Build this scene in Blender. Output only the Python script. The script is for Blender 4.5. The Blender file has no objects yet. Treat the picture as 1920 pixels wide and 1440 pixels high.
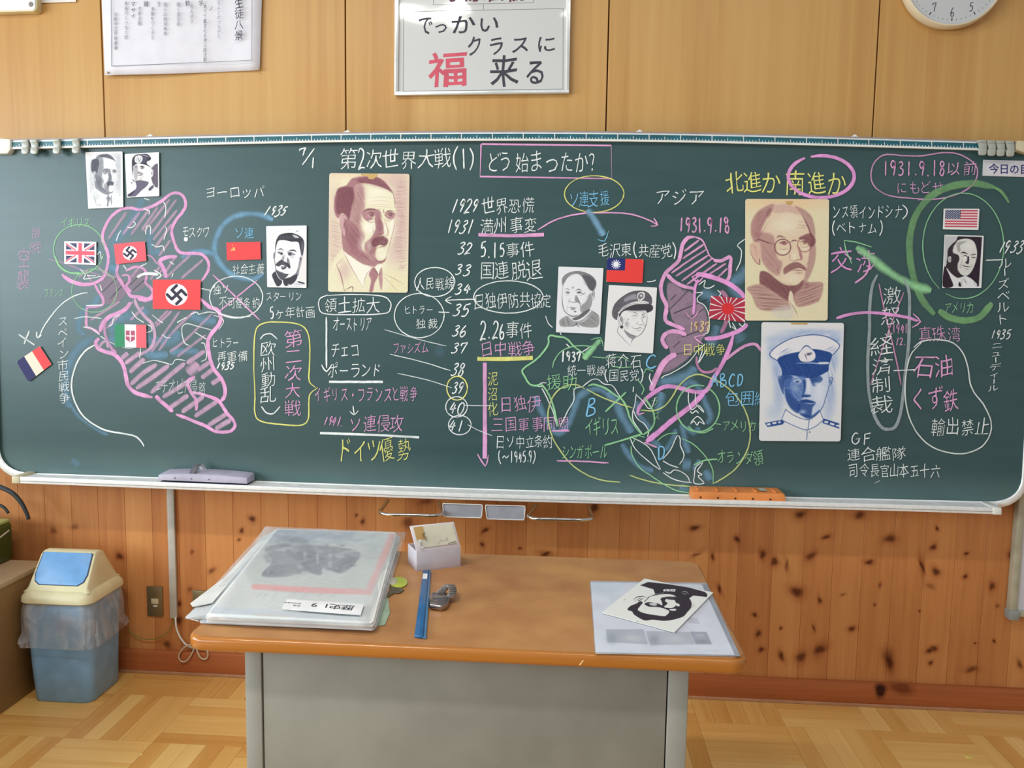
import bpy, bmesh, math, random
import numpy as np
from mathutils import Vector, Matrix

random.seed(7); RNG = np.random.default_rng(7)
scene = bpy.context.scene
COL = scene.collection

# ---------------------------------------------------------------- camera
YAW, PITCH, ROLL = -0.0650645974, 0.0979368881, 0.015280648
CAM = np.array([1.64691893, -2.74969041, 1.37019193]); FPX = 1500.0
cy_, sy_ = math.cos(YAW), math.sin(YAW); cp_, sp_ = math.cos(PITCH), math.sin(PITCH)
cr_, sr_ = math.cos(ROLL), math.sin(ROLL)
FW = np.array([sy_*cp_, cy_*cp_, -sp_]); RT0 = np.array([cy_, -sy_, 0.0]); UP0 = np.cross(RT0, FW)
RT = cr_*RT0 + sr_*UP0; UP = -sr_*RT0 + cr_*UP0
cam_d = bpy.data.cameras.new('camera'); cam = bpy.data.objects.new('camera', cam_d); COL.objects.link(cam)
cam_d.sensor_width = 36.0; cam_d.lens = FPX/1920*36.0; cam_d.clip_start = 0.05
M = Matrix(((RT[0], UP[0], -FW[0], CAM[0]), (RT[1], UP[1], -FW[1], CAM[1]), (RT[2], UP[2], -FW[2], CAM[2]), (0, 0, 0, 1)))
cam.matrix_world = M
scene.camera = cam

# ---------------------------------------------------------------- world, lamps, exposure
w = bpy.data.worlds.new('room_light'); scene.world = w; w.use_nodes = True
w.node_tree.nodes['Background'].inputs[0].default_value = (0.93, 0.95, 1.0, 1)
w.node_tree.nodes['Background'].inputs[1].default_value = 0.42

def area(name, loc, size, rot, power, color=(1, 1, 1)):
    l = bpy.data.lights.new(name, 'AREA'); l.shape = 'RECTANGLE'; l.size, l.size_y = size
    l.energy = power; l.color = color
    o = bpy.data.objects.new(name, l); COL.objects.link(o); o.location = loc; o.rotation_euler = rot
    return o
# daylight through the windows in the left wall
area('window_daylight', (-2.80, -4.5, 1.85), (7.0, 1.8), (math.radians(90), 0, math.radians(-90)), 365, (0.80, 0.92, 1.0))
# fluorescent ceiling tubes
area('ceiling_tube_light', (0.45, -1.9, 3.0), (1.2, 0.12), (0, 0, 0), 33, (1.0, 0.97, 0.9))
area('ceiling_tube_light', (2.17, -1.9, 3.0), (1.2, 0.12), (0, 0, 0), 9, (1.0, 0.97, 0.9))
vs = scene.view_settings
scene.display_settings.display_device = 'sRGB'
vs.view_transform = 'Standard'; vs.look = 'None'; vs.gamma = 1.0; vs.use_curve_mapping = False; vs.exposure = 0.0

# ---------------------------------------------------------------- pixel -> place
def rays(p):
    p = np.atleast_2d(np.asarray(p, float))
    return FW + (p[:, 0:1]-960)/FPX*RT - (p[:, 1:2]-720)/FPX*UP
def onY(p, Y):
    d = rays(p); t = (Y-CAM[1])/d[:, 1:2]; return CAM + t*d
def onZ(p, Z):
    d = rays(p); t = (Z-CAM[2])/d[:, 2:3]; return CAM + t*d
def onX(p, X):
    d = rays(p); t = (X-CAM[0])/d[:, 0:1]; return CAM + t*d
YB = -0.07                      # face of the chalkboard
ZD = 0.70                       # desk top

def lin(c):
    c = np.asarray(c, float)/255.0
    return np.where(c <= 0.04045, c/12.92, ((c+0.055)/1.055)**2.4)
def lin4(c): return (*[float(v) for v in lin(c)], 1.0)

# ---------------------------------------------------------------- materials
def newmat(name):
    m = bpy.data.materials.new(name); m.use_nodes = True
    nt = m.node_tree; b = nt.nodes['Principled BSDF']; return m, nt, b
def N(nt, typ, **kw):
    n = nt.nodes.new(typ)
    for k, v in kw.items():
        if k in n.inputs: n.inputs[k].default_value = v
        else: setattr(n, k, v)
    return n
def L(nt, a, b): nt.links.new(a, b)
_mats = {}
def mat(name, rgb, rough=0.5, metal=0.0, spec=0.5, var=0.06, scale=18.0, bump=0.0, alpha=1.0, trans=0.0, coat=0.0, stretch=(1, 1, 1), rgb2=None):
    if name in _mats: return _mats[name]
    m, nt, b = newmat(name)
    tc = N(nt, 'ShaderNodeTexCoord'); mp = N(nt, 'ShaderNodeMapping'); mp.inputs['Scale'].default_value = stretch
    L(nt, tc.outputs['Object'], mp.inputs['Vector'])
    nz = N(nt, 'ShaderNodeTexNoise', Scale=scale, Detail=4.0); L(nt, mp.outputs[0], nz.inputs['Vector'])
    rp = N(nt, 'ShaderNodeValToRGB'); L(nt, nz.outputs['Fac'], rp.inputs[0])
    c = np.asarray(rgb, float); d = np.asarray(rgb2 if rgb2 is not None else c*(1-var), float)
    if rgb2 is None: c = np.minimum(255, c*(1+var*0.5))
    rp.color_ramp.elements[0].position = 0.35; rp.color_ramp.elements[1].position = 0.65
    rp.color_ramp.elements[0].color = lin4(d); rp.color_ramp.elements[1].color = lin4(c)
    L(nt, rp.outputs[0], b.inputs['Base Color'])
    b.inputs['Roughness'].default_value = rough; b.inputs['Metallic'].default_value = metal
    b.inputs['Specular IOR Level'].default_value = spec; b.inputs['Alpha'].default_value = alpha
    b.inputs['Transmission Weight'].default_value = trans; b.inputs['Coat Weight'].default_value = coat
    if bump:
        bp = N(nt, 'ShaderNodeBump', Strength=bump, Distance=0.002); L(nt, nz.outputs['Fac'], bp.inputs['Height']); L(nt, bp.outputs[0], b.inputs['Normal'])
    _mats[name] = m; return m

def wood(name, ramp, grain=(60, 60, 2.2), rough=0.42, band=None, rnd=0.0, bump=0.15, knots=None, coat=0.0, rot=None):
    """streaky timber: grain runs along local Z unless the scale says otherwise"""
    if name in _mats: return _mats[name]
    m, nt, b = newmat(name)
    tc = N(nt, 'ShaderNodeTexCoord'); oi = N(nt, 'ShaderNodeObjectInfo')
    off = N(nt, 'ShaderNodeVectorMath', operation='SCALE'); off.inputs[0].default_value = (31.0, 17.0, 23.0); L(nt, oi.outputs['Random'], off.inputs['Scale'])
    ad = N(nt, 'ShaderNodeVectorMath', operation='ADD'); L(nt, tc.outputs['Object'], ad.inputs[0]); L(nt, off.outputs[0], ad.inputs[1])
    mp = N(nt, 'ShaderNodeMapping'); mp.inputs['Scale'].default_value = grain; L(nt, ad.outputs[0], mp.inputs['Vector'])
    nz = N(nt, 'ShaderNodeTexNoise', Scale=1.0, Detail=5.0, Roughness=0.6, Distortion=0.6); L(nt, mp.outputs[0], nz.inputs['Vector'])
    mp2 = N(nt, 'ShaderNodeMapping'); mp2.inputs['Scale'].default_value = tuple(g*0.13 for g in grain); L(nt, ad.outputs[0], mp2.inputs['Vector'])
    nz2 = N(nt, 'ShaderNodeTexNoise', Scale=1.0, Detail=2.0); L(nt, mp2.outputs[0], nz2.inputs['Vector'])
    mx = N(nt, 'ShaderNodeMath', operation='MULTIPLY_ADD'); L(nt, nz.outputs['Fac'], mx.inputs[0]); mx.inputs[1].default_value = 0.5
    m2 = N(nt, 'ShaderNodeMath', operation='MULTIPLY'); L(nt, nz2.outputs['Fac'], m2.inputs[0]); m2.inputs[1].default_value = 0.5; L(nt, m2.outputs[0], mx.inputs[2])
    fac = mx.outputs[0]
    if band:
        sx = N(nt, 'ShaderNodeSeparateXYZ'); L(nt, ad.outputs[0], sx.inputs[0])
        dv = N(nt, 'ShaderNodeMath', operation='DIVIDE'); L(nt, sx.outputs['X'], dv.inputs[0]); dv.inputs[1].default_value = band[0]
        fl = N(nt, 'ShaderNodeMath', operation='FLOOR'); L(nt, dv.outputs[0], fl.inputs[0])
        wn = N(nt, 'ShaderNodeTexWhiteNoise', noise_dimensions='1D'); L(nt, fl.outputs[0], wn.inputs['W'])
        ma = N(nt, 'ShaderNodeMath', operation='MULTIPLY_ADD'); L(nt, wn.outputs['Value'], ma.inputs[0]); ma.inputs[1].default_value = band[1]; L(nt, fac, ma.inputs[2])
        sb = N(nt, 'ShaderNodeMath', operation='SUBTRACT'); L(nt, ma.outputs[0], sb.inputs[0]); sb.inputs[1].default_value = band[1]*0.5; fac = sb.outputs[0]
    if rnd:
        ma = N(nt, 'ShaderNodeMath', operation='MULTIPLY_ADD'); L(nt, oi.outputs['Random'], ma.inputs[0]); ma.inputs[1].default_value = rnd; L(nt, fac, ma.inputs[2])
        sb = N(nt, 'ShaderNodeMath', operation='SUBTRACT'); L(nt, ma.outputs[0], sb.inputs[0]); sb.inputs[1].default_value = rnd*0.5; fac = sb.outputs[0]
    rp = N(nt, 'ShaderNodeValToRGB'); L(nt, fac, rp.inputs[0])
    els = rp.color_ramp.elements
    for k, (p, c) in enumerate(ramp):
        e = els[k] if k < 2 else els.new(p)
        e.position = p; e.color = lin4(c)
    L(nt, rp.outputs[0], b.inputs['Base Color']); b.inputs['Roughness'].default_value = rough; b.inputs['Coat Weight'].default_value = coat
    b.inputs['Specular IOR Level'].default_value = 0.35
    if bump:
        bp = N(nt, 'ShaderNodeBump', Strength=bump, Distance=0.001); L(nt, nz.outputs['Fac'], bp.inputs['Height']); L(nt, bp.outputs[0], b.inputs['Normal'])
    _mats[name] = m; return m

def attr_mat(name, rough=0.8, alpha=False, dusty=False, spec=0.2, coat=0.0):
    """colour comes from the flat print or chalk stored on the mesh"""
    if name in _mats: return _mats[name]
    m, nt, b = newmat(name)
    at = N(nt, 'ShaderNodeAttribute', attribute_name='Col'); L(nt, at.outputs['Color'], b.inputs['Base Color'])
    b.inputs['Roughness'].default_value = rough; b.inputs['Specular IOR Level'].default_value = spec; b.inputs['Coat Weight'].default_value = coat
    if alpha:
        tc = N(nt, 'ShaderNodeTexCoord')
        if dusty:
            n1 = N(nt, 'ShaderNodeTexNoise', Scale=700.0, Detail=4.0); L(nt, tc.outputs['Object'], n1.inputs['Vector'])
            n2 = N(nt, 'ShaderNodeTexNoise', Scale=38.0, Detail=3.0); L(nt, tc.outputs['Object'], n2.inputs['Vector'])
            r1 = N(nt, 'ShaderNodeMapRange'); L(nt, n1.outputs['Fac'], r1.inputs['Value'])
            for i, v in ((1, 0.28), (2, 0.52), (3, 0.74), (4, 1.0)): r1.inputs[i].default_value = v
            r2 = N(nt, 'ShaderNodeMapRange'); L(nt, n2.outputs['Fac'], r2.inputs['Value'])
            for i, v in ((1, 0.3), (2, 0.55), (3, 0.8), (4, 1.0)): r2.inputs[i].default_value = v
            mm = N(nt, 'ShaderNodeMath', operation='MULTIPLY'); L(nt, r1.outputs[0], mm.inputs[0]); L(nt, r2.outputs[0], mm.inputs[1])
            m3 = N(nt, 'ShaderNodeMath', operation='MULTIPLY'); L(nt, mm.outputs[0], m3.inputs[0]); L(nt, at.outputs['Alpha'], m3.inputs[1])
            L(nt, m3.outputs[0], b.inputs['Alpha'])
        else: L(nt, at.outputs['Alpha'], b.inputs['Alpha'])
    _mats[name] = m; return m

# ---------------------------------------------------------------- mesh helpers
ORG = {}
def obj(name, verts, faces, material, parent=None, org=None, smooth=False, colors=None, fcol=None):
    me = bpy.data.meshes.new(name)
    po = ORG[parent.name] if parent is not None else np.zeros(3)
    v0 = np.asarray(verts, float)
    if org is not None: o_ = np.asarray(org, float)
    elif parent is not None: o_ = po
    else: o_ = np.array([(v0[:, 0].min()+v0[:, 0].max())/2, (v0[:, 1].min()+v0[:, 1].max())/2, v0[:, 2].min()])
    v = np.asarray(verts, float) - o_
    me.from_pydata(v.tolist(), [], [list(map(int, f)) for f in faces])
    if material: me.materials.append(material)
    if smooth: me.polygons.foreach_set('use_smooth', [True]*len(me.polygons))
    if colors is not None:
        a = me.color_attributes.new('Col', 'FLOAT_COLOR', 'POINT'); a.data.foreach_set('color', np.asarray(colors, np.float32).ravel())
    me.update()
    o = bpy.data.objects.new(name, me); COL.objects.link(o)
    ORG[o.name] = o_
    if parent is not None: o.parent = parent
    o.location = o_-po
    return o
def fix_normals(o):
    bm = bmesh.new(); bm.from_mesh(o.data); bmesh.ops.recalc_face_normals(bm, faces=bm.faces[:]); bm.to_mesh(o.data); bm.free(); return o
def bevel(o, wd, seg=2, ang=0.5):
    bm = bmesh.new(); bm.from_mesh(o.data); bmesh.ops.remove_doubles(bm, verts=bm.verts[:], dist=1e-6)
    bmesh.ops.recalc_face_normals(bm, faces=bm.faces[:])
    es = [e for e in bm.edges if len(e.link_faces) == 2 and e.calc_face_angle(0) > ang]
    bmesh.ops.bevel(bm, geom=es, offset=wd, segments=seg, affect='EDGES', clamp_overlap=True, profile=0.5)
    for f in bm.faces: f.smooth = True
    bm.to_mesh(o.data); bm.free()
    try: o.data.set_sharp_from_angle(angle=0.7)
    except Exception: pass
    return o
def tag(o, label, cat, group=None, kind=None):
    if label: o['label'] = label
    if cat: o['category'] = cat
    if group: o['group'] = group
    if kind: o['kind'] = kind
    return o
def empty(name, loc, label=None, cat=None, group=None, kind=None):
    o = bpy.data.objects.new(name, None); COL.objects.link(o); o.location = [float(x) for x in loc]; o.empty_display_size = 0.05; ORG[o.name] = np.asarray(loc, float)
    return tag(o, label, cat, group, kind)
def box_vf(a, b):
    (x0, y0, z0), (x1, y1, z1) = a, b
    v = [(x0, y0, z0), (x1, y0, z0), (x1, y1, z0), (x0, y1, z0), (x0, y0, z1), (x1, y0, z1), (x1, y1, z1), (x0, y1, z1)]
    return v, [(0, 3, 2, 1), (4, 5, 6, 7), (0, 1, 5, 4), (1, 2, 6, 5), (2, 3, 7, 6), (3, 0, 4, 7)]
def box(name, a, b, material, parent=None, org=None, bev=0.0, seg=2):
    v, f = box_vf(a, b); o = obj(name, v, f, material, parent, org)
    if bev: bevel(o, bev, seg)
    return o
def prism(name, pts, off, material, parent=None, org=None, bev=0.0, seg=2):
    """closed polygon pts (3-D, planar) pushed by the vector off"""
    pts = np.asarray(pts, float); n = len(pts); v = np.vstack([pts, pts+np.asarray(off, float)])
    f = [tuple(range(n)), tuple(range(2*n-1, n-1, -1))] + [(i, i+n, (i+1) % n+n, (i+1) % n) for i in range(n)]
    o = obj(name, v, f, material, parent, org); fix_normals(o)
    if bev: bevel(o, bev, seg)
    return o
def slab(name, px, Yf, Yb, material, parent=None, org=None, bev=0.0):
    return prism(name, onY(px, Yf), (0, Yb-Yf, 0), material, parent, org, bev)
def zslab(name, px, Zt, Zb, material, parent=None, org=None, bev=0.0):
    return prism(name, onZ(px, Zt), (0, 0, Zb-Zt), material, parent, org, bev)
def merge(parts):
    V = []; Fc = []; n = 0
    for v, f in parts:
        V += [tuple(x) for x in v]; Fc += [tuple(i+n for i in q) for q in f]; n += len(v)
    return V, Fc
def smooth_path(p, n=6, closed=False):
    p = np.asarray(p, float)
    if len(p) < 3: 
        t = np.linspace(0, 1, n*2)[:, None]; return p[0]*(1-t)+p[-1]*t
    q = np.vstack([p[-1], p, p[0], p[1]]) if closed else np.vstack([2*p[0]-p[1], p, 2*p[-1]-p[-2]])
    out = []
    for i in range(1, len(q)-2):
        a, b, c, d = q[i-1], q[i], q[i+1], q[i+2]
        for t in np.linspace(0, 1, n, endpoint=False):
            out.append(0.5*((2*b)+(-a+c)*t+(2*a-5*b+4*c-d)*t*t+(-a+3*b-3*c+d)*t**3))
    out.append(q[-2])
    return np.array(out)
def tube_vf(path, r, n=8, caps=True):
    path = np.asarray(path, float); V = []; Fc = []
    rr = np.full(len(path), r) if np.isscalar(r) else np.asarray(r)
    prev = None
    for i, p in enumerate(path):
        t = path[min(i+1, len(path)-1)]-path[max(i-1, 0)]; t = t/(np.linalg.norm(t)+1e-12)
        if prev is None:
            a = np.array([0, 0, 1.0]) if abs(t[2]) < 0.9 else np.array([1.0, 0, 0]); prev = np.cross(t, a)
        u = prev-t*np.dot(prev, t); u /= np.linalg.norm(u)+1e-12; v = np.cross(t, u); prev = u
        for k in range(n):
            an = 2*math.pi*k/n; V.append(p+rr[i]*(math.cos(an)*u+math.sin(an)*v))
    for i in range(len(path)-1):
        for k in range(n): Fc.append((i*n+k, i*n+(k+1) % n, (i+1)*n+(k+1) % n, (i+1)*n+k))
    if caps: Fc.append(tuple(range(n-1, -1, -1))); Fc.append(tuple((len(path)-1)*n+k for k in range(n)))
    return V, Fc
def tube(name, path, r, material, parent=None, org=None, n=8):
    v, f = tube_vf(path, r, n); return obj(name, v, f, material, parent, org, smooth=True)
def rrect(x0, y0, x1, y1, r, n=5):
    """rounded rectangle outline in any 2-D unit"""
    pts = []
    for cx, cy, a0 in ((x1-r, y1-r, 0), (x0+r, y1-r, 90), (x0+r, y0+r, 180), (x1-r, y0+r, 270)):
        for k in range(n+1):
            a = math.radians(a0+90*k/n); pts.append((cx+r*math.cos(a), cy+r*math.sin(a)))
    return pts
def quad_round(q, rad, n=4):
    """round the corners of a 4-gon given in pixels"""
    q = np.asarray(q, float); out = []
    for i in range(4):
        p, a, b = q[i], q[i-1], q[(i+1) % 4]
        da = (a-p)/np.linalg.norm(a-p); db = (b-p)/np.linalg.norm(b-p)
        for k in range(n+1):
            t = k/n; out.append((1-t)**2*(p+da*rad)+2*t*(1-t)*p+t*t*(p+db*rad))
    return np.array(out)
# ================================================================= SETTING
# front wall: veneered panels above, knotty boards below
wall = empty('wall_front', (1.5, 0, 0), kind='structure')
tag(wall, 'front wall with veneer panels above and knotty pine boards below the chalkboard', None)
veneer = wood('veneer', [(0.2, (178, 128, 70)), (0.5, (194, 150, 88)), (0.8, (206, 164, 104))], grain=(36, 36, 0.9), band=(0.078, 0.14), rnd=0.06, rough=0.36, bump=0.05)
pine = wood('knotty_pine', [(0.2, (170, 104, 58)), (0.5, (200, 132, 76)), (0.85, (216, 156, 96))], grain=(55, 55, 2.6), rnd=0.22, rough=0.38, bump=0.1)
seam_dark = mat('seam_backing', (104, 60, 30), 0.8)
box('wall_backing', (-2.88, 0.012, 0), (4.9, 0.06, 2.9), seam_dark, wall)
sx = [0.0375-0.86*3.38, 0.0375-0.86*2, 0.0375-0.86, 0.0375, 0.8881, 1.7683, 2.6342, 2.6342+0.866, 2.6342+0.866*2]
for a, b_ in zip(sx[:-1], sx[1:]):
    g = 0.0022
    box('panel', (a+g, 0, 0.93), (b_-g, 0.012, 2.9), veneer, wall, org=((a+b_)/2, 0, 0.93), bev=0.0012, seg=1)
px_ = [0.166, 0.265, 0.364, 0.467, 0.571, 0.671, 0.777, 0.884, 0.99, 1.097, 1.204, 1.311, 1.419, 1.527, 1.635, 1.743, 1.852, 1.955, 2.058, 2.162, 2.263, 2.38, 2.485, 2.584, 2.683, 2.786, 2.888, 2.989, 3.088]
px_ = [0.166-0.101*k for k in range(30, 0, -1)] + px_ + [3.088+0.1015*k for k in range(1, 16)]
for a, b_ in zip(px_[:-1], px_[1:]):
    g = 0.0003; c = (a+b_)/2
    o = box('plank', (a+g, 0, 0.05), (b_-g, 0.011, 0.928), pine, wall, org=(c, 0, 0.05), bev=0.0006, seg=1)
# knots at the places where the boards show them
kn = [(1302,990,9,5,.9),(1382,1011,5,6,1),(1336,1044,4,6,.8),(1305,1040,12,3,.5),(1430,1040,6,7,1),(1452,1053,8,7,.95),(1475,1060,4,12,.5),(1520,1043,11,7,.7),(1500,965,10,7,.8),(1549,1007,8,4,.8),
 (1612,966,12,6,.8),(1630,1054,7,5,1),(1669,1010,12,7,.8),(1757,991,3,4,1),(1750,1026,6,5,1),(1755,1072,7,7,1),(1729,1062,4,13,1),(1812,1038,4,3,1),(1810,1081,4,4,1),(1860,1099,6,8,.8),(1895,1040,6,7,.6),
 (1494,1110,11,10,1),(1415,1153,4,4,1),(1422,1188,5,6,.9),(1427,1218,5,5,.9),(1464,1178,2.5,3,1),(1465,1230,5,9,.9),(1502,1232,12,8,.75),(1537,1218,12,9,.85),(1537,1126,4,6,.8),(1526,1178,3,8,.6),(1597,1179,6,5,.9),
 (1668,1242,8,14,1),(1665,1232,14,18,.35),(1743,1220,6,5,1),(1752,1216,6,5,.9),(1745,1243,4,5,.8),(1822,1255,11,6,.6),(1864,1202,3,3,1),(1828,1206,2,2,1),(1912,1246,5,8,.6),(1640,1134,3,3,.6),(1724,1146,2,2,1),(1870,1136,5,4,.4),
 (1349,1105,3,10,.9),(1745,1099,10,6,.3),(1650,1097,3,6,.5),(1580,1115,5,3,.4),
 (1114,952,9,9,1),(1023,1039,9,5,.95),(910,994,7,4,.9),(904,1021,4,4,.9),(975,1028,3,3,.8),(765,980,14,10,.55),(680,978,4,5,.9),(668,966,3,3,.8),(800,940,14,6,.4),
 (473,973,6,5,.95),(453,995,4,4,.95),(448,1012,3,3,.7),(224,1043,6,7,.9),(100,995,8,6,.5),(140,988,7,7,.35),(397,1070,8,5,.5),(336,1132,4,5,1),(336,1163,6,9,.9),(313,1208,8,8,.6),(356,1105,6,5,.4),(1303,1130,12,16,.15),(360,1035,4,4,.5)]
KV = []; KF = []; KC = []
def soft_disc(cx, cy, rx, ry, col, a, Y, rings=((0, 1), (0.45, 1), (0.8, 0.75), (1.05, 0.35), (1.7, 0.0)), n=14, rot=0.0, seed=0):
    r_ = np.random.default_rng(int(abs(cx*7+cy*13))+seed)
    ph = r_.uniform(0, 6.28, 3); base = len(KV); pts = []; al = []
    for (k, aa) in rings:
        for j in range(n):
            t = 2*math.pi*j/n; w_ = 1+0.16*math.sin(2*t+ph[0])+0.1*math.sin(3*t+ph[1])
            x = k*rx*w_*math.cos(t); y = k*ry*w_*math.sin(t)
            pts.append((cx+x*math.cos(rot)-y*math.sin(rot), cy+x*math.sin(rot)+y*math.cos(rot))); al.append(aa*a)
    P3 = onY(np.array(pts), Y)
    for p, aa in zip(P3, al): KV.append(p); KC.append((*lin(col), aa))
    for i in range(len(rings)-1):
        for j in range(n): KF.append((base+i*n+j, base+i*n+(j+1) % n, base+(i+1)*n+(j+1) % n, base+(i+1)*n+j))
for (x, y, rx, ry, a) in kn:
    soft_disc(x, y, rx*1.5, ry*1.6, (150, 66, 26), 0.30*a, -0.0004, rot=random.uniform(-.6, .2))
    soft_disc(x, y, rx*.72, ry*.72, (104, 52, 30), a*.8, -0.0006, rot=random.uniform(-.5, .2))
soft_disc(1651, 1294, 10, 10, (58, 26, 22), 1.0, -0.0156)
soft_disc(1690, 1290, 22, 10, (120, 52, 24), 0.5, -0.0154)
o = obj('knots', KV, KF, attr_mat('knot_stain', 0.5, alpha=True), wall, colors=KC); o['kind'] = 'stuff'

# baseboard
bb = wood('baseboard_wood', [(0.25, (150, 80, 40)), (0.5, (176, 100, 56)), (0.8, (190, 120, 70))], grain=(2.2, 50, 60), rough=0.4)
o = box('baseboard_front', (-2.88, -0.015, 0), (4.9, 0.0, 0.088), bb, None, org=(1.5, -0.0075, 0), bev=0.002); o['kind'] = 'structure'
o = box('trim_1', (-2.88, -0.017, 0.0005), (4.9, -0.0152, 0.012), mat('trim_wood', (190, 140, 104), 0.45), None, org=(1.5, -0.016, 0), bev=0.0006); o['kind'] = 'structure'

# floor: parquet squares of five strips
floor = empty('floor', (1.5, -1.5, 0), kind='structure')
box('subfloor', (-2.88, -4.6, -0.05), (4.9, 0.0, -0.013), mat('subfloor', (70, 45, 25), 0.9), floor)
T = 0.287; SW = T/5
parq = wood('parquet', [(0.2, (204, 144, 72)), (0.45, (224, 174, 98)), (0.68, (236, 194, 120)), (0.9, (244, 208, 142))], grain=(1.6, 30, 30), rnd=0.42, rough=0.30, bump=0.06, coat=0.15)
def strip_mesh(lx, ly):
    v, f = box_vf((-lx/2+.0004, -ly/2+.0004, -0.012), (lx/2-.0004, ly/2-.0004, 0.0))
    me = bpy.data.meshes.new('floor_strip'); me.from_pydata(v, [], f); me.materials.append(parq); me.update(); return me
full = strip_mesh(T, SW); short = strip_mesh(0.172, SW); mid = strip_mesh(T, 0.172/3)
rest = []
for j in range(0, 16):
    y1 = 0.0 if j == 0 else -0.172-(j-1)*T
    y0 = -0.172-j*T
    for i in range(-10, 17):
        x0 = 0.107+i*T
        vertical = ((i+j) % 2 == 1)      # strips run away from the wall
        hh = y1-y0
        near = j <= 3 and -2 <= i <= 11
        spots = []
        if vertical:
            for k in range(5): spots.append((x0+(k+.5)*SW, (y0+y1)/2, True, short if j == 0 else full))
        else:
            n = 3 if j == 0 else 5
            for k in range(n): spots.append((x0+T/2, y0+(k+.5)*hh/n, False, mid if j == 0 else full))
        for (x, y, rot, me) in spots:
            if near:
                o = bpy.data.objects.new('plank', me); COL.objects.link(o); o.parent = floor
                o.location = (x-1.5, y+1.5, 0)
                if rot: o.rotation_euler = (0, 0, math.pi/2)
            else:
                lx, ly = (SW, hh) if rot else (T, hh/(3 if j == 0 else 5))
                rest.append(box_vf((x-lx/2+.0004, y-ly/2+.0004, -0.012), (x+lx/2-.0004, y+ly/2-.0004, 0)))
v, f = merge(rest); o = obj('floor_strips', v, f, parq, floor); o['kind'] = 'stuff'
o = obj('floor_crumbs', *merge([box_vf(tuple(onZ([p], 0.0)[0]-np.array([s, s*.6, 0])), tuple(onZ([p], 0.0)[0]+np.array([s, s*.6, .001]))) for p, s in (((1816, 1420), .010), ((1662, 1374), .0025), ((265, 1415), .004))]), mat('crumb', (236, 222, 120), 0.7), floor)

# left wall with its window opening (daylight comes through it)
wl = empty('wall_left', (-2.9, -4.5, 0), kind='structure')
wp_ = mat('wall_paint', (206, 202, 190), 0.8)
for nm, a_, b2 in (('wall_sill', (-3.0, -9.0, 0), (-2.88, 0.0, .93)), ('wall_lintel', (-3.0, -9.0, 2.78), (-2.88, 0.0, 3.2)), ('wall_pier', (-3.0, -.95, .93), (-2.88, 0.0, 2.78)), ('wall_pier', (-3.0, -9.0, .93), (-2.88, -8.05, 2.78))): box(nm, a_, b2, wp_, wl)
# ================================================================= CHALKBOARD
tick_px = [(163.3,0),(214.2,1),(265.5,2),(317,3),(370,4),(423,5),(476,6),(529.2,7),(583.8,8),(639.3,9),(695,10),(751.2,11),(808,12),(865,13),(923,14),(981,15),(1040,16),(1099,17),(1158,18),(1217,19),(1276,20),(1335,21),(1394,22),(1453,23),(1512,24),(1571,25),(1629,26),(1688,27),(1747,28),(1806.5,29)]
RX = [-60, 0, 200, 320, 480, 640, 800, 960, 1120, 1280, 1440, 1600, 1830, 1960]; RY = [281, 278.5, 275, 273, 269, 266, 264, 263, 264, 266, 270, 274.7, 280.5, 285]
GX = [-60, 60, 200, 300, 640, 960, 1280, 1500, 1720, 1850, 1960]; GY = [884, 886.7, 891.5, 895, 908, 917.5, 927, 932, 937, 940.5, 943.5]
LX = [-60, 30, 320, 640, 960, 1280, 1500, 1720, 1865, 1960]; LY = [903, 906.5, 917, 929.5, 940.5, 948.5, 953, 960, 965, 968]
def _fit(xs, ys):
    c = np.polyfit(xs, ys, 4); return lambda x: np.polyval(c, x)
ry, gy, ly = _fit(RX, RY), _fit(GX, GY), _fit(LX, LY)
chb = empty('chalkboard', (1.41, YB, 0.75), 'long green chalkboard covered in coloured chalk maps, dates and writing', 'chalkboard')
def px_of(X, Y, Z):
    d = np.array([X, Y, Z])-CAM; return 960+FPX*(d@RT)/(d@FW), 720-FPX*(d@UP)/(d@FW)
# outline of the writing surface (pixels on the board face)
TL, TR, BR, BL = (-24, ry(-24)), (1952, ry(1952)), (1911, gy(1911)), (1, gy(1))
def outline(rad=46, n=8, grow=0.0):
    pts = []
    for x in np.linspace(-20, 1940, 50): pts.append((x, float(ry(x))))
    # right side down
    for t in np.linspace(0.02, 0.93, 14): pts.append((1950+(1911-1950)*t+2, ry(1950)+(gy(1911)-ry(1950))*t))
    a = pts[-1]; c = (1911, gy(1911)); e = (1850, gy(1850))
    for k in range(1, n+1):
        t = k/n; pts.append(((1-t)**2*a[0]+2*t*(1-t)*c[0]+t*t*e[0], (1-t)**2*a[1]+2*t*(1-t)*c[1]+t*t*e[1]))
    for x in np.linspace(1840, 62, 46): pts.append((x, float(gy(x))))
    a = (62, gy(62)); c = (1, gy(1)); e = (-1, 838)
    for k in range(1, n+1):
        t = k/n; pts.append(((1-t)**2*a[0]+2*t*(1-t)*c[0]+t*t*e[0], (1-t)**2*a[1]+2*t*(1-t)*c[1]+t*t*e[1]))
    for t in np.linspace(0.08, 0.95, 12): pts.append((-1-20*t, 838+(ry(-21)-838)*t))
    return np.array(pts)
OUT = outline()
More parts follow.
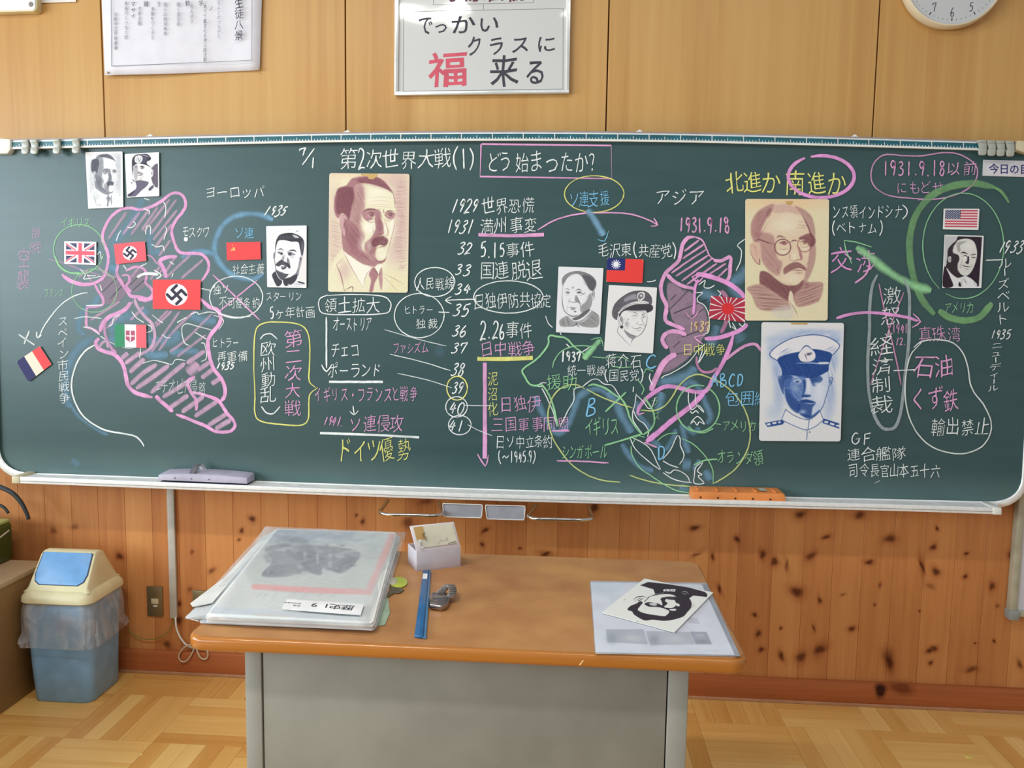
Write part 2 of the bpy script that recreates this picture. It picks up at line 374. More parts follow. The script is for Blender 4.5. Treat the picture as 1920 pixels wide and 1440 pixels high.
def board_material():
    m, nt, b = newmat('chalkboard_green')
    tc = N(nt, 'ShaderNodeTexCoord')
    n1 = N(nt, 'ShaderNodeTexNoise', Scale=2.2, Detail=4.0); L(nt, tc.outputs['Object'], n1.inputs['Vector'])
    mp = N(nt, 'ShaderNodeMapping'); mp.inputs['Scale'].default_value = (3.0, 1, 22.0); L(nt, tc.outputs['Object'], mp.inputs['Vector'])
    n2 = N(nt, 'ShaderNodeTexNoise', Scale=1.0, Detail=5.0); L(nt, mp.outputs[0], n2.inputs['Vector'])
    # chalk dust that stays along the foot of the board
    sp = N(nt, 'ShaderNodeSeparateXYZ'); L(nt, tc.outputs['Object'], sp.inputs[0])
    mr = N(nt, 'ShaderNodeMapRange'); L(nt, sp.outputs['Z'], mr.inputs['Value'])
    for i, v in ((1, 0.0), (2, 0.11), (3, 0.34), (4, 0.0)): mr.inputs[i].default_value = v
    a1 = N(nt, 'ShaderNodeMath', operation='MULTIPLY'); L(nt, mr.outputs[0], a1.inputs[0]); L(nt, n1.outputs['Fac'], a1.inputs[1])
    a2 = N(nt, 'ShaderNodeMath', operation='MULTIPLY_ADD'); L(nt, n2.outputs['Fac'], a2.inputs[0]); a2.inputs[1].default_value = 0.075; L(nt, a1.outputs[0], a2.inputs[2])
    mx = N(nt, 'ShaderNodeMix', data_type='RGBA'); L(nt, a2.outputs[0], mx.inputs[0])
    mx.inputs[6].default_value = lin4((42, 72, 74)); mx.inputs[7].default_value = lin4((150, 178, 172))
    L(nt, mx.outputs[2], b.inputs['Base Color']); b.inputs['Roughness'].default_value = 0.34; b.inputs['Specular IOR Level'].default_value = 0.5
    return m
P3 = onY(OUT, YB)
prism('board_surface', P3, (0, 0.02, 0), board_material(), chb)
# frame: rounded aluminium border swept round the outline (left, bottom and right sides)
alu = mat('aluminium', (234, 234, 230), 0.35, metal=0.12, var=0.03, scale=60)
white_pl = mat('white_plastic', (228, 228, 220), 0.4, var=0.03)
cream_pl = mat('cream_plastic', (206, 194, 160), 0.45, var=0.04)
def frame_piece(name, path2, wpx0, wpx1, Yf, Yb_, material, closed=False, parent=chb, rnd=True):
    """path2 pixel path; border grows outward from offset wpx0 to wpx1 (left-hand normal in pixel space)"""
    p = np.asarray(path2, float); d = np.gradient(p, axis=0); nrm = np.stack([d[:, 1], -d[:, 0]], 1); nrm /= np.linalg.norm(nrm, axis=1)[:, None]
    prof = [(wpx0, Yb_), (wpx0, Yf+.003), (wpx0+(wpx1-wpx0)*.25, Yf), (wpx0+(wpx1-wpx0)*.7, Yf), (wpx1, Yf+.005), (wpx1, Yb_)]
    V = []; Fc = []; m_ = len(prof)
    for (wd, Y) in prof: V.append(onY(p+nrm*wd, Y))
    n = len(p); V = np.concatenate(V)
    for k in range(m_-1):
        for i in range(n-1): Fc.append((k*n+i, k*n+i+1, (k+1)*n+i+1, (k+1)*n+i))
    Fc.append(tuple(k*n for k in range(m_))); Fc.append(tuple(k*n+n-1 for k in range(m_-1, -1, -1)))
    o = obj(name, V, Fc, material, parent); fix_normals(o)
    for f in o.data.polygons: f.use_smooth = True
    try: o.data.set_sharp_from_angle(angle=0.6)
    except Exception: pass
    return o
sides = OUT[50:]
frame_piece('frame', sides, 0, 13, YB-.012, YB+.02, alu)
# top rail with the measuring strip
def band(name, fx_top, fx_bot, x0, x1, n, Yf, Yb_, material, parent=chb):
    xs = np.linspace(x0, x1, n); t = onY(np.stack([xs, [fx_top(x) for x in xs]], 1), Yf); b = onY(np.stack([xs, [fx_bot(x) for x in xs]], 1), Yf)
    off = np.array([0, Yb_-Yf, 0]); V = np.vstack([t, b, t+off, b+off]); Fc = []
    for i in range(n-1):
        Fc += [(i, i+1, n+i+1, n+i), (i, 2*n+i, 2*n+i+1, i+1), (n+i, n+i+1, 3*n+i+1, 3*n+i)]
    Fc += [(0, n, 3*n, 2*n), (n-1, 3*n-1, 4*n-1, 2*n-1)]
    o = obj(name, V, Fc, material, parent); fix_normals(o); return o
rail = band('top_rail', lambda x: ry(x)-16.0, lambda x: ry(x), -24, 1952, 60, YB-.012, YB+.02, alu)
band('rail_edge', lambda x: ry(x)-18.0, lambda x: ry(x)-16.4, -24, 1952, 60, YB-.016, YB-.012, mat('rail_edge_grey', (150, 142, 150), 0.4), rail)
band('rail_lip', lambda x: ry(x)-2.2, lambda x: ry(x)+.4, -24, 1952, 60, YB-.0155, YB-.012, white_pl, rail)
teal = mat('ruler_teal', (26, 96, 110), 0.35, var=0.1)
tx = [t[0] for t in tick_px]
tx = [163.3-51*k for k in (3, 2, 1)] + tx + [1806.5+59*k for k in (1, 2)]
for a, b_ in zip(tx[:-1], tx[1:]):
    q = [(a+1.0, ry(a)-12.6), (b_-1.0, ry(b_)-12.6), (b_-1.0, ry(b_)-3.6), (a+1.0, ry(a)-3.6)]
    slab('ruler_segment', q, YB-.0129, YB-.012, teal, rail)
tv = []
for a, b_ in zip(tx[:-1], tx[1:]):
    for k in range(1, 10):
        x = a+(b_-a)*k/10; h = 5.6 if k == 5 else 2.6; wd = .55
        p = onY([(x-wd, ry(x)-3.6-h), (x+wd, ry(x)-3.6-h), (x+wd, ry(x)-3.4), (x-wd, ry(x)-3.4)], YB-.0132)
        tv.append((np.vstack([p, p+np.array([0, .0012, 0])]), [(0, 1, 2, 3), (0, 4, 5, 1), (1, 5, 6, 2), (2, 6, 7, 3), (3, 7, 4, 0)]))
o = obj('tick_marks', *merge(tv), white_pl, rail); o['kind'] = 'stuff'
for x in (280, 650, 1198, 1602):
    y = ry(x)-18; slab('rail_bracket', [(x-9, y+1.5), (x-4, y-1.5), (x-1, y-2.5), (x, y-4), (x+3, y-4), (x+5, y-1.5), (x+9, y+1)], YB-.008, YB+.01, white_pl, chb, bev=.0006)
# end caps of the rail
slab('rail_end_cap', [(-20, 258), (8, 260), (19, 261), (19, 281), (14, 288), (-20, 288)], YB-.022, YB+.01, white_pl, chb, bev=.003)
slab('rail_end_cap', [(1908, 263), (1940, 265), (1940, 290), (1921, 286), (1905, 281), (1905, 270)], YB-.024, YB+.01, cream_pl, chb, bev=.003)

# chalk tray
YL = -0.155
xs = np.linspace(34, 1872, 60)
gt = onY(np.stack([xs, gy(xs)+0.5], 1), YB); lt = onY(np.stack([xs, ly(xs)-11.5], 1), YL)
zt_mid = (gt[:, 2]+0.0)
n = 60
V = np.vstack([gt, lt+np.array([0, .004, -.001]), lt+np.array([0, .004, -.006]), gt+np.array([0, 0, -.006])]); Fc = []
for i in range(n-1):
    for k in range(4): Fc.append((k*n+i, k*n+i+1, ((k+1) % 4)*n+i+1, ((k+1) % 4)*n+i))
Fc += [(0, n, 2*n, 3*n), (n-1, 2*n-1, 3*n-1, 4*n-1)]
tray = obj('chalk_tray', V, Fc, mat('tray_white', (242, 242, 238), 0.38, var=0.05, scale=30), chb); fix_normals(tray)
lip = band('tray_lip', lambda x: ly(x)-12.5, lambda x: ly(x), 34, 1872, 60, YL, YL+.006, alu, tray); bevel(lip, .0015, 2)
band('lip_groove', lambda x: ly(x)-5.2, lambda x: ly(x)-4.0, 36, 1866, 60, YL-.0004, YL+.001, mat('groove_grey', (150, 150, 146), 0.4), tray)
dv = []
for (x, w_) in ((140, 16), (185, 8), (205, 12), (243, 14), (282, 10), (735, 5), (850, 30), (1500, 26), (1640, 20), (1780, 30), (1240, 14)):
    dv.append((onY([(x-w_/2, gy(x)+8.6), (x+w_/2, gy(x)+9.0), (x+w_/2, gy(x)+10.6), (x-w_/2, gy(x)+10.2)], -.152), [(0, 1, 2, 3)]))
def tray_cap(x0, x1, mirror, material):
    p = [(x0, ly(x0)-13), (x1, ly(x1)-13), (x1, ly(x1)+1), (x0, ly(x0)+1)]
    slab('tray_end_cap', p, YL-.003, YB+.0, material, tray, bev=.004)
tray_cap(21, 36, 1, cream_pl); tray_cap(1862, 1879, -1, white_pl)
# handles and label holders under the tray
chrome = mat('chrome', (210, 208, 204), 0.14, metal=1.0, var=0.02)
def handle(x0, x1, y0, y1):
    a = onY([(x0+14, y0)], -.10)[0]; d = onY([(x1-6, y0+4)], -.10)[0]
    b1 = onY([(x0, y0+22)], -.17)[0]; b2 = onY([(x0+14, y1)], -.19)[0]; c1 = onY([(x1-20, y1+2)], -.19)[0]; c2 = onY([(x1, y0+26)], -.17)[0]
    p = smooth_path([a, (a+b1)/2, b1, b2, (b2*.7+c1*.3), (b2*.3+c1*.7), c1, c2, (c2+d)/2, d], 6)
    tube('handle', p, .0062, chrome, chb, n=10)
handle(713, 829, 938, 965); handle(991, 1110, 946, 973)
hold = mat('holder_grey', (158, 160, 168), 0.45)
for q in ([(830, 944), (905, 946.5), (903, 971), (833, 969)], [(910, 947), (985, 949), (983, 975), (913, 973)]):
    qq = quad_round(q, 5); h = slab('label_holder', qq, -.150, -.143, hold, chb)
    ring = smooth_path(onY(qq, -.152), 2, closed=True); v, f = tube_vf(ring, .0016, 6, caps=False); obj('holder_rim', v, f, white_pl, h, smooth=True)

# ---------------------------------------------------------------- chalk
CH = {'white': (242, 248, 246), 'pink': (240, 176, 222), 'hot': (240, 166, 226), 'yellow': (242, 240, 140), 'green': (164, 226, 168), 'blue': (140, 210, 250),
      'smear': (126, 168, 196), 'dgreen': (134, 184, 128), 'mauve': (176, 148, 170), 'dust': (214, 178, 206), 'grey': (172, 184, 186), 'peach': (242, 214, 150), 'lime': (214, 226, 146), 'dpink': (216, 150, 190)}
chalk_mat = attr_mat('chalk', 0.95, alpha=True, dusty=True, spec=0.05)
_layer = [0]
def next_Y():
    _layer[0] += 1; return YB-.0003-.0000135*_layer[0]
def ribbon(pts, wpx, col, a=1.0, soft=0.25, wob=0.10, sm=6, taper=True, seed=None):
    """chalk stroke as a thin ribbon: returns pixel verts, faces, rgba"""
    p = smooth_path(pts, sm); n = len(p)
    d = np.gradient(p, axis=0); nr = np.stack([-d[:, 1], d[:, 0]], 1); nr /= np.linalg.norm(nr, axis=1)[:, None]+1e-9
    r_ = np.random.default_rng(int(p.sum()*10) % 100000)
    k = r_.normal(0, 1, n); k = np.convolve(k, np.ones(5)/5, 'same') if n > 5 else k
    wv = wpx*0.5*(1+wob*k)
    if taper:
        e = np.minimum(np.arange(n), np.arange(n)[::-1])/max(1.0, n*0.06); wv = wv*np.clip(0.55+0.45*e, 0, 1)
    p = p+nr*(r_.normal(0, .12, n)[:, None])
    rows = [(-1.0, 0.0 if soft > 0 else 1), (-(1-soft), 1.0), ((1-soft), 1.0), (1.0, 0.0 if soft > 0 else 1)]
    av = a*np.clip(1+0.15*k, .5, 1.1)
    V = np.concatenate([p+nr*(wv*s)[:, None] for s, _ in rows]); A = np.concatenate([av*t for _, t in rows])
    c = lin(CH[col] if isinstance(col, str) else col)
    C4 = np.concatenate([np.tile(c, (len(V), 1)), A[:, None]], 1)
    Fc = [(k2*n+i, k2*n+i+1, (k2+1)*n+i+1, (k2+1)*n+i) for k2 in range(3) for i in range(n-1)]
    return V, Fc, C4
def put(name, parts, Y=None, parent=chb, label=None, pl=None):
    Y = Y if Y is not None else next_Y()
    V = []; Fc = []; C4 = []; n = 0
    for v, f, c in parts:
        V.append(v); Fc += [tuple(i+n for i in q) for q in f]; C4.append(c); n += len(v)
    V = np.concatenate(V); P = onY(V, Y)
    o = obj(name, P, Fc, chalk_mat, parent, colors=np.concatenate(C4))
    if label: o['label'] = label
    return o
def line(pts, w_=3.0, col='white', a=0.95, soft=0.3, name='chalk_line', sm=6, **k):
    if isinstance(pts[0][0], (tuple, list)):
        Yc = next_Y()
        for p in pts: put(name, [ribbon(p, w_, col, a, soft, sm=sm, **k)], Y=Yc)
        return
    parts = [ribbon(pts, w_, col, a, soft, sm=sm, **k)]
    return put(name, parts)
def smear(pts, w_=14, col='smear', a=0.75, name='chalk_smear'):
    if isinstance(pts[0][0], (tuple, list)):
        Yc = next_Y()
        for p in pts: put(name, [ribbon(p, w_*1.25, col, a, .75, wob=.2)], Y=Yc)
        return
    parts = [ribbon(pts, w_*1.25, col, a, .75, wob=.2)]
    return put(name, parts)
def ell(cx, cy, rx, ry_, w_=2.6, col='white', a=.9, t0=0.0, t1=6.5, rot=0.0, drift=0.02, name='chalk_circle'):
    ts = np.linspace(t0, t1, 26); k = 1+drift*(ts-t0)/6
    x = rx*np.cos(ts)*k; y = ry_*np.sin(ts)*k
    pts = np.stack([cx+x*math.cos(rot)-y*math.sin(rot), cy+x*math.sin(rot)+y*math.cos(rot)], 1)
    return line([tuple(map(float, q)) for q in pts], w_, col, a, name=name, sm=3)
def poly_fill(pts, col, a, name='chalk_shading'):
    p = smooth_path(pts, 4, closed=True)[:-1]; c = p.mean(0); n = len(p)
    V = np.concatenate([p, c+(p-c)*.93]); A = np.concatenate([np.zeros(n), np.full(n, a)])
    C4 = np.concatenate([np.tile(lin(CH[col]), (2*n, 1)), A[:, None]], 1)
    Fc = [(i, (i+1) % n, n+(i+1) % n, n+i) for i in range(n)]+[tuple(range(n, 2*n))]
    return put(name, [(V, Fc, C4)])

# glyphs ------------------------------------------------------------
_gl = {}
_tc = bpy.data.curves.new('glyph', 'FONT'); _to = bpy.data.objects.new('glyph', _tc); COL.objects.link(_to)
def glyph(ch, offset=0.0, res=2):
    key = (ch, offset)
    if key in _gl: return _gl[key]
    _tc.body = ch; _tc.offset = offset; _tc.resolution_u = res
    dg = bpy.context.evaluated_depsgraph_get(); dg.update()
    me = bpy.data.meshes.new_from_object(_to.evaluated_get(dg))
    v = np.array([(q.co.x, q.co.y) for q in me.vertices]).reshape(-1, 2); f = [tuple(p.vertices) for p in me.polygons]
    bpy.data.meshes.remove(me); _gl[key] = (v, f); return _gl[key]
# hand-drawn digits and letters as strokes in a unit cell (x right, y down)
ST = {'0': [[(.5, 0), (.12, .25), (.1, .7), (.45, 1), (.85, .75), (.85, .25), (.5, 0)]], '1': [[(.55, 0), (.5, .5), (.46, 1)]],
 '2': [[(.1, .2), (.4, 0), (.8, .15), (.75, .45), (.35, .8), (.1, 1), (.5, .93), (.95, .97)]], '3': [[(.15, .08), (.6, 0), (.8, .2), (.4, .44), (.8, .6), (.75, .9), (.3, 1), (.05, .88)]],
 '4': [[(.45, .0), (.2, .35), (.05, .6), (.5, .58), (.95, .55)], [(.68, .2), (.6, .6), (.56, 1)]], '5': [[(.3, .05), (.22, .42), (.6, .38), (.85, .62), (.6, .95), (.1, .95)], [(.3, .05), (.6, .03), (.92, 0)]],
 '6': [[(.65, 0), (.3, .3), (.1, .7), (.35, 1), (.75, .9), (.8, .62), (.5, .52), (.18, .7)]], '7': [[(.12, .3), (.12, .08), (.5, .04), (.9, .03), (.7, .4), (.5, 1)]],
 '8': [[(.75, .1), (.4, 0), (.2, .2), (.5, .45), (.8, .7), (.55, 1), (.2, .85), (.35, .55), (.7, .3), (.78, .1)]], '9': [[(.78, .15), (.4, 0), (.15, .25), (.4, .48), (.75, .3), (.8, .1), (.7, .55), (.5, 1)]],
 '/': [[(.9, 0), (.1, 1)]], '(': [[(.75, -.05), (.3, .3), (.3, .7), (.75, 1.1)]], ')': [[(.25, -.05), (.7, .3), (.7, .7), (.25, 1.1)]], '.': [[(.4, .9), (.5, .97), (.55, 1)]],
 'A': [[(.5, 0), (.2, .6), (.05, 1)], [(.5, 0), (.75, .6), (.95, 1)], [(.2, .65), (.8, .62)]], 'B': [[(.25, 0), (.2, .5), (.12, 1)], [(.25, .03), (.7, .02), (.75, .25), (.3, .45), (.85, .55), (.85, .85), (.12, 1)]],
 'C': [[(.95, .18), (.65, 0), (.25, .3), (.15, .7), (.45, 1), (.95, .9)]], 'D': [[(.25, .02), (.2, .5), (.15, 1)], [(.2, .03), (.75, .1), (.9, .45), (.65, .85), (.15, 1)]],
 'F': [[(.25, 0), (.22, .5), (.18, 1)], [(.25, .03), (.9, 0)], [(.22, .45), (.8, .42)]], 'G': [[(.8, .1), (.45, 0), (.12, .35), (.12, .75), (.45, 1), (.8, .85), (.85, .55), (.5, .55), (1, .52)]],
 '〜': [[(0, .6), (.3, .4), (.6, .62), (1, .42)]], '·': [[(.45, .48), (.55, .55)]], '?': [[(.15, .2), (.4, 0), (.8, .12), (.8, .35), (.5, .6), (.45, .75)], [(.45, .95), (.48, 1.02)]]}
def write(text, x0, y0, x1, y1, col='white', a=.95, w_=2.6, vertical=False, slant=0.0, rise=.085, skew=0.0, weight=0.0, jit=1.0, name='chalk_writing', Y=None, parent=None, mater=None, plain=False):
    """handwriting filling the pixel box; skew = pixels the baseline drops from left to right"""
    r_ = np.random.default_rng(sum(map(ord, text))+int(x0)); parts = []
    narrow = set('0123456789/().·-1')
    adv = [(.5 if c in narrow else 1.0) if not vertical else (0.75 if c in 'ー・' else 1.0) for c in text]
    adv = [.32 if c in '.·' else (.45 if c in '()' else v) for c, v in zip(text, adv)] if not vertical else adv
    tot = sum(adv); pos = 0.0
    for ch, ad_ in zip(text, adv):
        u0 = pos/tot; u1 = (pos+ad_)/tot; pos += ad_
        if ch == ' ' or ch == '　': continue
        if vertical: cx0, cx1 = x0, x1; ty0 = y0+(y1-y0)*u0; ty1 = y0+(y1-y0)*u1; dx = skew*(u0+u1)/2; cx0 += dx; cx1 += dx
        else: cx0 = x0+(x1-x0)*u0; cx1 = x0+(x1-x0)*u1; ty0, ty1 = y0, y1; dy = skew*(u0+u1)/2; ty0 += dy; ty1 += dy
        W_, H_ = cx1-cx0, ty1-ty0
        sc = 1+r_.normal(0, .06)*jit; an = r_.normal(0, .045)*jit; ox, oy = r_.normal(0, .03*H_, 2)*jit
        mx_, my_ = (cx0+cx1)/2+ox, (ty0+ty1)/2+oy
        def tf(q):
            q = np.asarray(q, float); x = (q[:, 0]-.5)*W_*sc; y = (q[:, 1]-.5)*H_*sc
            y = y-rise*x*(1.4 if not plain else 0); x = x-slant*y
            return np.stack([mx_+x*math.cos(an)-y*math.sin(an), my_+x*math.sin(an)+y*math.cos(an)], 1)
        if ch in ST:
            for s in ST[ch]:
                q = np.array(s); q = np.stack([.08+.84*q[:, 0], q[:, 1]*.96+.02], 1); parts.append(ribbon(tf(q), w_, col, a, .28, sm=5))
        else:
            v, f = glyph(ch, weight if mater is not None else weight-.010)
            if len(v) == 0: continue
            x = v[:, 0]; y = v[:, 1]
            if vertical and ch == 'ー': x, y = (y-.38)+.5, .38-(x-.5)
            q = tf(np.stack([x if ch not in '、。' else x, .88-y], 1))
            if jit > 0 and not plain:   # unsteady hand
                ph = r_.uniform(0, 6, 4); k = 6.3/max(H_, 8)
                q = q+np.stack([.020*H_*np.sin(q[:, 1]*k+ph[0])+.012*H_*np.sin(q[:, 0]*k*1.7+ph[1]), .022*H_*np.sin(q[:, 0]*k+ph[2])], 1)
            c = lin(CH[col] if isinstance(col, str) else col)
            parts.append((q, f, np.concatenate([np.tile(c, (len(q), 1)), np.full((len(q), 1), a)], 1)))
    if not parts: return
    if mater is None: return put(name, parts)
    V = []; Fc = []; n_ = 0
    for v, f, c in parts:
        V.append(v); Fc += [tuple(i+n_ for i in q) for q in f]; n_ += len(v)
    return obj(name, onY(np.concatenate(V), Y), Fc, mater, parent)
# ================================================================= WHAT IS DRAWN ON THE BOARD
# --- smears of blue chalk (sea) first
smear([(176, 632), (160, 642), (145, 655), (133, 675), (126, 700), (122, 725), (127, 752), (131, 764)], 17, a=.45)
smear([(131, 757), (145, 778), (165, 795), (190, 810), (203, 815)], 7, a=.5)
smear([(184, 555), (178, 568), (160, 578), (150, 598), (147, 618), (160, 628)], 12, a=.5)
smear([(268, 373), (258, 395), (240, 425), (218, 450), (208, 475), (206, 500), (222, 508)], 20, a=.42)
smear([(283, 430), (281, 455), (286, 472), (300, 470)], 16, a=.5)
smear([(180, 465), (190, 475)], 13, a=.6); smear([(140, 502), (160, 506)], 12, a=.4)
smear([(205, 500), (222, 506)], 16, a=.6)
smear([[(212, 625), (214, 605), (235, 592), (252, 598)], [(250, 612), (285, 640), (297, 632)], [(205, 632), (222, 640)]], 22, a=.5)
smear([(300, 640), (325, 635), (334, 620)], 26, a=.5)
smear([(272, 662), (290, 666), (315, 665)], 17, a=.6); smear([(318, 660), (345, 658), (372, 659)], 16, a=.6)
smear([(357, 592), (380, 600), (405, 602)], 18, a=.55); smear([(266, 578), (276, 590)], 14, a=.5)
smear([(512, 412), (490, 403), (465, 401), (440, 406), (420, 420), (408, 440), (402, 462), (405, 480), (415, 497), (430, 512), (450, 520), (475, 523), (494, 513)], 13, 'smear', .85)
smear([(403, 476), (380, 472), (360, 474), (340, 483)], 13, 'smear', .8)
smear([(1004, 742), (1014, 768), (1030, 796), (1045, 812), (1060, 803), (1072, 780), (1080, 755), (1088, 742), (1105, 732), (1125, 730), (1145, 745)], 14, a=.6)
smear([(1140, 735), (1155, 755), (1165, 778), (1178, 800), (1184, 812)], 17, a=.65)
smear([(1195, 752), (1195, 772), (1208, 790), (1220, 805)], 11, a=.5)
smear([(1240, 735), (1238, 755), (1232, 772)], 15, a=.6); smear([(1240, 716), (1262, 713), (1285, 706), (1305, 690)], 20, a=.62)
smear([(1166, 832), (1180, 855), (1200, 875), (1225, 883)], 13, a=.6); smear([(1222, 826), (1238, 838)], 12, a=.5)
smear([(1268, 805), (1260, 825), (1248, 845)], 11, a=.5); smear([(1279, 795), (1284, 825), (1291, 850)], 13, a=.6)
smear([(1280, 870), (1295, 872)], 20, a=.6); smear([(1312, 862), (1300, 880)], 9, a=.6); smear([(1322, 882), (1332, 900)], 15, a=.65)
smear([(1275, 912), (1292, 920)], 13, a=.55); smear([(1278, 735), (1284, 722), (1300, 718), (1315, 735), (1322, 755), (1332, 780), (1325, 795)], 12, a=.55)
smear([(1287, 800), (1300, 812), (1312, 802)], 13, a=.55)
smear([(1405, 500), (1388, 520), (1372, 535), (1398, 565)], 20, a=.55); smear([(1315, 548), (1338, 560), (1345, 585)], 24, a=.55)
smear([(1345, 610), (1338, 635), (1330, 648)], 20, a=.5); smear([(1380, 622), (1392, 640)], 24, a=.32)
smear([(1232, 722), (1240, 712)], 14, a=.3); smear([(822, 648), (826, 668)], 20, 'smear', .12); smear([(135, 862), (148, 872)], 14, 'smear', .3)
# mauve shading of the map areas
poly_fill([(1251, 530), (1263, 528), (1280, 540), (1299, 547), (1305, 562), (1322, 575), (1328, 600), (1328, 620), (1315, 642), (1303, 658), (1288, 676), (1262, 695), (1241, 702), (1236, 690), (1255, 668), (1252, 650), (1246, 640), (1254, 624), (1280, 620), (1262, 602), (1255, 580), (1250, 555)], 'mauve', .72)
line([[(1256, 580), (1290, 545)], [(1262, 588), (1330, 560)], [(1290, 598), (1322, 578)], [(1268, 552), (1258, 562)], [(1278, 632), (1320, 618)], [(1290, 660), (1262, 665)], [(1275, 640), (1262, 652)]], 2.6, (60, 70, 74), .55, name='chalk_hatching')
poly_fill([(187, 527), (205, 520), (222, 520), (238, 528), (240, 545), (228, 562), (205, 572), (192, 560)], 'mauve', .48)
poly_fill([(240, 520), (262, 503), (276, 512), (275, 533), (258, 548), (240, 545)], 'mauve', .42)
line([[(192, 548), (220, 520)], [(205, 562), (236, 528)], [(243, 535), (270, 508)], [(248, 545), (276, 520)]], 2.2, (70, 92, 94), .55, name='chalk_hatching')
# hatching of the left map
H = [[(237, 398), (203, 448)], [(262, 398), (230, 440)], [(280, 392), (246, 440)], [(296, 388), (266, 432)], [(318, 374), (270, 434)], [(331, 374), (284, 438)], [(332, 394), (287, 450)], [(322, 420), (290, 466)], [(320, 450), (298, 480)],
     [(330, 480), (305, 518)], [(357, 478), (312, 520)], [(381, 487), (340, 522)], [(315, 582), (290, 608)], [(337, 584), (284, 660)], [(322, 583), (292, 612)], [(366, 582), (322, 625), (298, 657)], [(398, 588), (345, 640), (318, 660)], [(386, 628), (332, 669)], [(262, 500), (246, 520)], [(300, 500), (282, 524)],
     [(250, 565), (200, 615)], [(225, 565), (170, 600)], [(270, 575), (245, 600)]]
line(H, 6.5, 'dust', .55, soft=.55, name='chalk_hatching')
H2 = [[(240, 662), (228, 672)], [(263, 661), (235, 681)], [(271, 673), (243, 698)], [(294, 683), (268, 700), (245, 721)], [(317, 685), (285, 708), (255, 729)], [(347, 681), (315, 707), (283, 737)], [(364, 708), (335, 727), (305, 745)], [(353, 741), (318, 765)], [(382, 743), (341, 773)],
      [(408, 752), (365, 781)], [(425, 776), (390, 798)], [(433, 787), (404, 804)], [(393, 679), (371, 694)], [(400, 692), (378, 709)], [(412, 710), (397, 720)], [(384, 658), (350, 681)]]
line(H2, 11.0, 'dust', .75, soft=.5, name='chalk_hatching')
# left map outlines
line([(116, 514), (128, 524), (145, 530), (165, 533), (183, 528), (195, 518), (201, 500), (203, 480), (198, 462), (192, 447), (196, 428), (208, 407), (226, 393), (245, 390), (262, 393), (285, 387), (303, 377), (320, 364), (334, 362), (345, 370), (348, 385), (342, 398), (330, 413), (322, 432), (326, 452), (334, 470), (346, 475), (365, 475), (380, 478), (390, 490), (391, 505), (383, 520), (375, 530)], 6.5, 'pink', .85, name='chalk_map_outline')
line([(118, 517), (133, 527), (152, 533), (172, 533)], 8, 'pink', .85, name='chalk_map_outline')
line([(376, 560), (392, 575), (407, 581), (414, 595), (410, 609), (397, 625), (390, 641), (393, 669), (401, 692), (415, 710), (422, 729), (420, 745), (412, 754)], 8, 'pink', .9, name='chalk_map_outline')
line([(385, 741), (400, 746), (412, 754), (425, 774), (438, 789), (440, 800), (430, 809), (405, 809), (386, 799), (364, 790), (345, 782), (330, 777)], 7, 'pink', .92, name='chalk_map_outline')
line([[(324, 772), (312, 761), (300, 751), (292, 742)], [(286, 745), (268, 741), (252, 735), (240, 722), (236, 705), (233, 690), (226, 676), (213, 664), (196, 659), (183, 652), (180, 642), (186, 634)]], 8.5, 'pink', .88, name='chalk_map_outline')
line([(187, 626), (174, 617), (163, 612), (162, 595), (164, 577), (180, 575), (193, 570), (192, 558), (184, 545), (176, 530)], 6, 'pink', .7, name='chalk_map_outline')
line([(187, 622), (193, 606), (205, 594), (220, 588), (235, 580), (245, 567)], 9, 'pink', .8, name='chalk_map_outline')
line([(252, 560), (258, 575), (270, 592), (284, 606), (290, 625), (288, 642), (280, 655), (266, 663), (250, 670), (235, 682)], 7, 'dust', .85, name='chalk_map_outline')
line([(198, 600), (196, 620), (201, 638), (209, 653), (218, 662)], 6, 'pink', .6, name='chalk_map_outline')
line([[(184, 654), (192, 643), (200, 640), (203, 652)]], 6, 'dust', .7)
line([(222, 495), (219, 512), (228, 530), (238, 545), (246, 555), (262, 557), (280, 560), (288, 548)], 7, 'pink', .75, name='chalk_map_outline')
line([(228, 517), (240, 516), (243, 527), (237, 536), (246, 548)], 5, 'pink', .65)
line([(236, 508), (252, 501), (268, 503), (275, 515), (273, 530), (283, 540), (288, 550)], 6, 'pink', .7, name='chalk_map_outline')
line([(332, 481), (315, 482), (300, 489), (305, 500), (311, 515), (310, 521)], 8, 'pink', .85, name='chalk_arrow')
line([(275, 478), (285, 482), (293, 492), (305, 502), (300, 512)], 3.5, 'pink', .6)
line([(258, 560), (275, 562), (288, 556)], 9, 'pink', .85)
line([(366, 706), (352, 716), (358, 735), (368, 751), (368, 770)], 7, 'pink', .75); smear([(372, 682), (352, 700)], 20, 'dust', .7); line([(359, 735), (385, 741), (410, 752)], 6, 'pink', .85)
line([(92, 486), (120, 493), (150, 505), (175, 512), (195, 520)], 3, 'dust', .5); line([[(163, 512), (172, 528)], [(182, 498), (200, 515), (225, 521)], [(148, 520), (166, 505)]], 4, 'dust', .5)
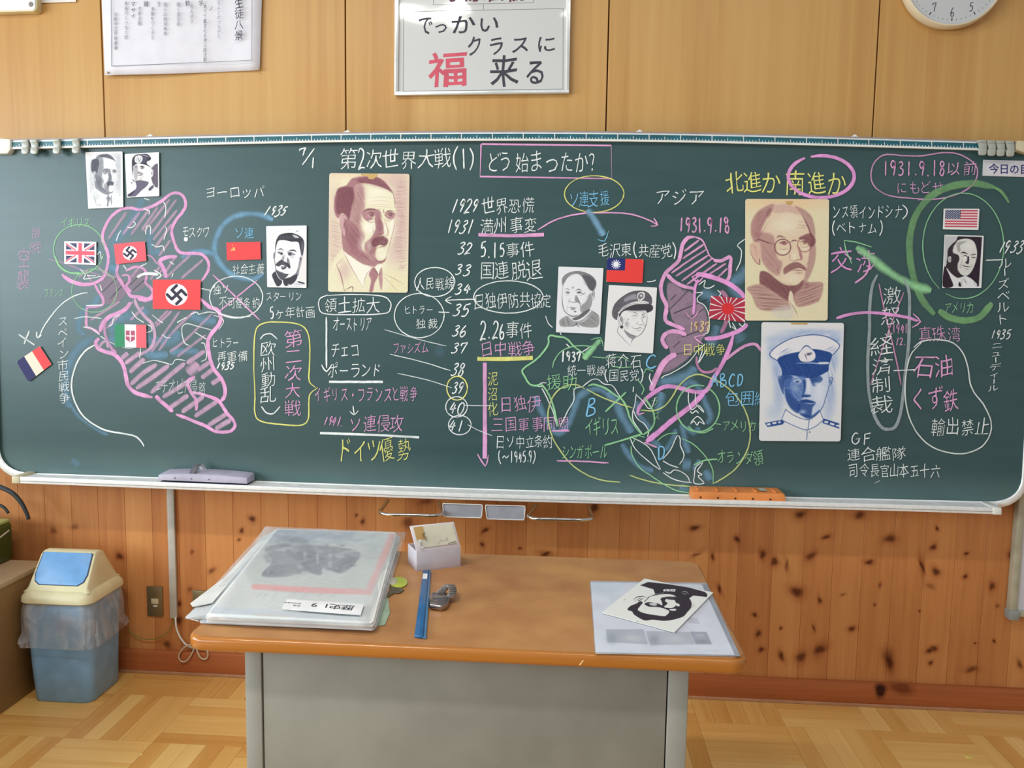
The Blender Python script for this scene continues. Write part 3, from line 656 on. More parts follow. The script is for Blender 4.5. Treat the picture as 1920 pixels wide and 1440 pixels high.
# white coast lines
W1 = [[(139, 597), (160, 594), (191, 597)], [(156, 613), (172, 616), (187, 628)], [(188, 630), (197, 636)], [(205, 641), (226, 650), (244, 653), (262, 651), (262, 672)], [(267, 681), (288, 676), (305, 679), (322, 683), (330, 674), (348, 676)],
      [(377, 678), (387, 671), (384, 646), (377, 643)], [(355, 648), (345, 641), (341, 616), (350, 607), (371, 612), (398, 619)], [(366, 623), (387, 636)], [(304, 627), (312, 633), (320, 633)], [(332, 605), (340, 600), (350, 595)], [(357, 590), (369, 585), (373, 589), (390, 585), (406, 587)],
      [(400, 591), (414, 596), (419, 604), (410, 618)], [(205, 612), (211, 607), (213, 597), (225, 590)], [(247, 584), (256, 596), (270, 605)], [(273, 624), (284, 620), (283, 612), (276, 609)], [(285, 590), (297, 600), (306, 606)], [(306, 378), (311, 388), (309, 408)], [(269, 391), (280, 396), (279, 402)],
      [(273, 440), (275, 425), (282, 425), (282, 440)], [(227, 432), (222, 440), (218, 452)], [(284, 458), (295, 463), (305, 461), (308, 472)], [(250, 415), (254, 420), (246, 427), (238, 425)], [(150, 505), (160, 515), (158, 523), (190, 518)], [(163, 517), (180, 517)], [(182, 478), (188, 472), (190, 484), (193, 480)], [(231, 497), (237, 505)], [(262, 500), (275, 494)], [(187, 533), (191, 545)], [(318, 490), (326, 496)], [(325, 512), (322, 520)], [(270, 372), (280, 375)], [(310, 425), (312, 432), (307, 450)], [(161, 573), (192, 572)]]
line(W1, 2.0, 'white', .85, name='chalk_map_outline')
line([(177, 647), (159, 659), (143, 683), (134, 720), (140, 752), (159, 783), (196, 806), (233, 813), (253, 818), (264, 827), (270, 837)], 3.4, 'white', .9, name='chalk_map_outline')
line([[(257, 520), (268, 514), (282, 513), (297, 515)]], 6, 'white', .9, name='chalk_arrow'); line([(289, 506), (302, 516), (293, 523)], 2.8, 'white', .9, name='chalk_arrow')
ell(148, 468, 47, 46, 2.0, 'green', .75, .2, 6.3); line([(103, 480), (112, 500), (130, 511), (150, 512)], 3.4, 'green', .8)
ell(177, 545, 42, 40, 1.8, 'green', .6, -.2, 6.0)
line([(165, 549), (150, 551), (128, 561), (106, 580), (85, 608), (73, 632)], 2.6, 'white', .8, name='chalk_arrow'); line([(69, 622), (70, 633), (78, 628)], 3, 'white', .8)
line([[(35, 627), (65, 647)], [(55, 620), (45, 645)]], 3.6, 'white', .7)
ell(443, 557, 49, 39, 2.4, 'white', .85, -2.2, 4.3); line([(412, 588), (440, 595), (470, 593)], 2.6, 'white', .8)
line([[(399, 515), (487, 600)], [(482, 526), (412, 583)]], 3.2, 'pink', .85, name='chalk_cross'); line([(377, 541), (396, 545)], 2.6, 'white', .7)
write('イギリス', 113, 405, 170, 427, 'green', .75, rise=.1); write('フランス', 82, 540, 119, 558, 'green', .7)
write('毎晩', 55, 424, 78, 478, 'pink', .4, vertical=True); write('空襲', 32, 465, 57, 543, 'pink', .5, vertical=True)
write('スペイン市民戦争', 107, 592, 128, 756, 'white', .85, vertical=True, skew=3)
write('モスクワ', 341, 424, 394, 446); put('chalk_dot', [ribbon([(345, 448), (352, 449)], 8, 'white', .95, .3, sm=4)])
write('ソ連', 439, 424, 478, 448, 'blue', .85); write('社会主義', 435, 494, 495, 515); write('1935', 498, 387, 537, 405, slant=.5)
write('独ソ', 400, 532, 432, 553); write('不可侵条約', 410, 555, 487, 580)
write('スターリン', 497, 545, 566, 566); write('5ヶ年計画', 506, 574, 591, 598); write('ヨーロッパ', 382, 347, 497, 373, jit=.6)
write('ヒトラー', 397, 632, 448, 653, jit=.6); write('再軍備', 406, 657, 466, 680); write('1935', 405, 679, 440, 693, slant=.3)
write('エチオピア侵略', 290, 708, 384, 738, 'white', .6, skew=4)
write('第二次大戦', 533, 618, 567, 782, 'pink', .9, vertical=True); write('欧州動乱', 488, 636, 518, 758, vertical=True)
line([(488, 636), (495, 628), (508, 626), (520, 636)], 2.6); line([(490, 762), (500, 774), (513, 775), (525, 762)], 2.8)
line([(592, 727), (580, 715), (580, 690), (581, 650), (576, 622), (560, 608), (525, 604), (495, 606), (479, 622), (476, 680), (478, 740), (478, 775), (490, 790), (530, 796), (565, 797), (578, 785), (579, 755), (582, 738), (596, 727)], 2.8, 'yellow', .85, name='chalk_outline')
# title row
write('7', 559, 277, 577, 293, 'white', w_=2.8); write('/', 561, 279, 595, 309, w_=2.8, jit=0); write('1', 580, 293, 594, 314, w_=2.8)
write('第2次世界大戦(1)', 636, 278, 892, 317, w_=3.0); write('どう始まったか？', 908, 281, 1132, 325, w_=3.0)
line([(903, 270), (1146, 273), (1147, 335), (900, 331), (902, 270)], 3.6, 'pink', .9, sm=1, taper=False, name='chalk_box')
# centre column
for t, x0, y0, x1, y1, t2, a0, b0, a1, b1 in (('1929', 845, 372, 899, 400, '世界恐慌', 903, 370, 1002, 402), ('1931', 838, 412, 889, 438, '満州事変', 898, 407, 1007, 440), ('32', 858, 456, 886, 477, '5.15事件', 900, 453, 1002, 483), ('33', 853, 496, 884, 516, '国連脱退', 899, 489, 1015, 526),
        ('34', 853, 532, 885, 552, '日独伊防共協定', 890, 547, 1036, 579), ('35', 849, 570, 881, 592, None, 0, 0, 0, 0), ('36', 848, 610, 876, 630, '2.26事件', 900, 603, 1000, 636), ('37', 846, 642, 876, 663, None, 0, 0, 0, 0), ('38', 846, 681, 872, 704, None, 0, 0, 0, 0), ('39', 846, 715, 870, 738, None, 0, 0, 0, 0), ('40', 843, 753, 871, 776, None, 0, 0, 0, 0), ('41', 842, 787, 870, 808, None, 0, 0, 0, 0)):
    write(t, x0, y0, x1, y1, slant=.3, w_=2.6)
    if t2: write(t2, a0, b0, a1, b1, w_=2.8)
line([(897, 440), (960, 442), (1020, 440)], 7.5, 'pink', .92, taper=False); write('日中戦争', 900, 639, 1004, 669, 'pink', .9); line([(895, 673), (950, 673), (999, 671)], 9, 'yellow', .9, taper=False)
line([(909, 680), (909, 860)], 9, 'pink', .92, taper=False, name='chalk_arrow'); line([(895, 851), (910, 874), (916, 853)], 3.4, 'pink', .9, sm=2, name='chalk_arrow')
ell(857, 728, 19, 22, 2.6, 'yellow'); ell(856, 763, 20, 19, 2.2); ell(862, 797, 21, 18, 2.2); ell(953, 557, 64, 30, 2.4); line([(891, 561), (860, 562), (836, 563)], 2.6); line([(847, 556), (835, 563), (847, 570)], 2.4, sm=2)
write('人民戦線', 780, 519, 852, 546); ell(815, 529, 37, 27, 2.2); ell(786, 592, 46, 41, 2.2); write('ヒトラー', 757, 571, 812, 590, jit=.6); write('独裁', 780, 595, 822, 617); line([(822, 585), (843, 586)], 2)
write('領土拡大', 606, 556, 714, 588); line([(615, 554), (660, 552), (715, 555), (731, 565), (732, 578), (720, 588), (660, 590), (608, 588), (598, 575), (600, 560), (615, 553)], 2.4)
write('オーストリア', 624, 592, 697, 622, jit=.6); write('チェコ', 620, 640, 674, 672, jit=.6); write('ポーランド', 615, 679, 716, 710, jit=.6)
line([(612, 594), (612, 690)], 3.6, name='chalk_arrow'); line([(603, 684), (612, 697), (623, 683)], 3, sm=2); line([(617, 716), (718, 716)], 5, taper=False)
write('イギリス・フランスと戦争', 588, 723, 783, 755, 'pink', .9); line([(662, 761), (664, 776)], 2.4); line([(656, 771), (664, 778), (672, 770)], 2.2, sm=2)
write('1941.', 607, 781, 645, 799, 'pink', .8, slant=.3, w_=2.2); write('ソ連侵攻', 655, 778, 757, 812, 'pink', .9); line([(600, 812), (690, 815), (786, 820)], 5, taper=False)
write('ドイツ優勢', 633, 820, 769, 868, 'yellow', .9, rise=.1)
line([[(721, 618), (780, 635), (837, 649)], [(731, 664), (790, 678), (845, 695)], [(745, 700), (800, 712), (847, 727)], [(870, 760), (925, 761)], [(877, 796), (895, 806), (923, 817)]], 1.9, 'white', .8)
write('ファシズム', 735, 640, 804, 664, 'pink', .85, jit=.6); write('泥沼化', 914, 697, 934, 780, 'yellow', .85, vertical=True)
write('日独伊', 937, 741, 1013, 773, 'pink', .85); write('三国軍事同盟', 922, 780, 1066, 811, 'pink', .85); line([(1035, 808), (1068, 808)], 3, 'pink', .9)
write('日ソ中立条約', 930, 815, 1038, 842); write('(〜1945.9)', 934, 846, 1006, 868, w_=2.0)
# links across
line([(1008, 431), (1040, 413), (1075, 403), (1110, 399), (1150, 399), (1185, 402), (1215, 412), (1232, 421)], 3.2, 'pink', .9, name='chalk_arrow'); line([(1226, 409), (1233, 422), (1220, 424)], 3, 'pink', .9, sm=2)
write('ソ連支援', 1067, 358, 1143, 389, 'blue', .85); ell(1114, 364, 55, 34, 2.4, 'yellow', .8)
smear([(1101, 393), (1112, 408), (1122, 425), (1132, 442)], 13, 'smear', .9, name='chalk_arrow'); line([(1121, 449), (1134, 452), (1141, 433)], 2, 'blue', .8, sm=2)
write('アジア', 1226, 353, 1322, 385, jit=.4); write('毛沢東(共産党)', 1120, 455, 1270, 483); write('1931.9.18', 1272, 408, 1368, 436, 'pink', .9, w_=3.2)
write('北進か', 1358, 319, 1466, 362, 'yellow', .95, weight=.004); write('南進か', 1474, 320, 1586, 368, 'yellow', .95, weight=.004)
ell(1540, 331, 61, 39, 7.5, 'hot', .95, -1.9, 4.2)
# right map
line([(1302, 444), (1290, 446), (1281, 456), (1277, 470), (1273, 488), (1260, 501), (1249, 511), (1242, 525), (1239, 540), (1242, 556), (1249, 571), (1249, 584), (1247, 594), (1250, 603), (1262, 609), (1274, 614), (1284, 618)], 8.5, 'pink', .95, name='chalk_map_outline')
line([(1302, 444), (1316, 450), (1324, 465), (1331, 480), (1341, 488)], 3.4, 'pink', .9, name='chalk_map_outline'); line([(1338, 488), (1352, 489), (1369, 482), (1369, 500), (1367, 520), (1357, 531)], 7.5, 'pink', .9, name='chalk_map_outline')
line([(1250, 514), (1262, 526), (1280, 536), (1304, 542)], 8, 'pink', .92); line([(1309, 524), (1303, 540), (1302, 565), (1300, 590)], 6, 'hot', .95, name='chalk_arrow'); line([(1286, 585), (1297, 598), (1311, 582)], 3, 'pink', .85, sm=2)
line([(1400, 562), (1385, 545), (1365, 531), (1340, 521), (1318, 515), (1305, 515)], 10, 'hot', .95, name='chalk_arrow'); line([(1318, 512), (1298, 519), (1309, 529), (1318, 520)], 3.4, 'hot', .9, sm=2)
line([[(1311, 450), (1283, 471)], [(1320, 458), (1280, 485)], [(1324, 468), (1290, 490), (1259, 512)], [(1329, 478), (1295, 500), (1267, 518)], [(1335, 485), (1278, 527)], [(1344, 494), (1288, 533)], [(1361, 494), (1330, 514)], [(1364, 503), (1346, 520)]], 4.4, 'pink', .75, name='chalk_hatching')
line([(1287, 628), (1272, 622), (1256, 622), (1246, 628), (1242, 637), (1246, 647), (1252, 653)], 9, 'pink', .95, name='chalk_map_outline')
line([(1268, 664), (1253, 672), (1242, 684), (1234, 700), (1226, 718), (1220, 733)], 12, 'pink', .92, name='chalk_map_outline')
line([(1402, 608), (1388, 619), (1365, 628), (1343, 634), (1321, 635)], 9, 'hot', .92, name='chalk_arrow'); line([(1322, 629), (1302, 632), (1318, 645)], 3, 'pink', .9, sm=2)
line([(1375, 628), (1368, 652), (1358, 675), (1347, 695), (1336, 712), (1328, 728), (1318, 735), (1300, 734), (1280, 729), (1262, 725), (1247, 725), (1232, 732), (1212, 747), (1199, 763), (1195, 776)], 9, 'hot', .9, name='chalk_map_outline')
line([(1195, 778), (1208, 774)], 2.6, 'pink', .8); line([(1427, 658), (1420, 648), (1412, 645), (1396, 649), (1376, 662), (1362, 674)], 6.5, 'pink', .85, name='chalk_map_outline')
line([(1321, 736), (1295, 762), (1262, 787), (1235, 810), (1212, 828)], 11, 'hot', .95, name='chalk_arrow'); line([(1208, 829), (1232, 839)], 3.2, 'pink', .9)
line([(1306, 668), (1308, 686), (1318, 697), (1333, 697), (1345, 690)], 5.5, 'dpink', .8)
line([(1352, 545), (1362, 560), (1362, 600), (1352, 625)], 9, 'dpink', .6)
W2 = [[(1193, 738), (1190, 760), (1186, 775), (1188, 790), (1196, 802), (1205, 814)], [(1192, 739), (1206, 753), (1215, 765), (1222, 764), (1229, 745)], [(1188, 770), (1195, 785), (1208, 795), (1216, 808), (1214, 819)],
      [(1181, 820), (1190, 840), (1210, 860), (1237, 880), (1232, 868), (1222, 846), (1208, 832), (1182, 819)], [(1243, 861), (1258, 842), (1269, 818), (1275, 822), (1276, 836), (1282, 850), (1281, 860), (1274, 871)], [(1243, 864), (1255, 871), (1272, 877)],
      [(1247, 884), (1256, 887), (1265, 881), (1280, 886), (1290, 895), (1293, 904)], [(1243, 886), (1260, 897), (1280, 903), (1297, 905)], [(1318, 867), (1305, 875), (1302, 892), (1302, 906), (1320, 906), (1309, 893), (1316, 890), (1309, 885), (1309, 880), (1318, 868)],
      [(1291, 735), (1291, 752), (1297, 768), (1310, 760), (1320, 773), (1305, 757), (1304, 735)], [(1294, 770), (1298, 775), (1305, 770), (1310, 775)], [(1294, 796), (1299, 788), (1309, 781), (1321, 795), (1311, 791), (1307, 797), (1301, 790), (1294, 796)],
      [(1219, 700), (1218, 710), (1224, 722)], [(1310, 534), (1322, 526), (1320, 538), (1330, 540), (1340, 535)], [(1304, 549), (1317, 549), (1308, 558), (1309, 566), (1320, 572), (1329, 590), (1329, 620), (1318, 628)], [(1345, 544), (1351, 550), (1348, 556)], [(1397, 448), (1383, 460), (1390, 470), (1388, 490), (1380, 508)],
      [(1322, 645), (1308, 658), (1290, 680), (1262, 698), (1245, 705), (1240, 710)], [(1318, 655), (1312, 672), (1310, 680), (1325, 655)], [(1373, 605), (1380, 618), (1372, 612)], [(1385, 606), (1392, 612), (1398, 605)], [(1018, 725), (1008, 724), (1016, 718), (1025, 718)], [(1016, 728), (1025, 745), (1038, 775), (1044, 800)], [(1050, 800), (1065, 770), (1076, 750), (1077, 730), (1092, 725)], [(1092, 725), (1108, 713), (1120, 711), (1133, 720), (1148, 723), (1160, 740), (1167, 752)],
      [(1050, 618), (1052, 628)], [(1145, 560), (1150, 570)], [(1023, 592), (1028, 606), (1036, 614)], [(1062, 645), (1068, 651)], [(1092, 660), (1105, 651)], [(1188, 725), (1187, 735)], [(1213, 528), (1222, 528), (1230, 525)], [(1370, 615), (1366, 600)]]
line(W2, 2.2, 'white', .9, name='chalk_map_outline')
line([(1097, 665), (1077, 650), (1062, 635), (1045, 631), (1030, 630), (1028, 645), (1018, 661), (1003, 676), (980, 693), (984, 706), (993, 720), (1005, 723), (1016, 722), (1028, 738), (1037, 760), (1043, 785), (1047, 800)], 4, 'green', .85, name='chalk_map_outline')
line([(1036, 690), (1039, 677), (1050, 661), (1069, 651), (1090, 648), (1113, 650)], 2.6, 'green', .7); smear([(1094, 673), (1108, 657), (1125, 637)], 12, 'green', .85, name='chalk_arrow'); line([(1108, 637), (1126, 633), (1131, 650)], 2, 'green', .8, sm=2)
line([(1110, 669), (1135, 671), (1165, 670), (1180, 678)], 2, 'green', .6); line([(1145, 686), (1165, 689), (1185, 688)], 2, 'green', .7)
line([(1103, 723), (1115, 721), (1135, 728), (1152, 740), (1166, 749), (1175, 765), (1182, 785), (1195, 805), (1206, 815)], 4.2, 'green', .8, name='chalk_map_outline'); line([(1135, 772), (1155, 753), (1174, 735)], 4.2, 'green', .85)
line([(1206, 815), (1220, 805), (1227, 790), (1224, 770), (1213, 752), (1208, 745)], 4.2, 'green', .75); line([(1208, 700), (1212, 692), (1225, 696)], 2.2, 'green', .7); line([(1196, 712), (1207, 728), (1203, 740)], 2.4, 'green', .7)
line([(1097, 729), (1078, 721), (1055, 726), (1038, 742), (1029, 765), (1028, 790), (1036, 820), (1052, 847), (1073, 872), (1102, 891), (1132, 901), (1163, 904)], 3.0, 'lime', .8, name='chalk_circle')
line([(1100, 730), (1125, 743), (1155, 755), (1186, 765)], 3.0, 'lime', .85); line([(1201, 769), (1225, 770), (1245, 762), (1260, 745), (1272, 725), (1290, 708), (1310, 702), (1332, 709), (1355, 720), (1378, 740), (1395, 765), (1405, 795), (1406, 825), (1396, 855), (1376, 882), (1350, 900), (1336, 907)], 3.2, 'lime', .8, name='chalk_circle')
line([(1180, 891), (1215, 902), (1255, 909), (1295, 912)], 3.0, 'lime', .8); ell(1309, 766, 40, 43, 3.2, 'green', .75, -1.2, 5.0); line([(1290, 799), (1302, 808), (1320, 811), (1338, 803)], 3, 'green', .7)
line([(1183, 836), (1186, 855), (1200, 877), (1222, 893), (1245, 908), (1270, 920), (1300, 925)], 2.6, 'green', .8, name='chalk_circle'); line([(1278, 822), (1300, 833), (1322, 855), (1336, 880), (1337, 906)], 2.4, 'green', .75, name='chalk_circle'); line([(1186, 832), (1195, 818), (1210, 820)], 2, 'green', .7); line([(1232, 827), (1243, 818), (1255, 813), (1270, 812)], 2.2, 'green', .7)
line([(1301, 872), (1318, 864), (1330, 862), (1345, 861)], 3.4, 'green', .85); line([(1333, 835+0), (1340, 795)], .1, 'green', 0.0)
write('シンガポール', 1052, 832, 1140, 862, 'green', .8, jit=.6); line([(1044, 864), (1090, 865), (1141, 868)], 3.2, 'pink', .9); line([(1133, 835), (1165, 826), (1205, 813)], 3.6, 'green', .8)
write('イギリス', 1096, 780, 1160, 817, 'green', .9, jit=.6, w_=3); write('B', 1098, 745, 1122, 784, 'blue', .95, w_=3.2); write('C', 1207, 667, 1232, 690, 'blue', .95, w_=3.2); write('D', 1230, 835, 1250, 864, 'blue', .95, w_=3.2)
write('援助', 1024, 699, 1084, 730, 'green', .85); write('ABCD', 1333, 701, 1394, 726, 'blue', .9, w_=2.8); write('包囲網', 1360, 732, 1440, 761, 'blue', .9)
write('アメリカ領', 1353, 786, 1436, 810, 'green', .75); write('オランダ領', 1344, 842, 1431, 870, 'green', .8, skew=2); line([(1340, 794), (1352, 796)], 2, 'green', .7)
write('ラ', 1222, 742, 1236, 762, 'green', .7); write('ス', 1224, 770, 1238, 790, 'green', .7)
write('1937', 1051, 660, 1090, 679, w_=3.2); write('統一戦線', 1063, 683, 1135, 706); write('蒋介石', 1135, 662, 1204, 692); write('(国民党)', 1133, 692, 1208, 716)
write('1937', 1290, 603, 1332, 622, 'peach', .9); write('日中戦争', 1277, 643, 1362, 668, 'yellow', .85)
# right side
line([(1733, 373), (1700, 371), (1665, 366), (1640, 350), (1633, 328), (1640, 304), (1660, 290), (1695, 292), (1730, 292), (1770, 286), (1800, 290), (1825, 305), (1833, 322), (1825, 345), (1800, 362), (1765, 372), (1720, 375)], 2.8, 'pink', .7, name='chalk_outline')
write('1931.9.18以前', 1653, 301, 1832, 330, 'pink', .85, w_=2.8, jit=.7); write('にもどせ', 1680, 338, 1770, 365, 'pink', .8)
write('ンス領インドシナ', 1560, 383, 1692, 412); line([(1692, 384), (1700, 392), (1700, 402), (1692, 411)], 2.4); write('(ベトナム)', 1558, 415, 1656, 440, w_=2.4)
write('交渉', 1558, 464, 1644, 512, 'hot', .85, weight=.004); line([(1632, 496), (1622, 516), (1603, 531)], 4, 'pink', .8)
line([(1864, 351+0), (1841, 346), (1822, 344), (1785, 349), (1751, 364), (1729, 385), (1714, 411), (1706, 445), (1706, 482), (1714, 524), (1728, 560), (1752, 590)], 15, 'dgreen', .62, soft=.35, name='chalk_circle'); line([(1862, 350), (1878, 360), (1892, 380)], 6, 'dgreen', .7, soft=.4)
line([(1760, 582), (1780, 595), (1809, 601), (1837, 594), (1860, 568)], 15, 'dgreen', .8, soft=.35, name='chalk_circle'); ell(1806, 461, 76, 99, 2.4, 'green', .7, 2.2, 8.3, drift=0.0)
smear([(1746, 545), (1718, 537), (1690, 524), (1660, 505), (1632, 482), (1606, 463)], 15, 'green', .75, name='chalk_arrow'); line([(1597, 494), (1583, 451), (1634, 463)], 3, 'green', .85, sm=2, name='chalk_arrow')
line([(1645, 515), (1636, 535), (1631, 570), (1630, 620), (1627, 680), (1629, 735), (1638, 775), (1650, 798), (1664, 805), (1680, 798), (1690, 765), (1696, 710), (1703, 650), (1705, 590), (1704, 545), (1694, 522)], 7, 'grey', .75, name='chalk_outline')
line([[(1648, 532), (1660, 590), (1675, 650), (1690, 722)], [(1695, 548), (1668, 615), (1632, 722)]], 3, 'dpink', .8, name='chalk_cross')
write('激怒', 1653, 538, 1690, 612, 'white', .8, vertical=True); write('↓', 1655, 612, 1680, 634, 'white', .7); write('経済制裁', 1634, 632, 1678, 775, 'white', .9, vertical=True, skew=-4)
write('1941', 1673, 607, 1704, 625, 'pink', .7, w_=2.2); write('12.', 1678, 633, 1700, 647, 'pink', .7, w_=2.2)
line([(1568, 597), (1590, 590), (1625, 586), (1665, 589), (1700, 595), (1722, 602)], 6.5, 'hot', .9, name='chalk_arrow'); line([(1712, 588), (1726, 603), (1710, 614)], 3.2, 'pink', .9, sm=2)
write('真珠湾', 1722, 610, 1801, 642, 'pink', .8); write('石油', 1713, 665, 1790, 709, 'pink', .92, weight=.004, w_=3); write('くず鉄', 1708, 727, 1799, 773, 'pink', .92, weight=.004, w_=3)
write('輸出禁止', 1745, 781, 1855, 818); line([(1675, 695), (1717, 693)], 2.2)
line([(1713, 652), (1725, 642), (1745, 637), (1770, 638), (1790, 645), (1806, 663), (1815, 690), (1819, 718), (1828, 738), (1845, 760), (1858, 790), (1856, 815), (1840, 838), (1810, 850), (1780, 849), (1748, 838), (1722, 815), (1704, 780), (1697, 740), (1699, 700), (1708, 665), (1730, 640)], 2.8, 'white', .8, name='chalk_outline')
write('GF', 1593, 812, 1636, 835, w_=2.4); write('連合艦隊', 1586, 838, 1699, 864); write('司令長官山本五十六', 1591, 867, 1762, 895, skew=2)
write('アメリカ', 1769, 565, 1827, 589, 'green', .75, jit=.6); line([(1848, 488), (1880, 487)], 2)
write('1933', 1874, 452, 1919, 475, slant=.4); write('ルーズベルト', 1872, 480, 1898, 610, vertical=True, skew=-6); write('1935', 1858, 619, 1896, 635, slant=.3, w_=2.2); write('ニューディール', 1858, 640, 1882, 735, vertical=True, skew=-8)
line([(1640, 906), (1650, 901)], 1.8, 'white', .5)
# ================================================================= FLAT PRINTS (portraits, flags) painted in numpy and carried as vertex colours
class Canvas:
    def __init__(s, w_, h_, k, paper):
        s.k = k; s.W = int(w_*k); s.H = int(h_*k); s.im = np.tile(np.asarray(paper, float), (s.H, s.W, 1))
        s.yy, s.xx = np.mgrid[0:s.H, 0:s.W]; s.xx = (s.xx+.5)/k; s.yy = (s.yy+.5)/k; s.r = np.random.default_rng(5)
    def win(s, pts, pad):
        p = np.asarray(pts, float); x0, y0 = ((p.min(0)-pad)*s.k).astype(int); x1, y1 = ((p.max(0)+pad)*s.k).astype(int)+2
        return slice(max(0, y0), max(0, min(s.H, y1))), slice(max(0, x0), max(0, min(s.W, x1)))
    def mixin(s, sl, m, col):
        m = m[..., None]; s.im[sl] = s.im[sl]*(1-m)+np.asarray(col, float)*m
    def _dist(s, sl, p, w_=None):
        X, Y = s.xx[sl], s.yy[sl]; best = np.full(X.shape, 1e9)
        for i in range(len(p)-1):
            a, b = p[i], p[i+1]; d = b-a; L2 = d@d+1e-9; t = np.clip(((X-a[0])*d[0]+(Y-a[1])*d[1])/L2, 0, 1)
            q = np.hypot(X-a[0]-t*d[0], Y-a[1]-t*d[1])
            if w_ is not None: q = q-(w_[i]*(1-t)+w_[i+1]*t)
            best = np.minimum(best, q)
        return best
    def poly(s, pts, col, a=1.0, soft=None, curve=True):
        soft = soft if soft is not None else 1.0/s.k
        p = smooth_path(pts, 4, closed=True) if curve else np.vstack([pts, pts[0:1]]).astype(float)
        sl = s.win(p, soft*1.5+2); X, Y = s.xx[sl], s.yy[sl]
        if X.size == 0: return
        ins = np.zeros(X.shape, bool)
        for i in range(len(p)-1):
            (x0, y0), (x1, y1) = p[i], p[i+1]
            if y0 == y1: continue
            ins ^= ((Y > y0) != (Y > y1)) & (X < (x1-x0)*(Y-y0)/(y1-y0)+x0)
        d = s._dist(sl, p); d = np.where(ins, d, -d)
        m = np.clip(d/soft+.5, 0, 1); m = m*m*(3-2*m); s.mixin(sl, m*a, col)
    def line(s, pts, w_, col, a=1.0, soft=None, curve=True, taper=True):
        soft = soft if soft is not None else 1.0/s.k
        p = smooth_path(pts, 5) if (curve and len(pts) > 2) else np.asarray(pts, float)
        n = len(p); e = np.ones(n)
        if taper and n > 4: e = np.clip(np.minimum(np.arange(n), np.arange(n)[::-1])/(n*.3), .35, 1)
        sl = s.win(p, w_+soft+2)
        if s.xx[sl].size == 0: return
        d = s._dist(sl, p, e*w_/2); m = np.clip(.5-d/soft, 0, 1); s.mixin(sl, m*a, col)
    def blob(s, x, y, rx, ry_, col, a=.5, rot=0.0):
        sl = s.win([(x-max(rx, ry_)*1.8, y-max(rx, ry_)*1.8), (x+max(rx, ry_)*1.8, y+max(rx, ry_)*1.8)], 0); X, Y = s.xx[sl]-x, s.yy[sl]-y
        c, n = math.cos(rot), math.sin(rot); u = (X*c+Y*n)/rx; v = (-X*n+Y*c)/ry_
        m = np.exp(-(u*u+v*v)**1.3); s.mixin(sl, m*a, col)
    def hatch(s, poly, ang, step, w_, col, a=.5, jit=.35):
        p = np.asarray(poly, float); c = p.mean(0); R_ = np.abs(p-c).max()*1.5; ca, sa = math.cos(ang), math.sin(ang)
        ts = np.arange(-R_, R_, step)
        for t in ts:
            t += s.r.normal(0, step*jit); o = c+np.array([-sa, ca])*t
            # clip to polygon
            q = []
            for i in range(len(p)):
                A, B = p[i], p[(i+1) % len(p)]; d = B-A; den = ca*d[1]-sa*d[0]
                if abs(den) < 1e-9: continue
                u = ((A[0]-o[0])*d[1]-(A[1]-o[1])*d[0])/den; v = ((A[0]-o[0])*sa-(A[1]-o[1])*ca)/den
                if 0 <= v <= 1: q.append(u)
            if len(q) >= 2:
                u0, u1 = min(q)+s.r.normal(0, step*.6), max(q)+s.r.normal(0, step*.6)
                m = (u0+u1)/2; b = s.r.normal(0, step*.25)
                s.line([o+np.array([ca, sa])*u0, o+np.array([ca, sa])*m+np.array([-sa, ca])*b, o+np.array([ca, sa])*u1], w_, col, a*s.r.uniform(.6, 1.1))
    def grain(s, amt, size=2):
        g = s.r.normal(0, 1, (s.H//size+2, s.W//size+2)); g = np.kron(g, np.ones((size, size)))[:s.H, :s.W]
        dark = 1-(s.im.mean(-1)/255); s.im += (g*amt*(0.25+dark))[..., None]
    def sample(s, P):
        x = np.clip(P[:, 0]*s.k-.5, 0, s.W-1.001); y = np.clip(P[:, 1]*s.k-.5, 0, s.H-1.001)
        x0 = x.astype(int); y0 = y.astype(int); fx = (x-x0)[:, None]; fy = (y-y0)[:, None]; I = np.clip(s.im, 0, 255)
        return (I[y0, x0]*(1-fx)*(1-fy)+I[y0, np.minimum(x0+1, s.W-1)]*fx*(1-fy)+I[np.minimum(y0+1, s.H-1), x0]*(1-fx)*fy+I[np.minimum(y0+1, s.H-1), np.minimum(x0+1, s.W-1)]*fx*fy)

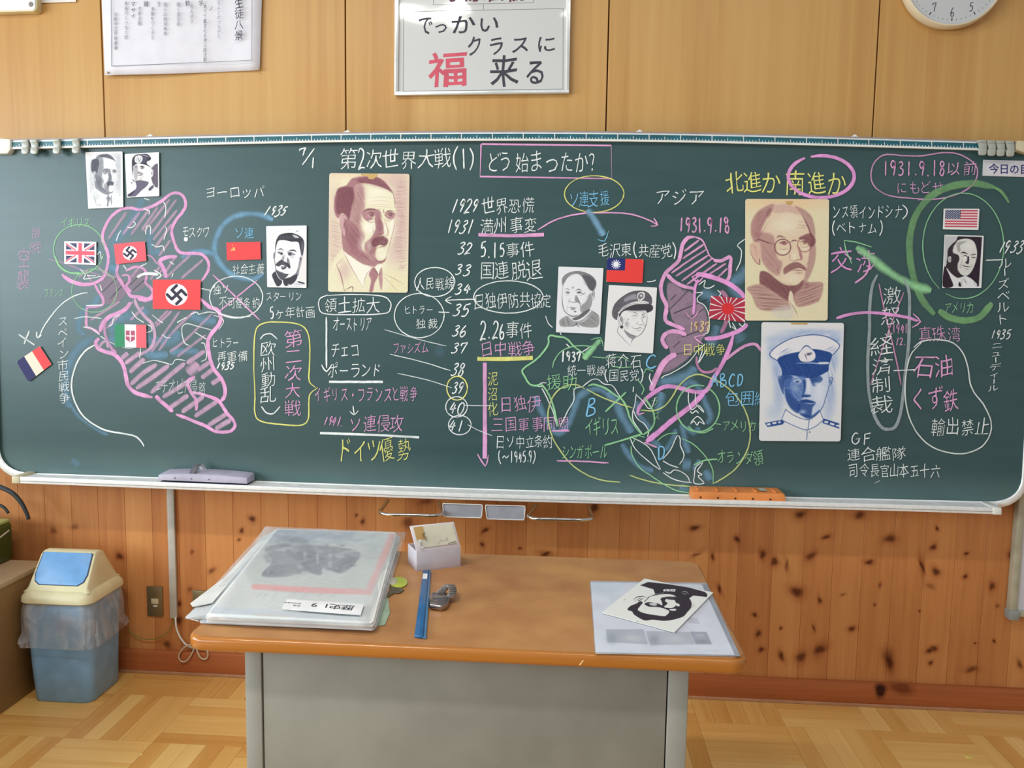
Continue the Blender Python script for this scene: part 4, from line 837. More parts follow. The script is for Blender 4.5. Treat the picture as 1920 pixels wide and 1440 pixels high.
print_mat = attr_mat('print', 0.55, spec=0.3)
print_gloss = attr_mat('print_gloss', 0.28, spec=0.5)
paper_mat = mat('card_paper', (226, 224, 214), 0.7, var=0.03)
def bil(q, u, v):
    q = np.asarray(q, float); u = u[:, None]; v = v[:, None]
    return q[0]*(1-u)*(1-v)+q[1]*u*(1-v)+q[2]*u*v+q[3]*(1-u)*v
def print_card(name, label, cat, quad, cv, cquad, group=None, Yf=YB-.0062, thick=.0012, rad=4, dens=1.3, gloss=False, edge=None, desk=None, curl=0.0):
    """quad: photo pixels TL,TR,BR,BL.  cquad: the same corners in canvas units."""
    q = np.asarray(quad, float); nx = int(np.linalg.norm(q[1]-q[0])*dens); ny = int(np.linalg.norm(q[3]-q[0])*dens)
    w3 = (lambda p: onY(p, Yf)) if desk is None else (lambda p: onZ(p, desk))
    c3 = w3(q); org = c3.mean(0)
    if desk is None: org = org+np.array([0, thick, 0])
    root = empty(name, org, label, cat, group)
    back = (0, thick, 0) if desk is None else (0, 0, -thick)
    prism('card', w3(quad_round(q, rad)), back, edge or paper_mat, root)
    uu, vv = np.meshgrid(np.linspace(0, 1, nx+1), np.linspace(0, 1, ny+1)); u, v = uu.ravel(), vv.ravel()
    W_, H_ = np.linalg.norm(q[1]-q[0]), np.linalg.norm(q[3]-q[0])
    # round the printed corners by pulling the grid in
    P2 = bil(q, u, v); cpos = bil(cquad, u, v)
    cx = np.minimum(u, 1-u)*W_; cy = np.minimum(v, 1-v)*H_; ex = np.clip(rad*.95-cx, 0, None); ey = np.clip(rad*.95-cy, 0, None)
    cut = np.hypot(ex, ey) > rad*.95
    lift = np.array([0, -.00015, 0]) if desk is None else np.array([0, 0, .00015])
    V = w3(P2)+lift; keep = ~cut
    idx = np.arange((nx+1)*(ny+1)).reshape(ny+1, nx+1)
    F4 = np.stack([idx[:-1, :-1], idx[1:, :-1], idx[1:, 1:], idx[:-1, 1:]], -1).reshape(-1, 4)
    F4 = F4[keep[F4].all(1)]
    C4 = np.concatenate([lin(cv.sample(cpos)), np.ones((len(V), 1))], 1)
    used = np.unique(F4); remap = -np.ones(len(V), int); remap[used] = np.arange(len(used))
    o = obj('print', V[used], remap[F4].tolist(), print_gloss if gloss else print_mat, root, colors=C4[used])
    return root
def tape(root, q, Yf=YB-.0068):
    slab('tape', q, Yf, Yf+.0003, mat('tape_tan', (198, 160, 96), 0.5), root)

# ---- large brown-pencil portrait, man with side parting and toothbrush moustache
D, Mi, Li, PA = (112, 62, 72), (158, 108, 116), (196, 158, 158), (226, 219, 188)
def head_study(c, D, Mi, Li, PA, white, ox=0, oy=0, sx=1, sy=1, bg=True, k=1.0):
    T_ = lambda pts: [(ox+x*sx, oy+y*sy) for x, y in pts]
    P_ = lambda pts, *a, **kw: c.poly(T_(pts), *a, **kw)
    Ln = lambda pts, w_, *a, **kw: c.line(T_(pts), w_*sx, *a, **kw)
    B_ = lambda x, y, rx, ry_, *a, **kw: c.blob(ox+x*sx, oy+y*sy, rx*sx, ry_*sy, *a, **kw)
    s = 14*sx
    if bg:
        for x, y, rx, ry_, a in ((880, 300, 120, 260, .55), (880, 650, 110, 260, .55), (830, 950, 130, 160, .45), (760, 130, 200, 90, .45), (120, 520, 120, 420, .35), (140, 900, 110, 250, .3)): B_(x, y, rx, ry_, Li, a)
        for yy in range(140, 1150, 18):
            x0 = 800+30*math.sin(yy*.013); Ln([(x0+c.r.uniform(0, 30), yy), (x0+60, yy+c.r.uniform(-14, 14)), (940, yy+c.r.uniform(-20, 10))], 9, Mi, c.r.uniform(.15, .42))
    # jacket and neck
    P_([(220, 905), (420, 1060), (560, 1110), (700, 1050), (700, 1400), (60, 1400), (90, 1120)], PA, .9, s)
    P_([(215, 600), (300, 560), (520, 900), (700, 1000), (660, 1070), (560, 1105), (430, 1060), (330, 990), (225, 910)], Mi, .85, s)
    # face
    P_([(330, 190), (470, 160), (640, 190), (770, 250), (805, 350), (815, 470), (812, 620), (780, 780), (740, 900), (700, 1010), (620, 1040), (520, 1010), (400, 900), (300, 800), (250, 640), (300, 400)], PA, 1, s)
    P_([(340, 200), (440, 170), (470, 420), (430, 520), (420, 640), (470, 760), (430, 900), (520, 1010), (420, 990), (320, 920), (250, 740), (240, 560), (300, 420)], Mi, .62, 40*sx)
    P_([(250, 620), (330, 600), (420, 730), (440, 900), (520, 1015), (420, 990), (300, 880)], Mi, .8, 26*sx)
    B_(430, 300, 60, 150, Mi, .4); B_(380, 520, 70, 120, Mi, .35); B_(340, 780, 90, 110, D, .28)
    B_(520, 660, 80, 80, white, .85, rot=.4); B_(610, 260, 130, 60, white, .5); B_(590, 360, 130, 60, white, .5); B_(770, 640, 32, 130, white, .8); B_(430, 850, 40, 90, white, .35)
    # hair
    P_([(130, 330), (170, 230), (260, 190), (330, 110), (480, 85), (600, 90), (700, 150), (780, 260), (800, 300), (770, 255), (640, 205), (500, 165), (400, 170), (350, 210), (345, 330), (320, 440), (300, 560), (270, 530), (215, 500), (170, 560), (125, 480)], Mi, .92, s)
    P_([(180, 220), (330, 215), (345, 330), (315, 450), (290, 580), (262, 530), (215, 505), (150, 500), (150, 320)], D, .72, 30*sx)
    P_([(400, 110), (560, 95), (660, 130), (740, 210), (785, 280), (700, 220), (560, 175), (420, 155)], D, .6, 16*sx)
    for i in range(26):
        t = i/25; x = 200+140*t; Ln([(x-20, 215+20*math.sin(i)), (x+20, 330), (x-10, 470)], 6, D, .28)
        x = 340+16*i; Ln([(x-20, 120+i*2.5), (x+30, 135+i*4), (x+70, 170+i*4.5)], 5, D, .3)
    Ln([(785, 280), (805, 350), (808, 440)], 7, D, .8); Ln([(812, 500), (805, 620), (770, 780), (735, 900), (700, 1020)], 6, Mi, .9)
    # ear
    P_([(200, 530), (250, 520), (280, 570), (270, 640), (250, 760), (225, 760), (200, 660), (185, 580)], Li, .95, s)
    Ln([(200, 530), (250, 525), (278, 575), (240, 620), (262, 700), (245, 770), (215, 730), (190, 620)], 9, D, .65); Ln([(225, 560), (255, 590), (232, 640)], 8, D, .7); B_(255, 640, 25, 60, D, .5)
    # pencil texture
    for q_, an_, st_, al_ in (([(250, 560), (440, 480), (470, 760), (420, 960), (260, 760)], .9, 15, .30), ([(330, 220), (470, 190), (480, 440), (340, 480)], 1.1, 15, .28), ([(110, 250), (260, 190), (340, 300), (280, 560), (140, 500)], 1.25, 15, .35), ([(450, 820), (560, 790), (600, 1010), (520, 1010)], 1.0, 14, .28), ([(240, 860), (420, 900), (600, 1040), (540, 1100), (330, 990)], .7, 14, .35), ([(70, 560), (190, 600), (230, 900), (80, 1080)], .3, 20, .22), ([(590, 500), (640, 490), (640, 760), (520, 830)], 1.2, 13, .25)):
        c.hatch(T_(q_), an_, st_*sx, 6*sx, D, al_)
    for yy in (330, 372, 412, 438): Ln([(520, yy), (640, yy-12), (770, yy+4)], 6, Li, .55)
    # brows and eyes
    P_([(440, 500), (470, 460), (540, 450), (610, 465), (640, 450), (600, 490), (560, 560), (500, 590), (450, 550)], Mi, .8, 14*sx)
    Ln([(450, 490), (500, 460), (570, 458), (635, 468)], 16, D, .8); Ln([(695, 500), (740, 478), (800, 480)], 15, D, .85); P_([(690, 520), (740, 490), (810, 500), (795, 560), (740, 570)], Mi, .75, 14*sx)
    P_([(495, 520), (540, 497), (590, 515), (560, 548), (510, 545)], Li, .9, 8*sx); P_([(715, 520), (755, 500), (795, 520), (765, 545), (730, 542)], Li, .9, 8*sx)
    B_(548, 517, 26, 22, D, 1); B_(760, 518, 24, 22, D, 1); B_(541, 511, 6, 6, white, .9); B_(755, 513, 6, 6, white, .9)
    Ln([(490, 525), (540, 492), (595, 515)], 7, D, .8); Ln([(712, 522), (755, 497), (797, 518)], 7, D, .8); Ln([(500, 560), (550, 575), (600, 555)], 8, Mi, .8); Ln([(700, 570), (740, 590), (780, 575)], 8, Mi, .6); Ln([(460, 560), (530, 605), (600, 590)], 9, Mi, .6)
    Ln([(648, 470), (652, 520), (664, 560)], 9, D, .5); Ln([(680, 460), (684, 500)], 8, D, .6)
    # nose
    P_([(590, 490), (640, 480), (650, 560), (680, 640), (690, 730), (650, 750), (580, 800), (500, 860), (540, 790), (590, 680), (585, 600)], Mi, .88, 18*sx); B_(640, 640, 28, 90, D, .35)
    Ln([(685, 560), (705, 620), (728, 690), (725, 745), (700, 765)], 7, Mi, .9); B_(700, 690, 20, 60, white, .8); Ln([(600, 755), (640, 740), (670, 760), (720, 755)], 11, D, .7)
    # moustache, mouth, chin
    P_([(480, 830), (600, 760), (640, 800), (600, 900), (590, 990), (620, 1040), (540, 1020), (470, 930)], Mi, .75, 26*sx); P_([(500, 880), (560, 850), (600, 900), (560, 960), (520, 950)], D, .3, 30*sx)
    P_([(560, 800), (620, 765), (680, 765), (730, 800), (722, 850), (690, 872), (640, 860), (580, 880), (545, 850)], D, .85, 14*sx)
    Ln([(610, 895), (660, 880), (715, 880)], 10, D, .55); B_(650, 920, 40, 16, white, .5); B_(670, 980, 60, 30, white, .6); B_(520, 880, 25, 60, white, .35); Ln([(545, 1000), (620, 1045), (690, 1042), (720, 960)], 9, D, .6)
    # collar, tie, lapel
    P_([(228, 930), (330, 1010), (440, 1070), (545, 1115), (470, 1250), (455, 1340), (360, 1180)], white, .9, s*.6); P_([(590, 1100), (650, 1070), (665, 1110), (625, 1190)], white, .9, s*.6)
    Ln([(225, 915), (300, 1080), (450, 1340)], 6, Mi, .9); Ln([(225, 915), (400, 1045), (550, 1115)], 6, D, .6); Ln([(550, 1115), (480, 1210), (455, 1320)], 6, Mi, .9)
    P_([(560, 1115), (590, 1130), (620, 1200), (580, 1290), (560, 1380), (520, 1380), (540, 1260), (515, 1190)], Mi, .9, 12*sx); P_([(625, 1200), (660, 1110), (670, 1260), (655, 1370), (635, 1300)], Mi, .7, 12*sx)
    Ln([(560, 1112), (625, 1195), (650, 1120)], 7, D, .8); Ln([(150, 1085), (200, 1200), (240, 1380)], 13, D, .7); Ln([(240, 1375), (325, 1330), (335, 1390)], 11, D, .75); Ln([(150, 1085), (220, 1020)], 5, Mi, .7)
    Ln([(680, 1185), (800, 1240), (915, 1305)], 5, Mi, .8); B_(240, 1150, 70, 110, Li, .5); Ln([(690, 1220), (830, 1370)], 4, Mi, .6)

c = Canvas(1020, 1440, .27, PA); c.blob(500, 1300, 500, 160, (222, 212, 160), .6); c.blob(480, 60, 600, 60, (222, 190, 160), .5)
head_study(c, D, Mi, Li, PA, (236, 232, 216)); c.grain(7)
rt = print_card('portrait_card', 'large brown pencil portrait of a man with side parting and small moustache', 'portrait', [(617.5, 324.5), (768, 326), (764.5, 549), (615, 547)], c, [(70, 52), (975, 58), (952, 1398), (55, 1387)], rad=5, group='portraits on the chalkboard')
tape(rt, [(677, 325.5), (708, 325.5), (707, 330), (700, 336), (692, 336), (688, 330), (677, 329)])
# ---- small grey version
c = Canvas(860, 1300, .19, (228, 230, 232)); head_study(c, (66, 68, 80), (120, 122, 130), (178, 182, 186), (224, 226, 228), (244, 246, 246), ox=0, oy=-20, sx=.88, sy=.92); c.grain(6)
c.line([(10, 20), (850, 20), (850, 1280), (20, 1280), (10, 20)], 40, (240, 240, 242), 1, curve=False, taper=False)
print_card('portrait_card', "small grey pencil portrait of a moustached man near the board's top left", 'portrait', [(160, 285.5), (229.5, 284), (231, 388.5), (165.5, 391.5)], c, [(0, 10), (860, 10), (860, 1290), (0, 1290)], rad=1.5, dens=1.7, group='portraits on the chalkboard')

# ---- man in a dark cap with eagle badge looking up
c = Canvas(1920, 1440, .16, (236, 236, 240)); K, G = (52, 46, 62), (120, 116, 130)
c.poly([(1540, 560), (1600, 470), (1760, 380), (1765, 860), (1660, 860), (1600, 700)], (96, 88, 104), 1); c.poly([(1180, 640), (1170, 300), (1230, 190), (1330, 150), (1500, 150), (1600, 240), (1570, 300), (1500, 360), (1600, 460), (1480, 400), (1330, 370), (1230, 400), (1195, 520)], K, 1)
c.poly([(1440, 160), (1530, 200), (1490, 300), (1420, 360), (1400, 250)], (80, 76, 98), .9); c.line([(1330, 170), (1450, 180), (1570, 230)], 12, (200, 200, 210), .9); c.poly([(1500, 330), (1600, 300), (1590, 400), (1640, 470), (1560, 400)], (226, 224, 232), 1)
c.poly([(1240, 220), (1320, 180), (1400, 210), (1405, 290), (1340, 370), (1240, 330)], (214, 214, 216), 1); c.line([(1290, 210), (1320, 280), (1350, 350)], 22, G, .8); c.line([(1380, 240), (1330, 330)], 14, G, .7); c.line([(1260, 240), (1280, 320)], 10, G, .6)
c.poly([(1205, 420), (1330, 385), (1480, 405), (1600, 480), (1650, 530), (1640, 640), (1600, 690), (1600, 780), (1540, 860), (1440, 760), (1330, 745), (1250, 770), (1215, 650), (1200, 520)], (238, 234, 230), 1); c.poly([(1205, 430), (1290, 400), (1310, 560), (1290, 700), (1250, 770), (1210, 640)], G, .55, 30)
c.line([(1340, 440), (1400, 430), (1450, 455)], 30, K, .95); c.line([(1240, 450), (1290, 440)], 24, G, .9); c.blob(1400, 470, 40, 22, K, .8); c.poly([(1310, 540), (1350, 560), (1400, 600), (1430, 620), (1380, 620), (1300, 590)], G, .8, 12); c.line([(1370, 560), (1420, 610)], 12, K, .7)
c.line([(1290, 650), (1360, 630), (1430, 670)], 14, K, .9); c.line([(1310, 690), (1380, 690), (1410, 700)], 10, G, .9); c.blob(1360, 720, 60, 18, G, .4); c.line([(1600, 580), (1625, 520), (1640, 590), (1610, 660)], 10, G, .9); c.blob(1610, 590, 12, 24, K, .8)
c.poly([(1250, 770), (1330, 745), (1440, 755), (1545, 790), (1500, 880), (1380, 980), (1240, 1110), (1080, 1100), (1200, 1000), (1270, 900)], (98, 92, 112), 1); c.poly([(1060, 1080), (1160, 1010), (1240, 960), (1190, 1050), (1100, 1110)], K, .9)
c.poly([(1540, 860), (1610, 820), (1680, 880), (1560, 980), (1380, 1060), (1250, 1110), (1400, 980)], (230, 228, 228), 1); c.line([(1690, 870), (1600, 960), (1540, 1000)], 12, K, .8); c.poly([(1540, 940), (1640, 850), (1660, 880), (1620, 950), (1570, 980)], (70, 66, 84), .9); c.line([(1690, 880), (1770, 920)], 18, K, .8); c.line([(1190, 730), (1230, 780)], 22, K, .8); c.blob(1165, 800, 20, 20, K, .7); c.line([(1020, 170), (1760, 118), (1772, 1098), (1062, 1128), (1020, 170)], 18, (246, 244, 246), 1, curve=False, taper=False)
print_card('portrait_card', 'small black and white picture of a man in a dark badge cap gazing upward', 'portrait', [(234, 289), (298, 285.3), (298.7, 367.5), (238, 370.5)], c, [(1010, 155), (1775, 110), (1785, 1100), (1055, 1135)], rad=1.5, dens=1.8, group='portraits on the chalkboard')

# ---- man with thick swept-back hair and bushy moustache
c = Canvas(1108, 1440, .18, (236, 236, 238)); K = (42, 42, 52); G = (110, 110, 122)
c.poly([(290, 620), (290, 500), (310, 380), (380, 270), (540, 230), (680, 240), (820, 310), (880, 400), (885, 520), (860, 680), (830, 700), (800, 560), (760, 420), (620, 410), (480, 380), (360, 390), (320, 470), (300, 580)], K, .95)
for i in range(26): x = 330+20*i; c.line([(x, 380-abs(i-12)*2), (x+8, 320), (x+25, 262+i*2)], 5, (190, 190, 200) if i % 3 == 0 else G, .6)
for i in range(10): c.line([(800+8*i, 400), (830+4*i, 500), (820+3*i, 640)], 4, (150, 150, 160), .5)
c.poly([(640, 270), (720, 280), (780, 330), (700, 330)], (224, 224, 228), .8, 14)
c.line([(300, 600), (270, 760), (290, 900), (300, 1000), (240, 1080)], 12, K, .9); c.poly([(255, 640), (290, 640), (275, 780), (245, 740)], G, .8); c.line([(340, 590), (400, 560), (465, 600)], 20, K, 1); c.line([(540, 625), (620, 590), (690, 595), (725, 630)], 24, K, 1)
c.poly([(330, 640), (370, 615), (440, 640), (430, 690), (390, 670)], G, .9); c.blob(415, 655, 30, 26, K, .9); c.blob(405, 635, 10, 7, (240, 240, 240), 1); c.poly([(545, 640), (620, 630), (700, 680), (620, 700), (570, 700)], G, .85); c.blob(590, 665, 34, 26, K, .8); c.line([(560, 640), (640, 640), (710, 690)], 10, K, .9); c.line([(590, 720), (640, 735), (670, 715)], 14, G, .8); c.blob(650, 660, 18, 10, (240, 240, 240), .9)
c.poly([(450, 700), (480, 690), (470, 800), (440, 810), (400, 800)], G, .6, 14); c.poly([(540, 740), (580, 800), (600, 950), (560, 960), (530, 820)], G, .9); c.line([(430, 800), (470, 830), (530, 820)], 10, K, .8)
c.poly([(295, 890), (370, 810), (430, 790), (480, 830), (540, 850), (590, 900), (600, 955), (500, 920), (430, 890), (360, 925)], K, .88, 12); c.hatch([(310, 890), (430, 800), (600, 940), (400, 910)], .6, 22, 5, (170, 170, 180), .4)
c.poly([(410, 930), (500, 925), (520, 950), (470, 985), (430, 985)], K, .9); c.blob(450, 945, 30, 10, (210, 210, 214), .8); c.line([(330, 1010), (400, 1050), (470, 1050)], 26, G, .8); c.line([(510, 1085), (560, 1090)], 16, K, .9)
c.line([(800, 700), (830, 760), (850, 700), (870, 650)], 12, K, .9); c.blob(815, 770, 26, 34, K, .9); c.poly([(790, 800), (840, 780), (830, 860), (790, 1000), (770, 1110), (720, 1080), (770, 960)], G, .8, 12); c.line([(780, 820), (760, 950), (720, 1060), (600, 1150), (470, 1190)], 10, K, .9)
c.poly([(300, 990), (380, 1040), (480, 1070), (560, 1090), (480, 1180), (430, 1210), (340, 1110)], (70, 70, 80), .95); c.poly([(220, 1100), (290, 1030), (330, 1110), (430, 1225), (390, 1320), (320, 1330), (260, 1220)], K, .92); c.poly([(450, 1240), (480, 1180), (620, 1140), (740, 1080), (735, 1180), (640, 1290), (500, 1330)], K, .92)
c.line([(315, 1090), (370, 1170), (435, 1225)], 12, (230, 230, 230), 1); c.hatch([(160, 1210), (240, 1210), (300, 1340), (160, 1340)], .1, 20, 5, G, .5); c.hatch([(620, 1280), (740, 1210), (880, 1230), (880, 1360), (640, 1360)], .15, 20, 6, G, .8); c.poly([(760, 1230), (890, 1260), (885, 1290), (770, 1260)], K, .9); c.blob(575, 1310, 30, 20, (230, 230, 230), .9); c.line([(720, 188), (760, 200)], 16, G, .8); c.blob(580, 160, 24, 8, G, .3)
c.poly([(840, 700), (920, 640), (930, 1200), (760, 1200), (800, 1000)], (222, 214, 210), .5, 60)
print_card('portrait_card', 'black ink portrait of a man with swept-back hair and bushy moustache', 'portrait', [(499, 424), (575, 422.8), (574.5, 540), (501, 538.5)], c, [(100, 90), (935, 75), (935, 1370), (120, 1355)], rad=1.5, dens=1.8, group='portraits on the chalkboard')

# ---- round-faced man with receding hair
c = Canvas(1014, 1440, .19, (228, 230, 232)); K = (46, 46, 50); G = (130, 130, 134)
c.poly([(175, 360), (220, 270), (330, 210), (480, 190), (620, 220), (760, 290), (830, 400), (810, 500), (770, 560), (700, 540), (640, 440), (560, 300), (470, 235), (360, 250), (270, 320), (215, 420), (190, 460)], G, .9, 14)
c.poly([(560, 260), (700, 280), (810, 380), (820, 460), (770, 550), (700, 520), (650, 400)], (84, 84, 90), .8, 30)
for i in range(36): t = i/35; a = 2.9-2.6*t; c.line([(510+320*math.cos(a), 460-255*math.sin(a)), (510+285*math.cos(a), 460-225*math.sin(a))], 6, K, .6)
c.hatch([(560, 280), (680, 280), (820, 420), (760, 560), (600, 440)], 1.0, 22, 6, K, .5); c.line([(170, 350), (230, 265), (340, 208), (480, 188), (620, 215), (740, 275), (825, 380), (815, 500), (770, 560)], 8, K, .9)
c.line([(200, 440), (182, 600), (185, 780), (215, 920), (270, 990), (340, 1030), (420, 1045), (490, 1020)], 11, K, .9); c.poly([(540, 850), (640, 760), (720, 600), (740, 700), (720, 880), (600, 970), (540, 960)], G, .7, 30); c.hatch([(540, 820), (700, 600), (740, 700), (700, 900), (560, 960)], .5, 24, 7, K, .4)
c.line([(230, 530), (290, 522), (330, 560)], 14, G, .9); c.line([(430, 560), (500, 530), (560, 570)], 16, K, .8); c.line([(225, 600), (280, 575), (340, 600)], 9, K, .9); c.blob(290, 600, 26, 14, K, .8); c.line([(450, 600), (510, 575), (580, 620), (630, 590)], 10, K, .9); c.blob(500, 595, 34, 16, K, .85); c.line([(470, 640), (540, 645), (620, 610)], 7, G, .8); c.line([(250, 640), (310, 640)], 6, G, .7); c.blob(385, 500, 18, 18, G, .9)
c.poly([(430, 660), (460, 650), (520, 790), (460, 780), (420, 740)], G, .75, 16); c.line([(300, 770), (340, 770), (430, 780), (470, 740)], 9, K, .85); c.line([(330, 710), (300, 770)], 7, K, .7); c.line([(460, 670), (520, 800), (530, 950)], 9, K, .85); c.line([(300, 800), (270, 900), (290, 980)], 5, G, .8)
c.line([(300, 880), (350, 870), (400, 880), (470, 875)], 9, K, .85); c.poly([(340, 895), (430, 890), (410, 925), (360, 920)], G, .8); c.blob(430, 955, 22, 14, K, .85); c.poly([(290, 1000), (380, 1030), (480, 1020), (470, 1050), (360, 1060)], G, .7, 12)
c.line([(750, 560), (790, 560), (790, 680), (740, 770)], 9, K, .85); c.blob(765, 620, 14, 60, K, .6); c.line([(735, 600), (745, 760), (720, 880)], 8, K, .8)
c.poly([(370, 1090), (470, 1050), (560, 980), (700, 900), (690, 960), (560, 1070), (440, 1120)], (90, 90, 94), .9, 12); c.line([(300, 1040), (360, 1110), (440, 1150), (560, 1120), (680, 1020), (740, 940)], 8, K, .8)
c.poly([(130, 1130), (200, 1070), (280, 1040), (360, 1120), (440, 1160), (620, 1100), (740, 950), (880, 1040), (860, 1240), (620, 1250), (460, 1200), (380, 1240), (180, 1240), (130, 1190)], (150, 150, 150), .9, 16); c.hatch([(140, 1110), (280, 1050), (380, 1240), (150, 1230)], 1.2, 24, 7, K, .5); c.hatch([(500, 1180), (740, 960), (880, 1060), (860, 1240), (560, 1240)], .7, 24, 7, K, .5); c.line([(500, 1170), (620, 1120), (740, 980)], 8, (235, 235, 235), .9); c.line([(440, 1150), (450, 1200), (380, 1240)], 14, K, .9); c.line([(450, 1200), (500, 1245)], 12, K, .9); c.line([(740, 930), (880, 1040)], 7, K, .8); c.line([(490, 168), (640, 172)], 5, G, .4)
print_card('portrait_card', 'ink portrait of a round-faced man with receding hair and buttoned collar', 'portrait', [(1047.2, 499.8), (1131.5, 502.7), (1124.6, 626.2), (1042.2, 623)], c, [(112, 97), (968, 127), (898, 1380), (62, 1350)], rad=1.5, dens=1.8, group='portraits on the chalkboard')

# ---- clean-shaven man in a peaked cap
c = Canvas(1131, 1440, .18, (230, 230, 228)); K = (50, 48, 54); G = (128, 126, 134)
c.poly([(200, 620), (210, 540), (260, 420), (400, 290), (560, 210), (700, 180), (840, 190), (950, 280), (975, 390), (940, 440), (800, 400), (650, 400), (480, 460), (350, 570), (310, 680), (290, 740), (220, 690)], (92, 90, 98), .95)
c.hatch([(220, 620), (300, 440), (560, 260), (700, 380), (480, 450), (320, 640)], -.6, 20, 6, K, .6); c.hatch([(240, 560), (420, 330), (640, 230), (640, 380), (340, 600)], -.4, 34, 6, (190, 190, 196), .6); c.poly([(440, 330), (640, 240), (680, 330), (560, 350), (460, 390)], (170, 170, 178), .7, 20); c.line([(205, 580), (320, 370), (520, 225), (700, 180), (860, 200), (955, 290), (975, 390)], 12, K, .9); c.hatch([(840, 210), (960, 300), (960, 420), (830, 360)], .6, 20, 6, K, .5)
c.poly([(690, 240), (760, 200), (830, 220), (820, 320), (750, 375), (690, 350)], (226, 226, 226), 1); c.poly([(705, 260), (760, 220), (808, 250), (795, 310), (745, 345), (705, 320)], (110, 108, 116), .9); c.blob(762, 272, 22, 20, (240, 240, 240), 1); c.line([(690, 240), (680, 300), (700, 350), (750, 375)], 8, K, .9)
c.line([(330, 600), (450, 480), (620, 400), (800, 385), (900, 410)], 26, (232, 232, 232), 1, taper=False); c.line([(340, 580), (460, 470), (630, 390), (800, 375)], 6, K, .8); c.line([(320, 640), (450, 500), (620, 425), (800, 405)], 7, K, .8)
c.poly([(340, 620), (450, 520), (620, 445), (800, 430), (950, 440), (995, 500), (970, 560), (880, 600), (850, 560), (720, 560), (600, 560), (460, 560), (390, 600), (350, 680)], (56, 54, 60), .95); c.poly([(500, 540), (620, 560), (800, 560), (860, 600), (700, 590), (540, 590)], (150, 150, 156), .4, 16)
c.line([(870, 600), (880, 700), (860, 820), (820, 930), (760, 1010), (690, 1060), (640, 1090)], 10, K, .9); c.line([(430, 930), (520, 1010), (640, 1050), (700, 1050)], 12, K, .9); c.poly([(430, 930), (560, 1010), (660, 1050), (600, 1110), (500, 1050)], G, .8, 14); c.line([(640, 1070), (590, 1130), (570, 1190)], 10, K, .85); c.line([(325, 740), (330, 860), (305, 970), (400, 1080), (480, 1170), (570, 1235)], 7, K, .85)
c.line([(325, 680), (340, 780), (390, 850), (410, 800), (400, 700), (370, 665), (330, 680)], 9, K, .85); c.poly([(350, 700), (385, 690), (395, 790), (365, 760)], G, .85); c.poly([(350, 860), (410, 850), (410, 900), (370, 900)], K, .9)
c.line([(600, 610), (650, 600), (710, 640)], 15, G, 1); c.line([(580, 670), (640, 655), (700, 665)], 10, K, .9); c.line([(610, 710), (670, 705)], 6, G, .7); c.line([(770, 660), (800, 630), (850, 620)], 14, K, .85); c.line([(780, 690), (820, 660), (860, 690)], 8, K, .85); c.blob(810, 690, 16, 16, G, .9); c.line([(765, 680), (790, 760), (820, 820)], 7, K, .8)
c.line([(700, 780), (670, 820)], 6, K, .7); c.line([(700, 830), (760, 835), (820, 825)], 9, K, .85); c.line([(820, 840), (840, 870)], 8, G, .8); c.line([(610, 900), (660, 910), (740, 890), (800, 905)], 10, K, .9); c.line([(680, 940), (760, 940)], 9, G, .9); c.blob(490, 830, 50, 60, G, .35); c.blob(600, 880, 20, 20, G, .3)
for i in range(18): c.blob(470+c.r.uniform(-40, 60), 800+c.r.uniform(-120, 120), 7, 7, K, .5)
print_card('portrait_card', 'ink portrait of a clean-shaven man in a peaked cap with round badge', 'portrait', [(1141.6, 534.3), (1232, 539.2), (1224.2, 662.7), (1132.4, 657.4)], c, [(140, 65), (1070, 115), (990, 1385), (45, 1330)], rad=1.5, dens=1.8, group='portraits on the chalkboard')

# ---- large brown portrait, bald man with round spectacles
c = Canvas(1020, 1440, .27, (224, 214, 178)); c.blob(500, 60, 600, 120, (228, 192, 150), .7); D, Mi, Li, WH = (116, 64, 72), (160, 110, 114), (204, 168, 156), (232, 224, 196)
c.poly([(105, 420), (120, 280), (200, 170), (340, 95), (480, 90), (600, 130), (690, 240), (760, 380), (800, 480), (790, 640), (760, 780), (700, 930), (600, 1000), (500, 1000), (400, 940), (300, 850), (220, 700), (150, 520)], (222, 200, 172), 1, 14)
c.poly([(600, 120), (720, 170), (800, 260), (830, 400), (830, 520), (840, 640), (820, 780), (760, 930), (690, 1000), (740, 800), (770, 600), (790, 500), (720, 300), (640, 180)], Mi, .62, 24)
c.poly([(110, 440), (115, 300), (190, 180), (340, 100), (370, 130), (300, 230), (230, 380), (200, 520), (150, 530)], Mi, .7, 30); c.poly([(320, 130), (480, 100), (600, 140), (660, 220), (520, 190), (380, 200)], Li, .8, 30); c.hatch([(120, 420), (200, 190), (340, 110), (330, 260), (200, 500)], -1.0, 16, 7, D, .35); c.poly([(290, 180), (350, 130), (330, 220), (290, 250)], D, .4, 24)
c.poly([(160, 420), (340, 440), (380, 540), (400, 700), (460, 760), (420, 900), (330, 860), (230, 740), (210, 560)], Mi, .6, 40); c.hatch([(230, 560), (400, 640), (440, 780), (300, 860)], .9, 20, 7, D, .2)
c.line([(690, 230), (720, 290), (760, 380), (790, 470), (800, 560)], 16, D, .75, 10); c.line([(640, 335), (720, 345)], 6, D, .6); c.line([(610, 365), (720, 370)], 5, Mi, .7); c.line([(640, 300), (700, 300)], 5, Mi, .6); c.hatch([(700, 200), (790, 220), (830, 420), (780, 460)], .5, 16, 5, Mi, .4)
c.blob(500, 340, 160, 80, WH, .7); c.blob(560, 250, 120, 40, WH, .4)
